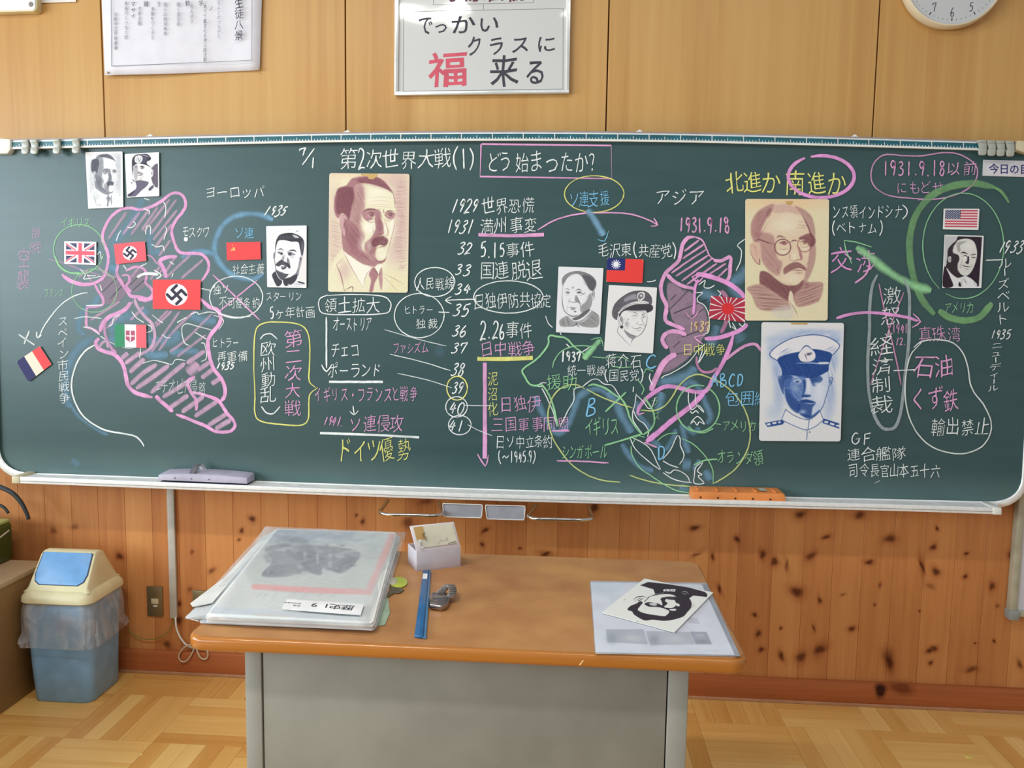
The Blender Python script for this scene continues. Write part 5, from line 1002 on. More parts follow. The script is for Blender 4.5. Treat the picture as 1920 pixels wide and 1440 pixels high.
c.poly([(95, 570), (130, 530), (190, 540), (215, 640), (210, 760), (180, 770), (130, 690)], (214, 180, 158), 1, 10); c.line([(95, 560), (110, 660), (160, 750), (205, 778), (212, 730)], 8, D, .7); c.line([(120, 570), (160, 590), (170, 680)], 7, Mi, .8); c.line([(205, 720), (208, 780)], 10, D, .8)
c.line([(395, 480), (430, 460), (500, 480)], 18, D, .7, 8); c.poly([(640, 490), (700, 450), (780, 430), (835, 500), (820, 560), (770, 580), (720, 510)], D, .75, 18); c.line([(150, 520), (200, 500), (290, 530), (370, 552)], 12, D, .95)
for (cx, cy, rx) in ((465, 585, 90), (710, 560, 78)):
    t = np.linspace(0, 6.3, 30); c.line([(cx+rx*math.cos(a), cy+rx*1.0*math.sin(a)) for a in t], 12 if cx < 500 else 9, D, .9 if cx < 500 else .7, taper=False)
c.line([(550, 530), (590, 508), (635, 515)], 13, D, .9); c.poly([(425, 540), (480, 515), (520, 540), (490, 560)], Mi, .8, 8); c.line([(425, 540), (480, 520), (525, 540)], 10, D, .85); c.blob(480, 545, 18, 14, D, .7); c.line([(430, 600), (480, 615), (520, 590)], 7, Mi, .8); c.blob(470, 640, 50, 20, WH, .7)
c.line([(660, 525), (710, 515), (760, 530)], 12, D, .9); c.blob(715, 535, 22, 14, D, .8); c.line([(680, 580), (720, 590), (760, 570)], 7, Mi, .8); c.blob(715, 600, 40, 12, WH, .7)
c.poly([(640, 580), (660, 600), (690, 700), (670, 730), (650, 660)], Mi, .8, 12); c.line([(550, 730), (590, 740), (640, 725), (680, 730)], 12, D, .55); c.line([(545, 660), (540, 720)], 8, Mi, .6); c.blob(600, 690, 30, 50, WH, .7)
c.poly([(475, 880), (480, 820), (560, 765), (640, 755), (720, 810), (725, 850), (650, 820), (560, 850), (500, 885)], D, .7, 16); c.line([(580, 850), (640, 845), (700, 850)], 10, D, .7); c.blob(650, 875, 40, 12, Mi, .6); c.blob(580, 940, 110, 60, WH, .55); c.line([(440, 900), (400, 850), (430, 780)], 9, Mi, .6); c.line([(720, 780), (760, 760)], 8, Mi, .5)
c.poly([(215, 860), (300, 870), (400, 950), (500, 1010), (620, 1010), (700, 950), (680, 1040), (600, 1120), (580, 1200), (500, 1180), (380, 1100), (240, 1010), (205, 980)], D, .82, 20); c.hatch([(230, 880), (420, 960), (620, 1010), (560, 1180), (380, 1100), (230, 1000)], .9, 18, 8, (92, 48, 56), .4)
c.poly([(545, 1080), (575, 1100), (590, 1190), (560, 1260), (530, 1180)], (228, 216, 190), .95, 8); c.poly([(700, 990), (720, 960), (760, 980), (740, 1060)], Mi, .5, 20)
P1 = [(65, 1040), (230, 1000), (380, 1100), (520, 1190), (540, 1290), (210, 1290), (120, 1130)]; P2_ = [(590, 1130), (700, 1000), (830, 975), (920, 1000), (870, 1190), (650, 1260), (600, 1200)]
c.poly(P1, Mi, .55, 20); c.poly(P2_, Mi, .6, 20); c.hatch(P1, .06, 15, 8, D, .6); c.hatch(P2_, -.35, 15, 8, D, .6); c.hatch(P1, .1, 34, 6, (216, 188, 172), .6); c.hatch(P2_, -.4, 40, 6, (216, 188, 172), .6); c.line([(540, 1190), (600, 1280), (635, 1360)], 8, D, .7); c.poly([(340, 1290), (520, 1240), (600, 1290), (560, 1390), (400, 1380)], (206, 200, 192), .6, 40); c.grain(6)
rt = print_card('portrait_card', 'large brown pencil portrait of a bald man with round spectacles', 'portrait', [(1397.5, 373), (1554.7, 373.5), (1551.7, 601), (1397, 601)], c, [(45, 42), (988, 45), (970, 1410), (42, 1410)], rad=5, group='portraits on the chalkboard')
tape(rt, [(1473, 377), (1487, 377), (1485, 383), (1480, 385), (1474, 382)])

# ---- large blue portrait, naval officer in white cap
c = Canvas(1020, 1440, .27, (222, 222, 222)); B1, B2, B3, WH = (34, 70, 136), (78, 112, 176), (150, 172, 212), (228, 228, 230)
for x, y, rx, ry_, a in ((600, 150, 320, 40, .6), (300, 230, 200, 60, .6), (160, 360, 60, 120, .55), (220, 560, 60, 150, .7), (250, 850, 70, 200, .5), (880, 230, 80, 80, .6), (860, 450, 60, 130, .6), (830, 850, 60, 200, .6), (180, 1050, 90, 100, .35), (790, 1050, 60, 120, .4)): c.blob(x, y, rx, ry_, B3, a)
c.hatch([(130, 300), (500, 120), (850, 130), (940, 240), (880, 300), (620, 180), (300, 260), (160, 400)], -.3, 14, 7, B2, .3); c.hatch([(180, 480), (270, 500), (310, 900), (250, 1050), (160, 800)], 1.2, 16, 7, B2, .25); c.hatch([(830, 420), (900, 500), (860, 900), (760, 1000), (800, 700)], 1.3, 16, 7, B2, .3)
c.poly([(155, 380), (240, 300), (400, 210), (600, 180), (760, 195), (880, 260), (925, 310), (880, 370), (840, 405), (740, 360), (600, 330), (440, 370), (300, 420), (225, 470), (160, 420)], (226, 224, 228), 1, 6); c.hatch([(220, 400), (340, 320), (420, 350), (240, 440)], -.5, 14, 7, B2, .45); c.hatch([(740, 350), (860, 290), (900, 340), (830, 390)], -.5, 14, 7, B2, .45)
c.line([(225, 470), (150, 425), (150, 375), (240, 295), (400, 215), (600, 180), (760, 195), (880, 250), (925, 305), (885, 365), (840, 410)], 10, B1, .9, taper=False)
c.poly([(225, 455), (330, 400), (470, 370), (620, 340), (760, 360), (840, 400), (805, 520), (795, 590), (700, 640), (600, 670), (420, 650), (300, 700), (270, 560)], B1, 1, 8); c.hatch([(260, 470), (500, 390), (800, 400), (780, 600), (320, 660)], 1.1, 30, 8, B2, .35)
c.poly([(470, 390), (550, 300), (640, 370), (650, 440), (600, 478), (500, 478), (465, 430)], (226, 222, 226), 1, 5); c.line([(470, 380), (550, 302), (640, 365)], 12, B1, .9); c.line([(530, 390), (545, 420), (560, 465)], 9, (60, 60, 90), .9); c.blob(575, 397, 22, 14, (50, 54, 90), .95); c.blob(602, 388, 12, 12, (50, 54, 90), .8); c.line([(440, 500), (600, 495), (700, 505), (800, 500)], 10, (200, 210, 230), .9); c.poly([(680, 490), (790, 485), (800, 505), (720, 508)], WH, .9, 6)
c.poly([(280, 640), (420, 640), (580, 670), (700, 640), (790, 600), (800, 700), (780, 840), (740, 980), (660, 1080), (580, 1120), (480, 1080), (380, 1020), (320, 920), (300, 780)], (196, 206, 224), 1, 8)
c.poly([(280, 620), (400, 650), (370, 730), (400, 860), (480, 950), (470, 1060), (380, 1010), (320, 900), (300, 760)], B1, .9, 26); c.poly([(300, 700), (520, 640), (540, 720), (530, 860), (470, 920), (380, 860)], B2, .75, 30); c.hatch([(330, 760), (500, 760), (500, 980), (400, 1000)], .9, 20, 8, B1, .4)
c.poly([(590, 650), (700, 640), (730, 690), (640, 760), (600, 700)], B1, .85, 20); c.poly([(510, 690), (545, 700), (540, 800), (500, 880), (520, 780)], B1, .85, 16)
c.line([(390, 680), (430, 660), (500, 690)], 10, (200, 210, 230), .8); c.poly([(400, 700), (450, 680), (500, 700), (460, 730)], (190, 200, 222), .9, 8); c.blob(450, 708, 22, 14, B1, .95); c.line([(400, 740), (460, 765), (500, 745)], 8, B1, .8); c.line([(620, 690), (680, 700)], 14, B1, .9); c.blob(680, 735, 44, 22, (214, 220, 232), .8)
c.poly([(500, 860), (560, 850), (605, 860), (580, 880), (510, 880)], B1, .95, 10); c.blob(575, 760, 18, 80, (224, 226, 234), .9); c.blob(700, 840, 60, 110, (222, 224, 232), .7); c.blob(430, 780, 40, 50, (170, 186, 214), .5)
c.poly([(450, 1010), (470, 950), (520, 915), (590, 925), (655, 945), (620, 1000), (600, 1100), (520, 1090)], B1, .85, 18); c.line([(540, 945), (600, 955), (650, 945)], 8, (220, 224, 234), .9); c.poly([(460, 930), (530, 905), (600, 915), (655, 940), (540, 940)], B1, .95, 10); c.blob(510, 1045, 36, 24, (170, 186, 214), .8); c.poly([(480, 1060), (600, 1090), (700, 1020), (660, 1080), (580, 1125), (500, 1090)], B1, .8, 14)
c.line([(800, 600), (805, 750), (770, 880), (730, 1000), (660, 1080), (590, 1130)], 8, B1, .9); c.line([(230, 700), (245, 650), (280, 660), (290, 780), (260, 760)], 10, B1, .9); c.poly([(235, 690), (265, 655), (290, 700), (295, 850), (260, 780)], B1, .75, 14); c.line([(805, 660), (840, 660), (835, 720), (800, 770)], 10, B1, .85); c.blob(815, 700, 12, 30, B1, .6); c.line([(300, 780), (380, 775)], 4, (214, 220, 230), .7); c.line([(700, 770), (760, 772)], 4, (240, 240, 240), .7)
c.poly([(320, 1020), (400, 1080), (560, 1135), (680, 1080), (710, 1040), (745, 1130), (640, 1220), (560, 1245), (420, 1210), (280, 1140)], (226, 226, 228), 1, 6)
for p in ([(320, 1015), (275, 1135), (300, 1150)], [(320, 1020), (420, 1090), (560, 1135), (640, 1100), (705, 1035)], [(705, 1035), (740, 1125)], [(280, 1140), (420, 1205), (550, 1248), (660, 1205), (745, 1130)], [(585, 1130), (570, 1240)], [(555, 1245), (560, 1300), (553, 1360)]): c.line(p, 8, B1, .8, taper=False)
for q in ([(85, 1170), (280, 1135), (305, 1165), (280, 1190), (115, 1218)], [(745, 1120), (920, 1175), (920, 1235), (730, 1170)]): c.poly(q, B1, .95, 8, curve=False)
for q in ([(105, 1180), (145, 1172), (150, 1195), (115, 1200)], [(165, 1168), (215, 1158), (215, 1178), (175, 1185)], [(235, 1155), (262, 1152), (260, 1172), (238, 1174)], [(760, 1145), (800, 1155), (790, 1175), (750, 1165)], [(820, 1165), (870, 1180), (860, 1200), (815, 1185)], [(885, 1190), (925, 1195), (925, 1215), (885, 1208)]): c.poly(q, WH, 1, 5, curve=False)
c.blob(588, 1273, 9, 9, (60, 60, 80), .9); c.grain(5)
rt = print_card('portrait_card', 'large blue pencil portrait of a naval officer in a white peaked cap', 'portrait', [(1428, 604), (1582.5, 605.5), (1576, 827.7), (1423.2, 826.5)], c, [(48, 38), (975, 45), (935, 1378), (20, 1372)], rad=5, Yf=YB-.0085, group='portraits on the chalkboard')
tape(rt, [(1482, 605), (1515, 605.5), (1513, 609), (1484, 608)], YB-.0092)

# ---- photograph of a smiling man
c = Canvas(847, 1440, .2, (224, 226, 226)); K = (44, 30, 44); G = (120, 116, 118)
c.poly([(345, 535), (728, 545), (680, 1325), (105, 1325), (160, 980), (300, 620)], K, 1, 6, curve=False); c.poly([(140, 525), (345, 535), (320, 600), (220, 680), (180, 800), (180, 960), (130, 1010)], (196, 196, 198), 1, 8, curve=False)
c.poly([(330, 610), (420, 575), (520, 575), (600, 620), (640, 720), (650, 830), (625, 950), (580, 1060), (520, 1140), (450, 1160), (380, 1120), (340, 1040), (320, 900), (260, 820), (270, 720)], (214, 214, 208), 1, 8)
c.poly([(180, 860), (190, 740), (260, 650), (330, 610), (280, 700), (270, 790), (350, 830), (370, 900), (340, 980), (330, 1080), (400, 1150), (340, 1190), (200, 1080), (170, 960)], (52, 44, 50), 1, 12); c.hatch([(250, 700), (400, 600), (420, 740), (270, 820)], -.9, 14, 7, (224, 224, 220), .7); c.poly([(330, 640), (480, 610), (440, 640), (380, 680), (390, 760), (350, 780)], G, .5, 16)
c.poly([(190, 870), (235, 850), (240, 920), (220, 950), (195, 930)], (190, 188, 184), 1, 6); c.line([(205, 880), (225, 900), (210, 930)], 8, K, .8); c.line([(390, 800), (440, 790), (500, 815)], 22, K, .95); c.line([(425, 852), (465, 838), (500, 862)], 14, K, .95); c.poly([(500, 850), (525, 870), (515, 970), (460, 950), (490, 920)], K, .9, 8); c.line([(560, 828), (620, 818)], 14, K, .9); c.line([(565, 866), (620, 872)], 13, K, .9); c.line([(405, 985), (450, 1005), (500, 1018), (555, 1015)], 15, K, .95); c.line([(430, 1010), (490, 1034), (545, 1030)], 12, (244, 244, 240), 1); c.line([(430, 1026), (490, 1052), (540, 1046)], 9, G, .9); c.line([(395, 960), (380, 1010), (400, 1050)], 8, G, .8); c.line([(430, 900), (400, 960)], 8, G, .6); c.line([(345, 970), (340, 1100)], 9, G, .8); c.line([(570, 980), (565, 1020)], 6, G, .7); c.blob(520, 690, 80, 60, (226, 226, 220), .8); c.blob(450, 890, 30, 40, (232, 232, 226), .8)
c.poly([(165, 1040), (240, 1120), (340, 1190), (430, 1170), (480, 1165), (580, 1220), (640, 1325), (270, 1325)], (224, 224, 224), 1, 8); c.poly([(130, 1020), (165, 1050), (225, 1180), (270, 1325), (110, 1325)], K, 1, 6); c.poly([(355, 1290), (380, 1255), (400, 1325), (365, 1325)], K, 1, 5); c.line([(430, 1190), (460, 1240), (490, 1290)], 16, G, .7); c.line([(410, 1210), (410, 1320)], 8, G, .6); c.line([(620, 1300), (600, 1230)], 8, G, .6)
print_card('portrait_card', 'black and white photograph of a smiling grey-haired man, below the striped flag', 'portrait', [(1771, 440.3), (1844.5, 442), (1840, 540), (1766.8, 540)], c, [(135, 510), (755, 525), (720, 1352), (100, 1352)], rad=1.2, dens=1.8, group='portraits on the chalkboard')

# ================================================================= FLAGS
RED = (232, 72, 74)
def flag(label, quad, cv, rad=1.2, dens=2.4, Yf=YB-.0056, edge=None):
    return print_card('flag_card', label, 'flag', quad, cv, [(0, 0), (cv.W/cv.k, 0), (cv.W/cv.k, cv.H/cv.k), (0, cv.H/cv.k)], group='paper flags on the chalkboard', rad=rad, dens=dens, Yf=Yf, edge=edge)
def hooked(c, cx, cy, R_, r_, rot):
    t = np.linspace(0, 2*math.pi, 40)[:-1]; c.poly([(cx+R_*math.cos(a), cy+R_*math.sin(a)) for a in t], (236, 232, 236), 1, curve=False)
    for k in range(4):
        a = rot+k*math.pi/2; u = np.array([math.cos(a), math.sin(a)]); v = np.array([-u[1], u[0]])
        c.line([np.array([cx, cy]), np.array([cx, cy])+u*r_, np.array([cx, cy])+u*r_+v*r_], R_*.26, (44, 38, 58), 1, curve=False, taper=False)
c = Canvas(180, 120, 1.0, (236, 92, 104)); hooked(c, 88, 62, 42, 25, math.radians(-45)); flag('small red flag with hooked cross in white disc, near the striped blue flag', [(213, 457.5), (271.5, 452.5), (274.5, 489.3), (217.5, 495.5)], c)
c = Canvas(180, 115, 1.3, RED); hooked(c, 90, 58, 42, 25, math.radians(-45)); flag('large red flag with hooked cross in white disc, middle of the left map', [(286.5, 524.3), (376, 524.5), (375.5, 581), (286.5, 579)], c)
c = Canvas(180, 128, 1.0, (238, 238, 244)); NV = (66, 66, 98); RD = (222, 92, 112)
for q in ([(28, 10), (70, 10), (70, 38)], [(10, 20), (10, 46), (48, 46)], [(112, 10), (152, 10), (112, 38)], [(170, 20), (170, 46), (132, 46)], [(10, 82), (48, 82), (10, 108)], [(28, 118), (70, 118), (70, 90)], [(132, 82), (170, 82), (170, 108)], [(112, 90), (112, 118), (152, 118)]): c.poly(q, NV, 1, curve=False)
for p in ([(10, 14), (62, 48)], [(170, 14), (118, 48)], [(10, 114), (62, 80)], [(170, 114), (118, 80)]): c.line(p, 7, RD, 1, curve=False, taper=False)
c.poly([(80, 8), (100, 8), (100, 120), (80, 120)], RD, 1, curve=False); c.poly([(8, 53), (172, 53), (172, 75), (8, 75)], RD, 1, curve=False); c.line([(3, 3), (177, 3), (177, 125), (3, 125), (3, 3)], 8, (240, 238, 244), 1, curve=False, taper=False)
flag('blue, white and red flag with crossed diagonal stripes, in a green chalk circle', [(120.5, 452.3), (180.5, 453.3), (180, 497), (120.5, 494.5)], c)
c = Canvas(180, 96, 1.0, RED); Yl = (238, 206, 110); c.line([(24, 34), (42, 44), (34, 30)], 3.5, Yl, 1); c.line([(22, 44), (40, 30)], 3.5, Yl, 1, taper=False); c.line([(30, 26), (42, 30), (40, 42), (26, 42)], 3.5, Yl, 1); c.poly([(30, 14), (34, 14), (34, 19), (30, 19)], Yl, .8)
flag('plain red flag with tiny yellow emblem in its corner', [(424.5, 454.8), (488, 453.3), (489, 486.3), (425.5, 488)], c)
c = Canvas(180, 128, 1.0, (234, 230, 234)); c.poly([(0, 0), (57, 0), (57, 128), (0, 128)], (50, 138, 98), 1, curve=False); c.poly([(122, 0), (180, 0), (180, 128), (122, 128)], (236, 100, 112), 1, curve=False); c.poly([(64, 36), (114, 36), (114, 84), (89, 98), (64, 84)], (176, 84, 110), 1, curve=False); c.line([(68, 64), (110, 64)], 7, (244, 238, 240), 1, taper=False); c.line([(89, 40), (89, 92)], 7, (244, 238, 240), 1, taper=False); c.line([(64, 36), (114, 36), (114, 84), (89, 98), (64, 84), (64, 36)], 2, (140, 60, 90), .8, curve=False, taper=False)
flag('green, white and red flag with a shield in the middle', [(215, 607.5), (274, 609), (274.5, 652.5), (215.5, 650.5)], c)
c = Canvas(180, 130, 1.0, (222, 216, 196)); c.poly([(0, 0), (60, 0), (60, 130), (0, 130)], (40, 38, 92), 1, curve=False); c.poly([(120, 0), (180, 0), (180, 130), (120, 130)], (226, 70, 74), 1, curve=False)
flag('tilted blue, white and red tricolour flag at the left edge', [(31, 678), (74.5, 649), (96.5, 683), (53.5, 716)], c)
c = Canvas(180, 120, 1.2, (232, 66, 62)); c.poly([(0, 0), (90, 0), (90, 60), (0, 60)], (38, 46, 112), 1, curve=False)
for k in range(12): a = k*math.pi/6; c.line([(45+9*math.cos(a), 30+9*math.sin(a)), (45+22*math.cos(a), 30+22*math.sin(a))], 4.5, (236, 238, 244), 1, taper=False)
t = np.linspace(0, 6.28, 20)[:-1]; c.poly([(45+12*math.cos(a), 30+12*math.sin(a)) for a in t], (238, 240, 246), 1, curve=False)
flag('red flag with a white sun on a blue corner', [(1138.5, 483.8), (1207, 486.5), (1204.5, 531), (1136.5, 528.5)], c, rad=3)
c = Canvas(180, 125, 1.4, (236, 230, 230)); SR = (176, 52, 74)
for k in range(16):
    a0 = k*math.pi/8-math.pi/32*1.6; a1 = k*math.pi/8+math.pi/32*1.6; c.poly([(90, 62), (90+150*math.cos(a0), 62+150*math.sin(a0)), (90+150*math.cos(a1), 62+150*math.sin(a1))], SR, 1, curve=False)
t = np.linspace(0, 6.28, 30)[:-1]; c.poly([(90+31*math.cos(a), 62+31*math.sin(a)) for a in t], (216, 48, 54), 1, curve=False)
flag('flag with a red sun and sixteen red rays on white', [(1333, 554.3), (1400, 560), (1397, 604), (1328.5, 597.5)], c, Yf=YB-.0050)
c = Canvas(180, 108, 1.6, (226, 226, 222)); 
for k in range(7): c.poly([(8, 7+k*13.6), (172, 7+k*13.6), (172, 13.6+k*13.6), (8, 13.6+k*13.6)], (188, 60, 84), 1, curve=False)
for k in range(6): c.poly([(8, 13.6+k*13.6), (172, 13.6+k*13.6), (172, 20.6+k*13.6), (8, 20.6+k*13.6)], (232, 206, 204), 1, curve=False)
c.poly([(8, 6), (86, 6), (86, 54), (8, 54)], (74, 78, 108), 1, curve=False)
for r_ in range(9):
    for k in range(6 if r_ % 2 == 0 else 5): x = 14+k*13+(0 if r_ % 2 == 0 else 6.5); y = 9.5+r_*5.1; c.poly([(x-2.4, y-1.6), (x+2.4, y-1.6), (x+2.4, y+1.6), (x-2.4, y+1.6)], (206, 212, 222), 1, curve=False)
flag('striped red and white flag with many stars, above the photograph of a smiling man', [(1769.6, 391.3), (1836.5, 391.5), (1834.5, 431), (1768, 430)], c, Yf=YB-.0056)
# ================================================================= THINGS ON AND AROUND THE BOARD
glyph_cache = {ch: glyph(ch, .004) for ch in '歴史19近代の歩み静岡'}
clip_mat = mat('clip_plastic', (170, 172, 160), 0.3, var=0.04, coat=0.3)
def clip(x, wd, y0, y1, label, grp):
    c3 = onY([(x, (y0+y1)/2)], YB-.02)[0]; r_ = empty('map_clip', c3, label, 'clip', grp)
    slab('clip_body', [(x-wd*.55, y0-1), (x+wd*.45, y0-1), (x+wd*.6, y0+6), (x+wd*.65, y1-8), (x+wd*.3, y1-4), (x-wd*.25, y1-4), (x-wd*.3, y0+12)], YB-.026, YB-.016, clip_mat, r_, bev=.0025)
    slab('clip_tongue', rrect(x-wd*.42, y1-13, x+wd*.55, y1, 4.5), YB-.036, YB-.028, clip_mat, r_, bev=.002)
    slab('clip_hook', [(x-wd*.5, y0-2), (x+wd*.5, y0-2), (x+wd*.5, y0+3), (x-wd*.5, y0+3)], YB-.028, YB-.004, clip_mat, r_, bev=.001)
where = ['clear plastic map clip on the left end of the top rail, leftmost of four', 'plastic map clip touching the leftmost clip on the top rail', 'plastic map clip standing alone on the left top rail, third from the left', 'plastic map clip right above the small grey portrait']
for (x, y0, y1), l_ in zip(((45, 263, 289), (62, 263, 289), (104, 262, 288.5), (140, 261, 287.5)), where): clip(x, 13, y0, y1, l_, 'plastic map clips on the top rail')
where = ['clear plastic map clip at the right rail, nearest the teal ruler strip', 'second clear clip from the ruler strip on the right rail', 'third clear clip from the ruler strip on the right rail', 'clear plastic map clip beside the right rail end cap']
for (x, y0, y1), l_ in zip(((1842, 264, 291), (1859, 265, 292), (1876, 265.5, 292.5), (1894, 266, 293)), where): clip(x, 15, y0, y1, l_, 'plastic map clips on the top rail')

# magnetic sign
rt = empty('magnetic_sign', onY([(1900, 316)], YB-.004)[0], 'white magnetic strip with dark blue characters at the right end of the board', 'sign')
slab('sign_plate', [(1844, 299.5), (1990, 303), (1990, 334), (1842.5, 329.5)], YB-.0035, YB-.0005, mat('sign_white', (206, 204, 208), 0.5), rt, bev=.0006)
write('今日の目標', 1854, 306, 1950, 326, mater=mat('sign_blue', (44, 46, 110), 0.5), Y=YB-.0038, parent=rt, weight=.016, jit=0, plain=True, rise=0, name='lettering', skew=2)

# paper sheet pinned at top left
INK = mat('ink', (52, 52, 64), 0.6)
INKL = mat('ink_pale', (120, 120, 132), 0.6)
rt = empty('paper_notice', onY([(340, 40)], -.01)[0], 'white paper notice with columns of brush writing pinned to the wall, top left', 'notice')
us = np.linspace(0, 1, 15); vs_ = np.linspace(0, 1, 15); V = []; Fc = []
q = np.array([(186, -110), (494, -112), (487, 131.5), (196.5, 141)], float)
for j, v in enumerate(vs_):
    for i, u in enumerate(us):
        p = bil(q, np.array([u]), np.array([v]))[0]; p[1] += 1.2*math.sin(u*3.1)*v; Yp = -.0125-.006*math.sin(u*6.0)*(0.3+v*.7)-.010*max(0, .12-u)*8*(1-abs(v-.75)*2)
        V.append(onY([p], Yp)[0])
for j in range(14):
    for i in range(14): a = j*15+i; Fc.append((a, a+15, a+16, a+1))
o = obj('paper_sheet', V, Fc, mat('notice_paper', (218, 216, 222), 0.6, var=.02), rt, smooth=True); md = o.modifiers.new('t', 'SOLIDIFY'); md.thickness = .0006
for x, y in ((201, 136), (483, 129)):
    p = onY([(x, y)], -.0215)[0]; v, f = tube_vf([p, p+np.array([0, .004, 0])], [.0035, .003], 10); obj('drawing_pin', v, f, mat('brass', (226, 214, 170), .3, metal=.6), rt, smooth=True)
YP = -.0212
write('年生徒八景', 440, -24, 457, 76, mater=INK, Y=YP, parent=rt, vertical=True, jit=.4, name='brush_title', skew=-1)
for x, y0, t in ((411, -8, '創る人とのつながり'), (385, 8, '育てて集まれる学ぶ部活動'), (360, 8, '育み続き'), (335, 4, '輝く部活動'), (310, 4, '我らの新潟未来'), (286, 12, '未来をつくろう'), (262, 12, '志学志和'), (237, 2, '未来行くつなぐ町'), (217, 22, '浜松市立学校未来')):
    write(t, x-4, y0, x+3, y0+9*len(t), mater=INKL if x != 385 else INK, Y=YP, parent=rt, vertical=True, jit=.6, name='brush_column')
for x, y0, t in ((274, 2, '戦'), (352, 0, '動'), (250, 2, 'マサイ'), (298, 2, 'う'), (377, 0, '学'), (396, 10, 'ノ')): write(t, x-5, y0, x+4, y0+11*len(t), mater=INK, Y=YP, parent=rt, vertical=True, jit=.5, name='brush_column')
ln = [(208, -60), (209, 124), (472, 113), (473, -60)]
def hair(name, pts, w_, Y, material, parent):
    parts = []
    for a, b in zip(pts[:-1], pts[1:]):
        a, b = np.array(a, float), np.array(b, float); d = (b-a)/np.linalg.norm(b-a); n = np.array([-d[1], d[0]])*w_/2
        parts.append((onY([a-n, b-n, b+n, a+n], Y), [(0, 1, 2, 3)]))
    return obj(name, *merge(parts), material, parent)
hair('border_line', ln, 1.0, YP, INKL, rt)

# framed class motto
rt = empty('framed_motto', onY([(905, 60)], -.02)[0], 'silver framed white panel with black and red brush characters above the board', 'frame')
silver = mat('silver_frame', (222, 224, 220), 0.25, metal=.5, var=.02)
def bar(name, q, Yf, Yb_, material, parent, bev=.001): return slab(name, q, Yf, Yb_, material, parent, bev=bev)
gl, ntg, bg_ = newmat('laminated_sheet')
tcg = N(ntg, 'ShaderNodeTexCoord'); ng = N(ntg, 'ShaderNodeTexNoise', Scale=6.0, Detail=1.0); L(ntg, tcg.outputs['Object'], ng.inputs['Vector'])
bpg = N(ntg, 'ShaderNodeBump', Strength=.22, Distance=.01); L(ntg, ng.outputs['Fac'], bpg.inputs['Height']); L(ntg, bpg.outputs[0], bg_.inputs['Coat Normal'])
bg_.inputs['Base Color'].default_value = lin4((202, 203, 200)); bg_.inputs['Roughness'].default_value = .5; bg_.inputs['Coat Weight'].default_value = 1.0; bg_.inputs['Coat Roughness'].default_value = .06
slab('motto_sheet', [(748, -160), (1069, -160), (1063, 170), (744, 172)], -.014, -.006, gl, rt)
bar('frame_bar', [(740, -160), (750, -160), (746, 176), (739.5, 177)], -.02, -.001, silver, rt)
bar('frame_bar', [(1064, -160), (1073, -160), (1067, 174), (1061, 174)], -.02, -.001, silver, rt)
bar('frame_bar', [(739.5, 171.5), (1067, 168.5), (1067, 174.5), (739.5, 178)], -.0205, -.001, silver, rt)
YM = -.0144; RD_ = mat('brush_red', (204, 78, 98), .5); GI = mat('line_grey', (120, 118, 118), .6)
hair('border_line', [(757, 22), (756, 171)], .8, YM, GI, rt); hair('border_line', [(1056, 16), (1055.5, 167), (756, 171)], .8, YM, GI, rt); hair('border_line', [(757, 22), (1056, 16)], .8, YM, GI, rt)
hair('border_line', [(813, -30), (812.5, 9), (1000, 5), (1001, -30)], .8, YM, GI, rt); hair('border_line', [(906, 8), (906.5, 18)], .8, YM, GI, rt)
def brush(t, x0, y0, x1, y1, m_, wt=.012, nm='brush_character'): write(t, x0, y0, x1, y1, mater=m_, Y=YM, parent=rt, weight=wt, jit=.35, rise=.07, name=nm)
for ch, b in (('で', (783, 27, 812, 68)), ('っ', (811, 34, 842, 66)), ('か', (843, 26, 893, 65)), ('い', (896, 28, 938, 63)), ('ク', (874, 66, 906, 106)), ('ラ', (914, 66, 946, 104)), ('ス', (956, 66, 994, 102)), ('に', (1004, 65, 1044, 100))): brush(ch, *b, INK, .010)
brush('福', 802, 96, 878, 164, RD_, .016); brush('来', 916, 101, 972, 165, INK, .008); brush('る', 984, 110, 1026, 163, INK, .012)
brush('学級目標', 832, -34, 988, 4, mat('dark_red', (96, 40, 60), .6), .016)

# wall clock
cc = onY([(1793, -50)], -.05)[0]; cw = empty('wall_clock', (cc[0], 0, cc[2]), 'round white wall clock cut by the top edge of the picture', 'clock')
def lathe(name, prof, ctr, material, parent, n=56):
    V = []; Fc = []
    for (r_, y) in prof:
        for k in range(n): a = 2*math.pi*k/n; V.append((ctr[0]+r_*math.cos(a), y, ctr[2]+r_*math.sin(a)))
    for i in range(len(prof)-1):
        for k in range(n): Fc.append((i*n+k, i*n+(k+1) % n, (i+1)*n+(k+1) % n, (i+1)*n+k))
    Fc.append(tuple((len(prof)-1)*n+k for k in range(n))); Fc.append(tuple(range(n-1, -1, -1)))
    o = obj(name, V, Fc, material, parent, smooth=True); fix_normals(o); 
    try: o.data.set_sharp_from_angle(angle=.6)
    except Exception: pass
    return o
lathe('clock_case', [(.146, 0), (.156, -.006), (.160, -.02), (.159, -.036), (.155, -.044), (.1515, -.045), (.150, -.040)], cc, mat('clock_cream', (222, 208, 178), .4, var=.02), cw)
lathe('clock_face', [(.1498, -.039), (.1497, -.0405)], cc, mat('clock_face', (196, 198, 198), .5, var=.01), cw)
tks = []
for k in range(60):
    a = math.pi*2*k/60; r0, r1, wd = (.130, .140, .0016) if k % 5 == 0 else (.134, .139, .0005)
    u = np.array([math.sin(a), 0, math.cos(a)]); t_ = np.array([math.cos(a), 0, -math.sin(a)]); b0 = np.array([cc[0], -.0409, cc[2]])
    tks.append(([b0+u*r0-t_*wd, b0+u*r1-t_*wd, b0+u*r1+t_*wd, b0+u*r0+t_*wd], [(0, 1, 2, 3)]))
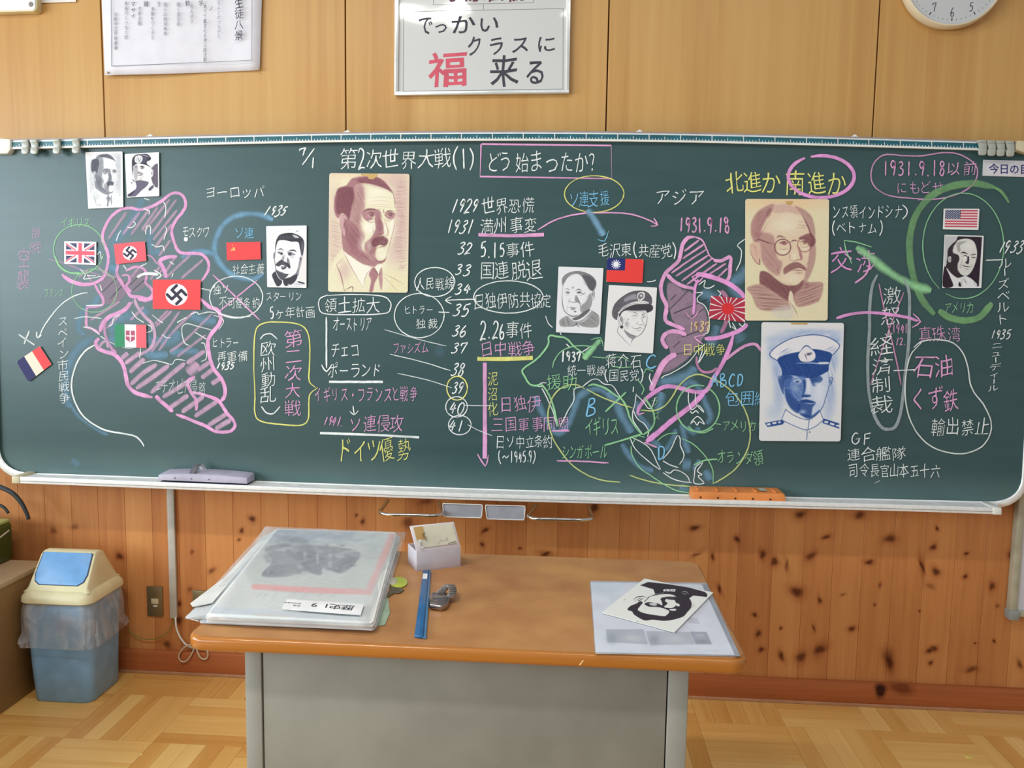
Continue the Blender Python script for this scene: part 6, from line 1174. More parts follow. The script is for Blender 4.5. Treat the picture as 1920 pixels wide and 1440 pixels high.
o = obj('minute_marks', *merge(tks), INK, cw); o['kind'] = 'stuff'
for k in range(1, 13):
    a = math.pi*2*k/12; ctr = (cc[0]+.113*math.sin(a), cc[2]+.113*math.cos(a)); parts = []; s_ = str(k)
    for i, dch in enumerate(s_):
        for st in ST[dch]:
            pth = np.array([(ctr[0]+((x-.5)*.6+(i-(len(s_)-1)/2)*.9)*.020, ctr[1]-(y-.5)*.027) for x, y in st]); pp = smooth_path(pth, 5) if len(pth) > 2 else np.linspace(pth[0], pth[-1], 3)
            d = np.gradient(pp, axis=0); n_ = np.stack([-d[:, 1], d[:, 0]], 1); n_ /= np.linalg.norm(n_, axis=1)[:, None]; A = pp+n_*.0011; B = pp-n_*.0011
            V = [(x, -.0411, z) for x, z in A]+[(x, -.0411, z) for x, z in B]; m_ = len(pp); parts.append((V, [(j, j+1, m_+j+1, m_+j) for j in range(m_-1)]))
    obj('numeral', *merge(parts), INK, cw)
for ang, ln_, wd in ((0.9, .085, .0028), (5.2, .12, .002)):
    u = np.array([math.sin(ang), 0, math.cos(ang)]); t_ = np.array([math.cos(ang), 0, -math.sin(ang)]); b0 = np.array([cc[0], -.0425, cc[2]]); prism('clock_hand', [b0-t_*wd-u*.015, b0+u*ln_-t_*wd*.6, b0+u*ln_+t_*wd*.6, b0+t_*wd-u*.015], (0, -.001, 0), INK, cw)

# intercom box at the top left corner and paper strip behind it
sp_ = empty('wall_speaker', onY([(0, 0)], -.03)[0], 'cream wall box with rounded corner and screw in the top left corner', 'speaker box')
slab('speaker_case', quad_round([(-120, -90), (69, -90), (69, 21), (-120, 26)], 9), -.032, 0.0, mat('box_cream', (214, 202, 160), .4), sp_, bev=.004)
slab('speaker_panel', quad_round([(-110, -90), (66, -90), (66, 18.5), (-110, 22)], 6), -.0335, -.031, mat('panel_white', (230, 230, 232), .45), sp_, bev=.001)
p = onY([(58, 8)], -.0335)[0]; v, f = tube_vf([p, p+np.array([0, -.0012, 0])], [.0085, .0075], 14); obj('screw', v, f, mat('screw_grey', (150, 138, 132), .35, metal=.5), sp_)
o = slab('paper_strip', [(60, -40), (143, -42), (142, 3.5), (80, 5.2), (60, 5)], -.006, -.0045, mat('strip_paper', (226, 218, 210), .6), None); tag(o, 'white paper strip sticking out behind the cream wall box', 'paper')

# side whiteboard behind the right end
x0 = onY([(1893, 1160)], -.03)[0][0]
sb_ = empty('side_whiteboard', (x0+.3, -.02, .35), 'edge of a white panel with beige metal frame on the wall at the far right', 'whiteboard')
box('panel_sheet', (x0+.02, -.024, .37), (x0+.7, -.004, 2.15), mat('whiteboard', (206, 208, 216), .3, var=.01, scale=3), sb_)
box('frame_bar', (x0, -.032, .35), (x0+.022, -.002, 2.17), mat('frame_beige', (176, 172, 150), .4), sb_, bev=.003)
box('frame_bar', (x0+.022, -.032, .35), (x0+.7, -.002, .372), mat('frame_beige', (176, 172, 150), .4), sb_, bev=.003)
box('corner_cap', (x0-.004, -.038, .338), (x0+.03, 0, .372), mat('cap_grey', (150, 156, 150), .4), sb_, bev=.005)

# blackboard erasers lying on the tray
er = empty('board_eraser', (.426, -.115, .747), 'long lilac-grey board eraser with dark felt and a strap, left end of the tray', 'eraser')
felt = mat('felt_navy', (44, 52, 92), .95, bump=.6, scale=300)
def wedge(name, x0, x1, y0, y1, z0, z1, arch, material, parent, slope=.0, skew=0.0, bev=.003, n=12, inset=.010):
    V = []; Fc = []; xs_ = np.linspace(x0, x1, n)
    for x in xs_:
        t = (x-x0)/(x1-x0); h = arch*(1-(2*t-1)**2); dz = slope*(t-.5); e = inset if (t == 0 or t == 1) else 0; sx_ = inset*(1 if t == 0 else -1 if t == 1 else 0)
        V += [(x, y0, z0+dz), (x, y1, z0+dz), (x+skew+sx_*.7, y1-inset*.6, z1+h+dz), (x+skew*.2+sx_*.3, y0+inset*.4, z1+h-.007+dz)]
    for i in range(n-1):
        for k in range(4): Fc.append((i*4+k, i*4+(k+1) % 4, (i+1)*4+(k+1) % 4, (i+1)*4+k))
    Fc += [(0, 3, 2, 1), tuple((n-1)*4+k for k in range(4))]
    o = obj(name, V, Fc, material, parent); fix_normals(o); bevel(o, bev, 2, .6); return o
wedge('felt_pad', .272, .578, -.148, -.085, .7475, .756, 0, felt, er, slope=-.004)
lil = mat('lilac_plastic', (178, 172, 190), .45)
wedge('eraser_body', .268, .584, -.150, -.078, .756, .782, .007, lil, er, slope=-.004, skew=.006)
for x in (.33, .388, .45): p = np.array([x, -.1508, .766-(x-.426)*.013]); v, f = tube_vf([p, p+np.array([0, .002, 0])], [.0022, .0022], 8); obj('rivet', v, f, mat('rivet', (120, 112, 130), .4), er)
def strap_(t0, t1, col):
    V = []; Fc = []; n_ = 9
    for i, t in enumerate(np.linspace(t0, t1, n_)):
        a_ = math.pi*t; x = .388+.020*t; y = -.146+.060*t; z = .776+.034*math.sin(a_)
        for dx, dz in ((-.011, 0), (.011, 0), (.011, -.002), (-.011, -.002)): V.append((x+dx, y, z+dz))
    for i in range(n_-1):
        for k in range(4): Fc.append((i*4+k, i*4+(k+1) % 4, (i+1)*4+(k+1) % 4, (i+1)*4+k))
    fix_normals(obj('hand_strap', V, Fc, col, er, smooth=True))
strap_(0, .5, mat('strap_grey', (92, 92, 98), .4)); strap_(.5, 1, mat('strap_pale', (214, 214, 214), .4))
eo = empty('board_eraser', (2.222, -.115, .742), 'long orange board eraser with ridges and five holes, right side of the tray', 'eraser')
orange = mat('orange_plastic', (226, 138, 70), .42)
wedge('felt_pad', 2.078, 2.368, -.148, -.085, .7415, .748, 0, felt, eo, slope=.002)
wedge('eraser_body', 2.072, 2.374, -.151, -.076, .748, .780, .0, orange, eo, slope=.002, skew=-.004)
for k in range(5):
    x = 2.10+k*.056; p = np.array([x+.0, -.1515, .756]); v, f = tube_vf([p, p+np.array([0, .003, 0])], [.0030, .0030], 10); obj('hole', v, f, mat('hole_dark', (40, 32, 36), .6), eo)
for k in range(5):
    x = 2.094+k*.062; box('ridge', (x-.003, -.140, .7745), (x+.003, -.088, .7805), orange, eo, bev=.0012)
obj('sticker', [(2.296, -.132, .7792), (2.318, -.132, .7792), (2.314, -.100, .7818), (2.292, -.100, .7818)], [(0, 1, 2, 3)], mat('sticker', (190, 192, 180), .5, rgb2=(150, 170, 160), scale=200), eo)

# cable duct, switch plates, cords on the lower wall
duct = mat('duct', (186, 180, 168), .45)
o = box('cable_duct', (.229, -.0125, .214), (.2555, -.0005, .742), duct, None, bev=.002); tag(o, 'grey plastic cable duct running down the pine boards below the board', 'cable duct')
def plate(px, label, small=False):
    a = onY(px, -.004); x0_, z1_, x1_, z0_ = a[0][0], a[0][2], a[1][0], a[1][2]
    r_ = empty('switch_plate', ((x0_+x1_)/2, -.003, z0_), label, 'socket plate'); box('plate', (x0_, -.006, z0_), (x1_, -.0005, z1_), mat('plate_olive', (128, 112, 78), .35, metal=.5), r_, bev=.0015)
    w_ = x1_-x0_; h_ = z1_-z0_; xm = (x0_+x1_)/2
    box('button', (xm-.17*w_*1.2, -.0085, z0_+.42*h_), (xm+.25*w_, -.005, z0_+.60*h_), mat('button_cream', (206, 194, 158), .4), r_, bev=.001); box('lamp', (xm-.1*w_, -.0078, z0_+.33*h_), (xm+.18*w_, -.005, z0_+.375*h_), white_pl, r_, bev=.0008)
plate([(275, 1099), (306, 1156)], 'olive metal switch plate with a cream button beside the cable duct')
plate([(361, 1107), (396, 1164)], 'olive metal plate mostly hidden behind the plastic folder stack')
def ypath(px, Y): return onY(smooth_path(px, 6), Y)
o = tube('power_cord', ypath([(329, 1158), (331, 1178), (338, 1195), (348, 1208), (360, 1214), (366, 1213)], -.012), .0032, white_pl); tag(o, 'white cord hanging from the cable duct behind the desk corner', 'cord')
o = tube('green_wire', ypath([(327, 1160), (318, 1180), (302, 1194), (282, 1199), (262, 1196), (248, 1189), (238, 1180)], -.011), .0013, mat('green_wire', (96, 130, 40), .5)); tag(o, 'thin green wire curving from the cable duct towards the waste bin', 'wire')
o = tube('tied_cord', ypath([(365, 1212), (356, 1209), (343, 1216), (335, 1230), (340, 1240), (350, 1239), (359, 1227), (366, 1213), (370, 1222), (376, 1233), (385, 1236), (390, 1229), (387, 1217), (378, 1211), (368, 1212)], -.022), .0026, mat('cord_beige', (214, 196, 170), .5)); tag(o, 'beige cord tied in a bow-shaped loop under the desk corner', 'cord')

# ================================================================= WASTE BIN
bn = empty('waste_bin', (-.04, -.15, 0), 'light blue swing-lid waste bin with cream lid and plastic liner', 'bin')
blue = mat('bin_blue', (130, 176, 214), .42, var=.05); cream = mat('bin_cream', (222, 214, 172), .4, var=.03); flap = mat('flap_blue', (112, 166, 218), .38)
def rsec(cx, cy, hx, hy, r_, z, n=6): return [(x, y, z) for x, y in rrect(cx-hx, cy-hy, cx+hx, cy+hy, r_, n)]
def loft(name, secs, material, parent, cap0=True, cap1=True, smooth=True):
    n = len(secs[0]); V = [p for s in secs for p in s]; Fc = []
    for i in range(len(secs)-1):
        for k in range(n): Fc.append((i*n+k, i*n+(k+1) % n, (i+1)*n+(k+1) % n, (i+1)*n+k))
    if cap0: Fc.append(tuple(range(n-1, -1, -1)))
    if cap1: Fc.append(tuple((len(secs)-1)*n+k for k in range(n)))
    o = obj(name, V, Fc, material, parent, smooth=smooth)
    try: o.data.set_sharp_from_angle(angle=.7)
    except Exception: pass
    return o
bx_, by_ = -.038, -.157
loft('bin_body', [rsec(bx_+.002, by_, .100, .090, .03, .0), rsec(bx_+.002, by_, .105, .095, .033, .008), rsec(bx_, by_, .110, .100, .035, .12), rsec(bx_, by_, .118, .109, .036, .355)], blue, bn)
loft('lid_rim', [rsec(bx_, by_, .121, .112, .038, .350), rsec(bx_, by_, .128, .119, .04, .356), rsec(bx_, by_, .127, .118, .04, .372), rsec(bx_, by_, .118, .109, .038, .386), rsec(bx_, by_, .110, .100, .034, .392)], cream, bn)
# hood: front slope, ridge, back slope with raised side walls
def hood():
    y0, y1 = by_-.098, by_+.098; zr = .505; z0 = .388
    prof = [(y0, z0), (y0+.012, z0+.016), (y0+.075, zr-.006), (y0+.088, zr), (y0+.112, zr), (y0+.125, zr-.006), (y1-.012, z0+.016), (y1, z0)]
    V = []; Fc = []; xsL = [(-.114, 0), (-.106, .6), (-.100, 1.0), (.100, 1.0), (.106, .6), (.114, 0)]
    for xo, t in xsL:
        for (y, z) in prof: V.append((bx_+xo*(1-0.04*(z-z0)/(zr-z0)), (y if t else y), z0+(z-z0)*(t if t else 0)))
    m_ = len(prof)
    for i in range(len(xsL)-1):
        for k in range(m_-1): Fc.append((i*m_+k, i*m_+k+1, (i+1)*m_+k+1, (i+1)*m_+k))
    return obj('lid_hood', V, Fc, cream, bn)
o = hood(); fix_normals(o); md = o.modifiers.new('s', 'BEVEL'); md.width = .006; md.segments = 3; md.limit_method = 'ANGLE'
for f_ in o.data.polygons: f_.use_smooth = True
# swing flap on the front slope
y0 = by_-.098; zr = .505; z0 = .388
A = np.array([0, y0+.014, z0+.018]); B = np.array([0, y0+.077, zr-.003]); dv_ = (B-A); nrm = np.cross([1, 0, 0], dv_); nrm /= np.linalg.norm(nrm); nrm = nrm if nrm[1] < 0 else -nrm
fl = [(-.086, .97), (-.090, .35), (-.084, .14), (-.066, .03), (.066, .03), (.084, .14), (.090, .35), (.086, .97), (.082, 1.0), (-.082, 1.0)]
prism('swing_flap', [np.array([bx_+x, 0, 0])+A+dv_*t+nrm*.0035 for x, t in fl], -nrm*.005, flap, bn, bev=.0015)
prism('flap_gap', [np.array([bx_+x*1.04, 0, 0])+A+dv_*(t*1.02-.02)+nrm*.0012 for x, t in fl], -nrm*.002, mat('gap_dark', (60, 66, 84), .6), bn)
# plastic liner folded over the rim
film, ntf, bf = newmat('liner_film')
tcf = N(ntf, 'ShaderNodeTexCoord'); mpf = N(ntf, 'ShaderNodeMapping'); mpf.inputs['Scale'].default_value = (16, 16, 8); L(ntf, tcf.outputs['Object'], mpf.inputs['Vector']); nf = N(ntf, 'ShaderNodeTexNoise', Scale=1.0, Detail=3.0, Distortion=1.2); L(ntf, mpf.outputs[0], nf.inputs['Vector'])
bpf = N(ntf, 'ShaderNodeBump', Strength=.7, Distance=.01); L(ntf, nf.outputs['Fac'], bpf.inputs['Height']); L(ntf, bpf.outputs[0], bf.inputs['Normal'])
bf.inputs['Base Color'].default_value = lin4((214, 214, 216)); bf.inputs['Roughness'].default_value = .22
mrf = N(ntf, 'ShaderNodeMapRange'); L(ntf, nf.outputs['Fac'], mrf.inputs['Value'])
for i, v in ((1, .35), (2, .65), (3, .16), (4, .46)): mrf.inputs[i].default_value = v
L(ntf, mrf.outputs[0], bf.inputs['Alpha'])
def liner_sec(hx, hy, z, amp, ph, n=15):
    base = rrect(bx_-hx, by_-hy, bx_+hx, by_+hy, .04, n); out = []
    m_ = len(base)
    for k, (x, y) in enumerate(base):
        t = 2*math.pi*k/m_; w_ = amp*(math.sin(t*9+ph)+.6*math.sin(t*17+ph*2.1)+.4*math.sin(t*5+1.3)); u = np.array([x-bx_, y-by_]); u = u/np.linalg.norm(u); out.append((x+u[0]*w_, y+u[1]*w_, z+.35*amp*math.sin(t*4+.5)+(amp*1.2*math.sin(t*2+2.2) if z < .2 else 0)))
    return out
loft('liner', [liner_sec(.122, .113, .352, .0, 0), liner_sec(.126, .117, .33, .0012, 0), liner_sec(.128, .118, .30, .002, .4), liner_sec(.128, .117, .27, .003, .8), liner_sec(.127, .116, .245, .003, 1.2), liner_sec(.134, .124, .222, .004, 1.7), liner_sec(.134, .127, .205, .005, 2.0), liner_sec(.128, .120, .200, .004, 2.1)], film, bn, cap0=False, cap1=False)

# cabinet and green box at the left edge
cb = empty('low_cabinet', (-.55, -.65, 0), 'low beige wooden cabinet at the left edge beside the waste bin', 'cabinet')
beige = wood('cabinet_side', [(.25, (132, 100, 60)), (.5, (146, 112, 70)), (.8, (156, 124, 80))], grain=(30, 4, 30), rough=.5); beiget = wood('cabinet_top', [(.25, (176, 150, 116)), (.5, (190, 164, 130)), (.8, (200, 176, 144))], grain=(4, 30, 30), rough=.4)
box('cabinet_body', (-.95, -1.2, 0), (-.186, -.085, .417), beige, cb, bev=.002); box('cabinet_top', (-.955, -1.205, .417), (-.183, -.08, .435), beiget, cb, bev=.002)
g0 = onZ([(27, 1047)], .436)[0]; zt = onY([(25, 972)], g0[1])[0][2]
gb = empty('green_box', (g0[0]-.2, g0[1]-.15, .436), 'dark green box with a pale lid edge standing on the low cabinet', 'box'); gm = mat('green_shell', (46, 76, 22), .4, coat=.3)
box('box_shell', (g0[0]-.4, g0[1]-.34, .436), (g0[0], g0[1], zt-.010), gm, gb, bev=.012, seg=3); box('box_lid', (g0[0]-.4, g0[1]-.34, zt-.012), (g0[0]-.004, g0[1]-.004, zt), mat('lid_lime', (176, 190, 120), .5), gb, bev=.004)
v = [(g0[0]+.0006, g0[1]-a, z) for a, z in ((.10, .522), (.10, .529), (.02, .549), (.02, .543))]; obj('marking', v, [(0, 1, 2, 3)], white_pl, gb)
o = tube('carry_strap', ypath([(-60, 905), (-20, 908), (5, 915), (25, 926), (40, 943), (49, 960), (54, 974)], -.11), np.linspace(.010, .006, 37), mat('strap_black', (38, 44, 44), .5), n=8); tag(o, 'black curved carrying strap above the green box at the left edge', 'strap')
o = tube('carry_strap', ypath([(-50, 940), (-15, 944), (5, 950), (16, 962)], -.10), np.linspace(.007, .005, 19), mat('strap_black', (38, 44, 44), .5), n=8); tag(o, 'short grey-black strap end just over the green box', 'strap')

# ================================================================= DESK
DX0, DX1, DY0, DY1 = .897, 2.015, -1.25, -.645
dk = empty('teacher_desk', ((DX0+DX1)/2, (DY0+DY1)/2, 0), "teacher's desk with brown wooden top and grey steel body", 'desk')
edge = wood('desk_edge', [(.25, (158, 94, 34)), (.5, (176, 110, 42)), (.8, (188, 122, 52))], grain=(2.5, 30, 60), rough=.25, bump=.03, coat=.4)
top_, ntt, bt = newmat('desk_laminate')
tct = N(ntt, 'ShaderNodeTexCoord'); n1 = N(ntt, 'ShaderNodeTexNoise', Scale=9.0, Detail=4.0); L(ntt, tct.outputs['Object'], n1.inputs['Vector'])
rpt = N(ntt, 'ShaderNodeValToRGB'); L(ntt, n1.outputs['Fac'], rpt.inputs[0]); rpt.color_ramp.elements[0].position = .3; rpt.color_ramp.elements[1].position = .7; rpt.color_ramp.elements[0].color = lin4((166, 112, 66)); rpt.color_ramp.elements[1].color = lin4((190, 138, 82)); L(ntt, rpt.outputs[0], bt.inputs['Base Color'])
n2 = N(ntt, 'ShaderNodeTexNoise', Scale=4.0, Detail=5.0); L(ntt, tct.outputs['Object'], n2.inputs['Vector']); mrt = N(ntt, 'ShaderNodeMapRange'); L(ntt, n2.outputs['Fac'], mrt.inputs['Value'])
for i, v in ((1, .3), (2, .7), (3, .32), (4, .5)): mrt.inputs[i].default_value = v
L(ntt, mrt.outputs[0], bt.inputs['Roughness'])
prism('tabletop', [(x, y, .6985) for x, y in rrect(DX0, DY0, DX1, DY1, .036, 6)], (0, 0, -.0285), edge, dk, bev=.009, seg=4)
prism('laminate', [(x, y, .7000) for x, y in rrect(DX0+.008, DY0+.008, DX1-.008, DY1-.008, .030, 6)], (0, 0, -.003), top_, dk)
steel = mat('grey_steel', (136, 136, 126), .42, var=.05, scale=7); steel2 = mat('grey_steel_post', (150, 152, 144), .42, var=.04, scale=7)
box('front_panel', (1.047, -1.219, .04), (1.8625, -1.205, .670), steel, dk, bev=.0015)
for (a, b_) in ((1.010, 1.0445), (1.865, 1.9045)): box('corner_post', (a, -1.222, 0), (b_, -1.18, .670), steel2, dk, bev=.003)
for (a, b_) in ((1.010, 1.022), (1.8925, 1.9045)): box('side_panel', (a, -1.18, .03), (b_, -.72, .670), steel2, dk, bev=.002)
box('back_rail', (1.022, -.74, .56), (1.8925, -.725, .670), steel, dk, bev=.002)
for (a, b_) in ((1.010, 1.04), (1.8745, 1.9045)): box('rear_post', (a, -.72, 0), (b_, -.69, .670), steel2, dk, bev=.003)
box('panel_gap', (1.04, -1.2075, .04), (1.87, -1.206, .668), mat('gap_black', (30, 24, 26), .8), dk)
q = onY([(1085, 1247), (1092, 1238), (1095, 1238), (1089, 1247)], -1.2506); obj('scratch', q, [(0, 1, 2, 3)], mat('scratch', (232, 196, 130), .5), dk)

# ---- stack of papers in plastic sleeves
fo = empty('folder_stack', (1.05, -.87, ZD), 'thick stack of papers in cloudy plastic sleeves on the left of the desk', 'papers')
pw = mat('sheet_white', (228, 230, 226), .6, var=.04); pg = mat('sheet_grey', (208, 212, 214), .5, var=.06)
plastic, ntp, bp_ = newmat('cloudy_plastic')
tcp = N(ntp, 'ShaderNodeTexCoord'); npz = N(ntp, 'ShaderNodeTexNoise', Scale=9.0, Detail=3.0, Distortion=1.0); L(ntp, tcp.outputs['Object'], npz.inputs['Vector']); bpp = N(ntp, 'ShaderNodeBump', Strength=.5, Distance=.01); L(ntp, npz.outputs['Fac'], bpp.inputs['Height']); L(ntp, bpp.outputs[0], bp_.inputs['Normal'])
bp_.inputs['Base Color'].default_value = lin4((224, 230, 232)); bp_.inputs['Roughness'].default_value = .28
mrp = N(ntp, 'ShaderNodeMapRange'); L(ntp, npz.outputs['Fac'], mrp.inputs['Value'])
for i, v in ((1, .3), (2, .7), (3, .26), (4, .50)): mrp.inputs[i].default_value = v
L(ntp, mrp.outputs[0], bp_.inputs['Alpha'])
lay = [([(508, 1004), (742, 1012), (704, 1180), (372, 1166)], .7012, .7045, pg), ([(500, 1000), (748, 1008), (702, 1179), (386, 1163)], .7048, .7095, pw), ([(506, 997), (752, 1005), (700, 1175), (392, 1160)], .7098, .7150, pg), ([(512, 994), (746, 1001), (702, 1172), (384, 1157)], .7153, .7205, pw), ([(516, 991), (744, 998), (700, 1168), (388, 1154)], .7208, .7250, pw)]
for q, zb, zt_, m_ in lay: zslab('sheet', quad_round(q, 6), zt_, zb, m_, fo, bev=.0008)
zslab('loose_sheet', [(352, 1158), (361, 1150), (378, 1158), (372, 1164)], .7035, .7015, pg, fo); zslab('loose_sheet', [(496, 1003), (507, 1001), (398, 1130), (362, 1137), (357, 1131), (420, 1083)], .7190, .7175, pw, fo)
zslab('loose_sheet', [(490, 1010), (500, 1006), (388, 1152), (352, 1160), (348, 1156), (380, 1128)], .7140, .7125, pg, fo)
c = Canvas(1920, 960, .35, (214, 216, 212)); Gy = (96, 98, 112)
c.poly([(640, 150), (1380, 170), (1250, 500), (560, 470)], (198, 202, 196), 1, 30); c.poly([(700, 130), (1180, 140), (1200, 200), (660, 220)], (156, 168, 188), .8, 30); c.poly([(640, 240), (900, 230), (1190, 270), (1150, 360), (1080, 400), (980, 370), (960, 410), (860, 390), (760, 420), (610, 415), (670, 330)], Gy, .92, 14); c.poly([(720, 180), (860, 190), (880, 230), (720, 240)], Gy, .5, 20)
for x, y, rx, ry_ in ((870, 290, 10, 26), (945, 300, 8, 50), (1020, 320, 14, 60), (1080, 300, 30, 12), (760, 250, 60, 8), (1000, 200, 60, 12)): c.blob(x, y, rx, ry_, (196, 200, 206), .8)
c.poly([(1180, 150), (1400, 160), (1350, 300), (1180, 260)], (200, 206, 204), .8, 20); c.blob(1290, 260, 60, 60, (176, 184, 182), .6)
for k in range(60):
    x = 640+c.r.uniform(0, 520); y = 230+c.r.uniform(0, 170); c.blob(x, y, c.r.uniform(8, 26), c.r.uniform(6, 16), (70, 74, 90) if k % 3 else (168, 174, 184), .55)
for k in range(40): c.blob(680+c.r.uniform(0, 640), 150+c.r.uniform(0, 120), c.r.uniform(14, 40), c.r.uniform(5, 12), (150, 160, 178) if k % 2 else (212, 216, 216), .5)
c.line([(565, 480), (900, 500), (1240, 512)], 34, (234, 150, 146), .95, 6, taper=False); c.line([(1250, 515), (1320, 350), (1390, 180)], 40, (230, 158, 152), .85, 10, taper=False)
for x in (600, 640, 700, 880, 970, 1050): c.line([(x, 520), (x-20, 545)], 6, (170, 176, 182), .6)
c.poly([(360, 600), (1240, 680), (1250, 700), (300, 640)], (190, 200, 218), .6, 20); c.poly([(560, 640), (850, 665), (840, 685), (550, 660)], (206, 190, 160), .7, 8, curve=False); c.poly([(760, 555), (1225, 580), (1195, 648), (730, 602)], (238, 238, 238), 1, 4, curve=False)
prt = print_card('cover_tmp', None, None, [(520, 993), (741, 1000), (694, 1164), (392, 1150)], c, [(704, 138), (1411, 160), (1261, 685), (294, 640)], desk=.7255, thick=.0004, rad=3, dens=1.6)
for ch in list(prt.children):
    wpos = ORG[prt.name]; ch.parent = fo; ch.location = Vector(wpos)-fo.location
    ch.name = 'photo_page' if ch.name.startswith('print') else 'page_back'
bpy.data.objects.remove(prt)
# label on the sleeve, upside down
def zwrite(text, P0, ux, uy, h, adv, material, parent, name, wt=.004):
    parts = []
    for i, ch in enumerate(text):
        v, f = glyph_cache[ch]
        if len(v): parts.append(([tuple(P0+ux*((x)*h+i*adv)+uy*(y*h)) for x, y in v], f))
    return obj(name, *merge(parts), material, parent)
lp = onZ([(682, 1134), (676, 1153), (528, 1142), (538, 1123)], .7315)
prism('name_label', lp, (0, 0, -.0008), mat('label_white', (236, 236, 236), .5), fo)
ux = np.array(lp[3]-lp[0]); ux /= np.linalg.norm(ux); uy = np.array(lp[1]-lp[0]); uy /= np.linalg.norm(uy)
P0 = np.array(lp[0])+ux*.018+uy*.012+np.array([0, 0, .0004])
zwrite('歴史19', P0, ux, uy, .030, .027, INK, fo, 'label_text'); zwrite('近代の歩み', P0+ux*.118+uy*.006, ux, uy, .008, .008, INK, fo, 'label_text'); zwrite('静岡', P0+ux*.118+uy*.018, ux, uy, .008, .008, INK, fo, 'label_text')
# cloudy sleeve on top, drooping over the right edge
V = []; Fc = []; nu, nv = 34, 28; qs = np.array([(497, 987), (762, 998), (706, 1179), (383, 1161)], float)
for j in range(nv):
    for i in range(nu):
        u, v = i/(nu-1), j/(nv-1); p = bil(qs, np.array([u]), np.array([v]))[0]
        z = .7285+.0016*math.sin(u*9+v*5)+.001*math.sin(v*17+u*3); z -= .020*max(0, (u-.92)/.08)**1.6; z -= .014*max(0, (v-.95)/.05)**1.5; z -= .012*max(0, (.04-u)/.04)
        V.append(onZ([p], max(z, .704))[0])
for j in range(nv-1):
    for i in range(nu-1): a = j*nu+i; Fc.append((a, a+nu, a+nu+1, a+1))
obj('plastic_sleeve', V, Fc, plastic, fo, smooth=True)
V = []; Fc = []; qs = np.array([(497, 990), (520, 992), (400, 1160), (346, 1160)], float)
for j in range(12):
    for i in range(8):
        u, v = i/7, j/11; p = bil(qs, np.array([u]), np.array([v]))[0]; V.append(onZ([p], .7212+.003*math.sin(v*11+u*4)-.010*v*(1-u))[0])
for j in range(11):
    for i in range(7): a = j*8+i; Fc.append((a, a+8, a+9, a+1))
obj('sleeve_flap', V, Fc, plastic, fo, smooth=True)
o = zslab('green_slip', [(696, 1176), (722, 1171), (731, 1149), (728, 1121), (716, 1118), (704, 1145)], .7022, .7008, mat('pale_green_paper', (158, 180, 156), .6), None); tag(o, 'pale green slip of paper poking out under the folder stack', 'paper')
ky = empty('key', onZ([(742, 1095)], ZD)[0], 'old key with a yellow-green tag beside the folder stack', 'key')
zslab('key_tag', [(747+17*math.cos(a), 1091+10*math.sin(a)) for a in np.linspace(0, 6.28, 22)[:-1]], .7038, .7012, mat('tag_lime', (186, 200, 76), .35), ky, bev=.0008)
zslab('key_tag_window', [(736+9*math.cos(a), 1089+7*math.sin(a)) for a in np.linspace(0, 6.28, 14)[:-1]], .7046, .7038, mat('tag_clear', (196, 192, 170), .2), ky, bev=.0003)
zslab('key_blade', [(720, 1124), (720, 1117), (733, 1106), (730, 1099), (746, 1097), (748, 1101), (758, 1105), (751, 1111), (738, 1112)], .7032, .7010, mat('key_brass', (130, 118, 96), .4, metal=.7), ky, bev=.0006)

# ---- clear plastic box with its lid leaning open
pb = empty('plastic_box', onZ([(815, 1060)], ZD)[0], 'small frosted plastic box with open lid at the back of the desk', 'box')
frost = mat('frosted_plastic', (214, 208, 214), .35, alpha=.80, var=.03); 
F0, F1, S0 = onZ([(781, 1072)], ZD)[0], onZ([(863.5, 1062)], ZD)[0], onZ([(765, 1056)], ZD)[0]
bk = S0-F0; hgt = .052; up = np.array([0, 0, hgt])
def wall_(name, a, b, th):
    d = np.array(b-a); n_ = np.array([-d[1], d[0], 0]); n_ = n_/np.linalg.norm(n_)*th; prism(name, [a, b, b+up, a+up], n_, frost, pb, bev=.0006)
wall_('box_wall', F0, F1, .0018); wall_('box_wall', F1, F1+bk, .0018); wall_('box_wall', F1+bk, F0+bk, .0018); wall_('box_wall', F0+bk, F0, .0018)
prism('box_floor', [F0, F1, F1+bk, F0+bk], (0, 0, .002), frost, pb)
ex = (F1-F0)/np.linalg.norm(F1-F0); ey = bk/np.linalg.norm(bk)
def stick(t0, t1, s, z, r_, m_, nm): a = F0+ex*t0+ey*s+np.array([0, 0, z]); tube(nm, [a, a+ex*(t1-t0)], r_, m_, pb)
stick(.030, .078, .012, .0095, .0055, mat('chalk_stick_yellow', (230, 208, 130), .8), 'chalk_stick'); stick(.008, .045, .018, .012, .0055, mat('chalk_stick_brown', (186, 150, 110), .8), 'chalk_stick')
T0 = F0+up; T1 = F1+up
Yb = float(T0[1]+.035); U0 = onY([(767.5, 987)], Yb)[0]; U1 = onY([(853, 977.5)], Yb)[0]
dd_ = ((U0-T0)+(U1-T1))/2; U0 = T0+dd_; U1 = T1+dd_
ln_ = np.cross(T1-T0, U0-T0); ln_ /= np.linalg.norm(ln_); ln_ = ln_ if ln_[1] < 0 else -ln_
lidq = [T0, T1, U1, U0]; prism('box_lid', lidq, -ln_*.004, mat('lid_plastic', (226, 218, 220), .35, var=.02), pb, bev=.0015)
def onlid(u, v): return np.array(T0)*(1-u)*(1-v)+np.array(T1)*u*(1-v)+np.array(U1)*u*v+np.array(U0)*(1-u)*v
prism('lid_paper', [onlid(.07, .12)+ln_*.0030, onlid(.5, .14)+ln_*.0030, onlid(.95, .16)+ln_*.0030, onlid(.94, .95)+ln_*.0030, onlid(.06, .94)+ln_*.0030], -ln_*.001, mat('lid_paper', (224, 220, 196), .6, var=.05), pb)
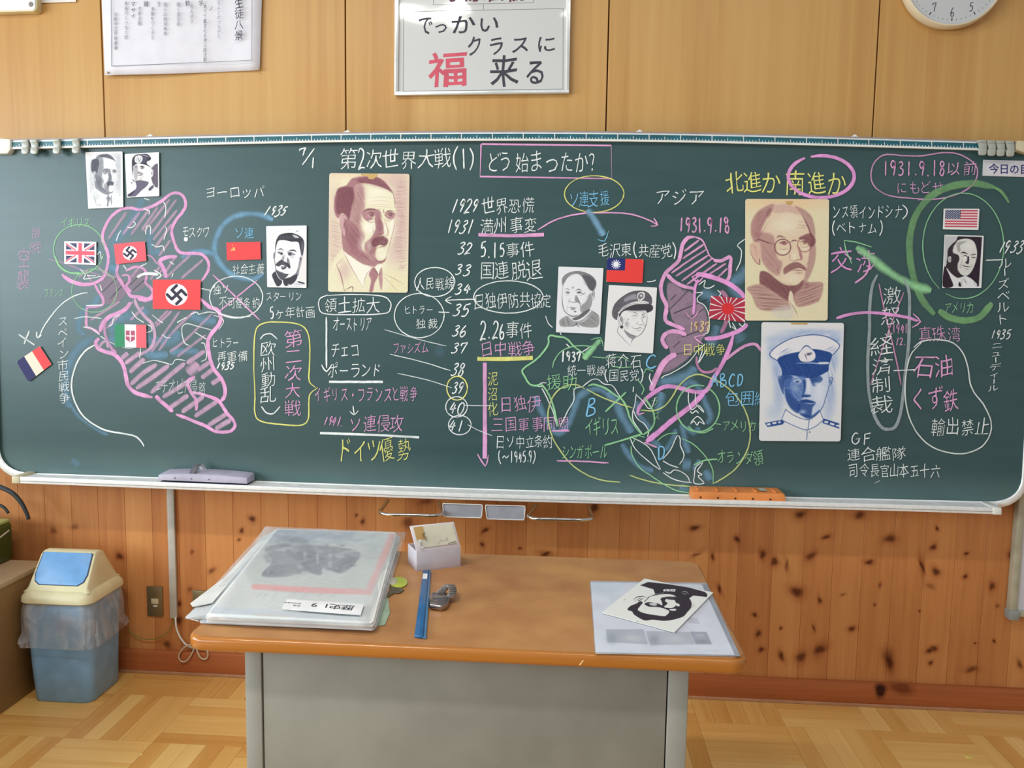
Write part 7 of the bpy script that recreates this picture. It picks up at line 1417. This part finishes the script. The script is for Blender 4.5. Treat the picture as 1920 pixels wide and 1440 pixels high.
prism('lid_tape', [onlid(.06, .40)+ln_*.0038, onlid(.26, .45)+ln_*.0038, onlid(.27, .95)+ln_*.0038, onlid(.06, .94)+ln_*.0038], -ln_*.0005, mat('tape_tan', (198, 160, 96), .5), pb)
prism('lid_tag', [onlid(.09, .10)+ln_*.0044, onlid(.17, .12)+ln_*.0044, onlid(.16, .46)+ln_*.0044, onlid(.08, .44)+ln_*.0044], -ln_*.0004, white_pl, pb)
def squig(nm, pts, r_, m_=INK): tube(nm, [onlid(u, v)+ln_*.0050 for u, v in pts], r_, m_, pb, n=5)
squig('scribble', [(.20, .60), (.27, .72), (.22, .50), (.28, .55), (.24, .38), (.30, .42)], .0005); squig('scribble', [(.11, .34), (.15, .32), (.11, .26), (.15, .24), (.11, .18)], .0005); squig('scribble', [(.5, .2), (.58, .35), (.66, .28), (.74, .42), (.72, .30)], .0003); squig('scribble', [(.72, .18), (.82, .22), (.92, .22)], .0008, mat('scribble_green', (90, 110, 90), .6))

# ---- blue ruler case
a0, a1, b0, b1 = [onZ([p], .706)[0] for p in ((777, 1191), (799, 1194), (808, 1069), (793, 1069))]
rc = empty('blue_case', onZ([(790, 1130)], ZD)[0], 'long narrow blue metal case lying in front of the plastic box', 'case'); bl = mat('case_blue', (22, 96, 150), .35, coat=.3, var=.08); bd = mat('case_blue_dark', (16, 62, 104), .35)
prism('case_body', [a0, a0*.28+a1*.72, b0*.72+b1*.28, b1], (0, 0, -.005), bl, rc, bev=.0012); prism('case_edge', [a0*.26+a1*.74, a1, b0, b0*.74+b1*.26], (0, 0, -.005), mat('case_rim', (70, 120, 160), .35), rc, bev=.0008)
prism('case_groove', [a0*.30+a1*.70+np.array([0, 0, .0003]), a0*.2+a1*.8+np.array([0, 0, .0003]), b0*.8+b1*.2+np.array([0, 0, .0003]), b0*.70+b1*.30+np.array([0, 0, .0003])], (0, 0, -.0006), bd, rc)
s_ = lambda t, w_: (a0*(1-w_)+a1*w_)*(1-t)+(b1*(1-w_)+b0*w_)*t+np.array([0, 0, .0007])
prism('case_sticker', [s_(.84, .08), s_(.84, .62), s_(.93, .62), s_(.93, .08)], (0, 0, -.0006), mat('label_white', (236, 236, 236), .5), rc)

# ---- steel wristwatch
wp = empty('wristwatch', onZ([(825, 1125)], ZD)[0], 'steel wristwatch with link bracelet beside the blue case', 'watch'); st = mat('watch_steel', (170, 160, 156), .2, metal=.95, var=.1)
cs = onZ([(804, 1117), (812, 1110), (836, 1110), (846, 1118), (838, 1132), (828, 1136), (806, 1132)], .714); prism('watch_case', cs, (0, 0, -.012), st, wp, bev=.002)
cs2 = onZ([(810, 1116), (816, 1113), (834, 1113), (840, 1119), (834, 1128), (812, 1127)], .7156); prism('watch_glass', cs2, (0, 0, -.003), mat('watch_glass', (120, 112, 114), .08, metal=.6), wp, bev=.001)
for p in ((809, 1128), (823, 1130)): q = onZ([p], .709)[0]; box('case_window', q+np.array([-.004, -.0135, -.004]), q+np.array([.004, -.011, .003]), mat('hole_dark', (40, 32, 36), .6), wp, bev=.0006)
lk = smooth_path([(826, 1112), (830, 1106), (836, 1101), (842, 1098), (847, 1101), (849, 1108), (847, 1116), (841, 1123)], 2)
for i, p in enumerate(lk[:-1]):
    z = .712+.008*math.sin(math.pi*min(1, i/len(lk)*1.1)); q = onZ([p], z)[0]; box('bracelet_link', q+np.array([-.009, -.0045, -.003]), q+np.array([.009, .0045, .003]), st, wp, bev=.0012)

# ---- printed sheet in a clear folder, and a card lying on it
pf = empty('clear_folder', onZ([(1240, 1160)], ZD)[0], 'clear plastic folder holding a printed white sheet on the right of the desk', 'folder')
zslab('folder_back', quad_round([(1106, 1089), (1325, 1093), (1388, 1230), (1116, 1225)], 3), .7012, .7003, mat('folder_clear', (196, 200, 212), .2, alpha=.6), pf)
c = Canvas(1920, 1200, .3, (228, 230, 238)); c.poly([(40, 120), (400, 120), (380, 230), (50, 240)], (214, 222, 232), .8, 40)
for q, col in (([(215, 660), (640, 660), (690, 830), (235, 805)], (176, 180, 190)), ([(660, 680), (1170, 690), (1215, 830), (715, 838)], (184, 188, 196)), ([(1165, 685), (1350, 690), (1410, 832), (1225, 830)], (150, 156, 170)), ([(1120, 530), (1245, 535), (1275, 600), (1150, 590)], (200, 200, 208))): c.poly(q, col, 1, 6, curve=False)
for x, y, rx, ry_, col in ((280, 760, 60, 60, (140, 146, 158)), (520, 760, 120, 40, (208, 208, 206)), (760, 780, 60, 60, (138, 142, 150)), (1000, 770, 140, 50, (200, 202, 204)), (1300, 800, 80, 20, (104, 110, 126)), (1270, 730, 60, 20, (196, 196, 200))): c.blob(x, y, rx, ry_, col, .8)
for k in range(8): c.line([(250, 210+k*22), (520, 214+k*22)], 5, (206, 212, 220), .8)
c.line([(1310, 900), (1500, 905)], 8, (206, 208, 214), .8)
V = []; prt = print_card('sheet_tmp', None, None, [(1108, 1092), (1316, 1096), (1378, 1228), (1117, 1223)], c, [(48, 132), (1296, 156), (1668, 948), (102, 918)], desk=.7022, thick=.0004, rad=1, dens=1.2)
for ch in list(prt.children):
    ch.parent = pf; ch.location = Vector(ORG[prt.name])-pf.location; ch.name = 'printed_page' if ch.name.startswith('print') else 'page_back'
bpy.data.objects.remove(prt)
zslab('folder_front', quad_round([(1107, 1090), (1325, 1094), (1388, 1230), (1117, 1226)], 3), .7034, .7031, mat('folder_film', (216, 222, 232), .12, alpha=.18), pf)
zslab('folder_seam', [(1318, 1094), (1325, 1094), (1388, 1230), (1379, 1230)], .7038, .7034, mat('folder_seam', (176, 180, 190), .2, alpha=.7), pf)
c = Canvas(1920, 1200, .34, (226, 228, 222)); K = (50, 44, 52)
c.poly([(600, 165), (690, 128), (900, 150), (1150, 190), (1330, 240), (1360, 270), (1350, 298), (1200, 280), (1170, 300), (1130, 330), (1000, 280), (860, 250), (770, 262), (750, 210)], K, 1, 5, curve=False)
c.poly([(1000, 270), (1150, 310), (1180, 400), (1130, 470), (1080, 520), (960, 555), (860, 565), (740, 552), (650, 560), (540, 500), (510, 460), (460, 440), (490, 400), (560, 370), (600, 345), (630, 360), (600, 400), (575, 440), (620, 470), (700, 490), (860, 512), (900, 500), (930, 460), (880, 430), (800, 410), (700, 405), (650, 375), (700, 355), (800, 370), (850, 390), (840, 340), (830, 320), (860, 300), (900, 310), (880, 340), (910, 370), (870, 410), (960, 420), (1010, 380), (990, 330)], K, 1, 5)
c.line([(690, 300), (780, 270), (900, 258), (1040, 275)], 12, K, 1); c.line([(650, 350), (700, 300)], 8, K, .9); c.poly([(870, 300), (950, 292), (1020, 305), (1010, 330), (920, 325)], K, .9, 5); c.line([(880, 290), (980, 285), (1010, 300)], 8, (224, 226, 224), .9); c.poly([(1000, 370), (1030, 370), (1050, 395), (1015, 400)], (224, 226, 224), 1, 4); c.poly([(930, 435), (1000, 430), (1000, 450), (950, 450)], (224, 226, 224), 1, 4); c.poly([(700, 370), (770, 360), (790, 390), (740, 395)], (210, 210, 210), .9, 4)
c.line([(525, 335), (560, 300), (620, 290), (680, 300)], 8, K, .9); c.line([(540, 345), (600, 310), (650, 320)], 6, K, .8); c.line([(580, 340), (620, 325)], 10, K, .8); c.poly([(865, 210), (1000, 208), (995, 235), (860, 232)], (220, 220, 220), 1, 3, curve=False); c.line([(885, 215), (900, 230)], 6, K, 1); c.line([(930, 212), (945, 230)], 6, K, 1); c.line([(960, 222), (985, 222)], 5, K, 1); c.line([(1060, 245), (1110, 235), (1150, 265)], 6, (210, 210, 214), .9); c.line([(1080, 260), (1120, 265)], 6, (190, 190, 196), .9)
c.line([(1180, 370), (1210, 390), (1170, 440)], 5, (120, 120, 126), .7); c.blob(572, 582, 14, 8, K, .8); c.blob(427, 327, 8, 6, K, .4)
print_card('portrait_card', 'white card with bold black print of a capped man, lying on the clear folder', 'portrait', [(1208.5, 1084.7), (1337.5, 1110.8), (1265, 1185.3), (1128.3, 1148.3)], c, [(650, 88), (1425, 245), (990, 692), (170, 470)], desk=.7058, thick=.0014, rad=1, dens=1.9)

bpy.data.objects.remove(_to); bpy.data.curves.remove(_tc)
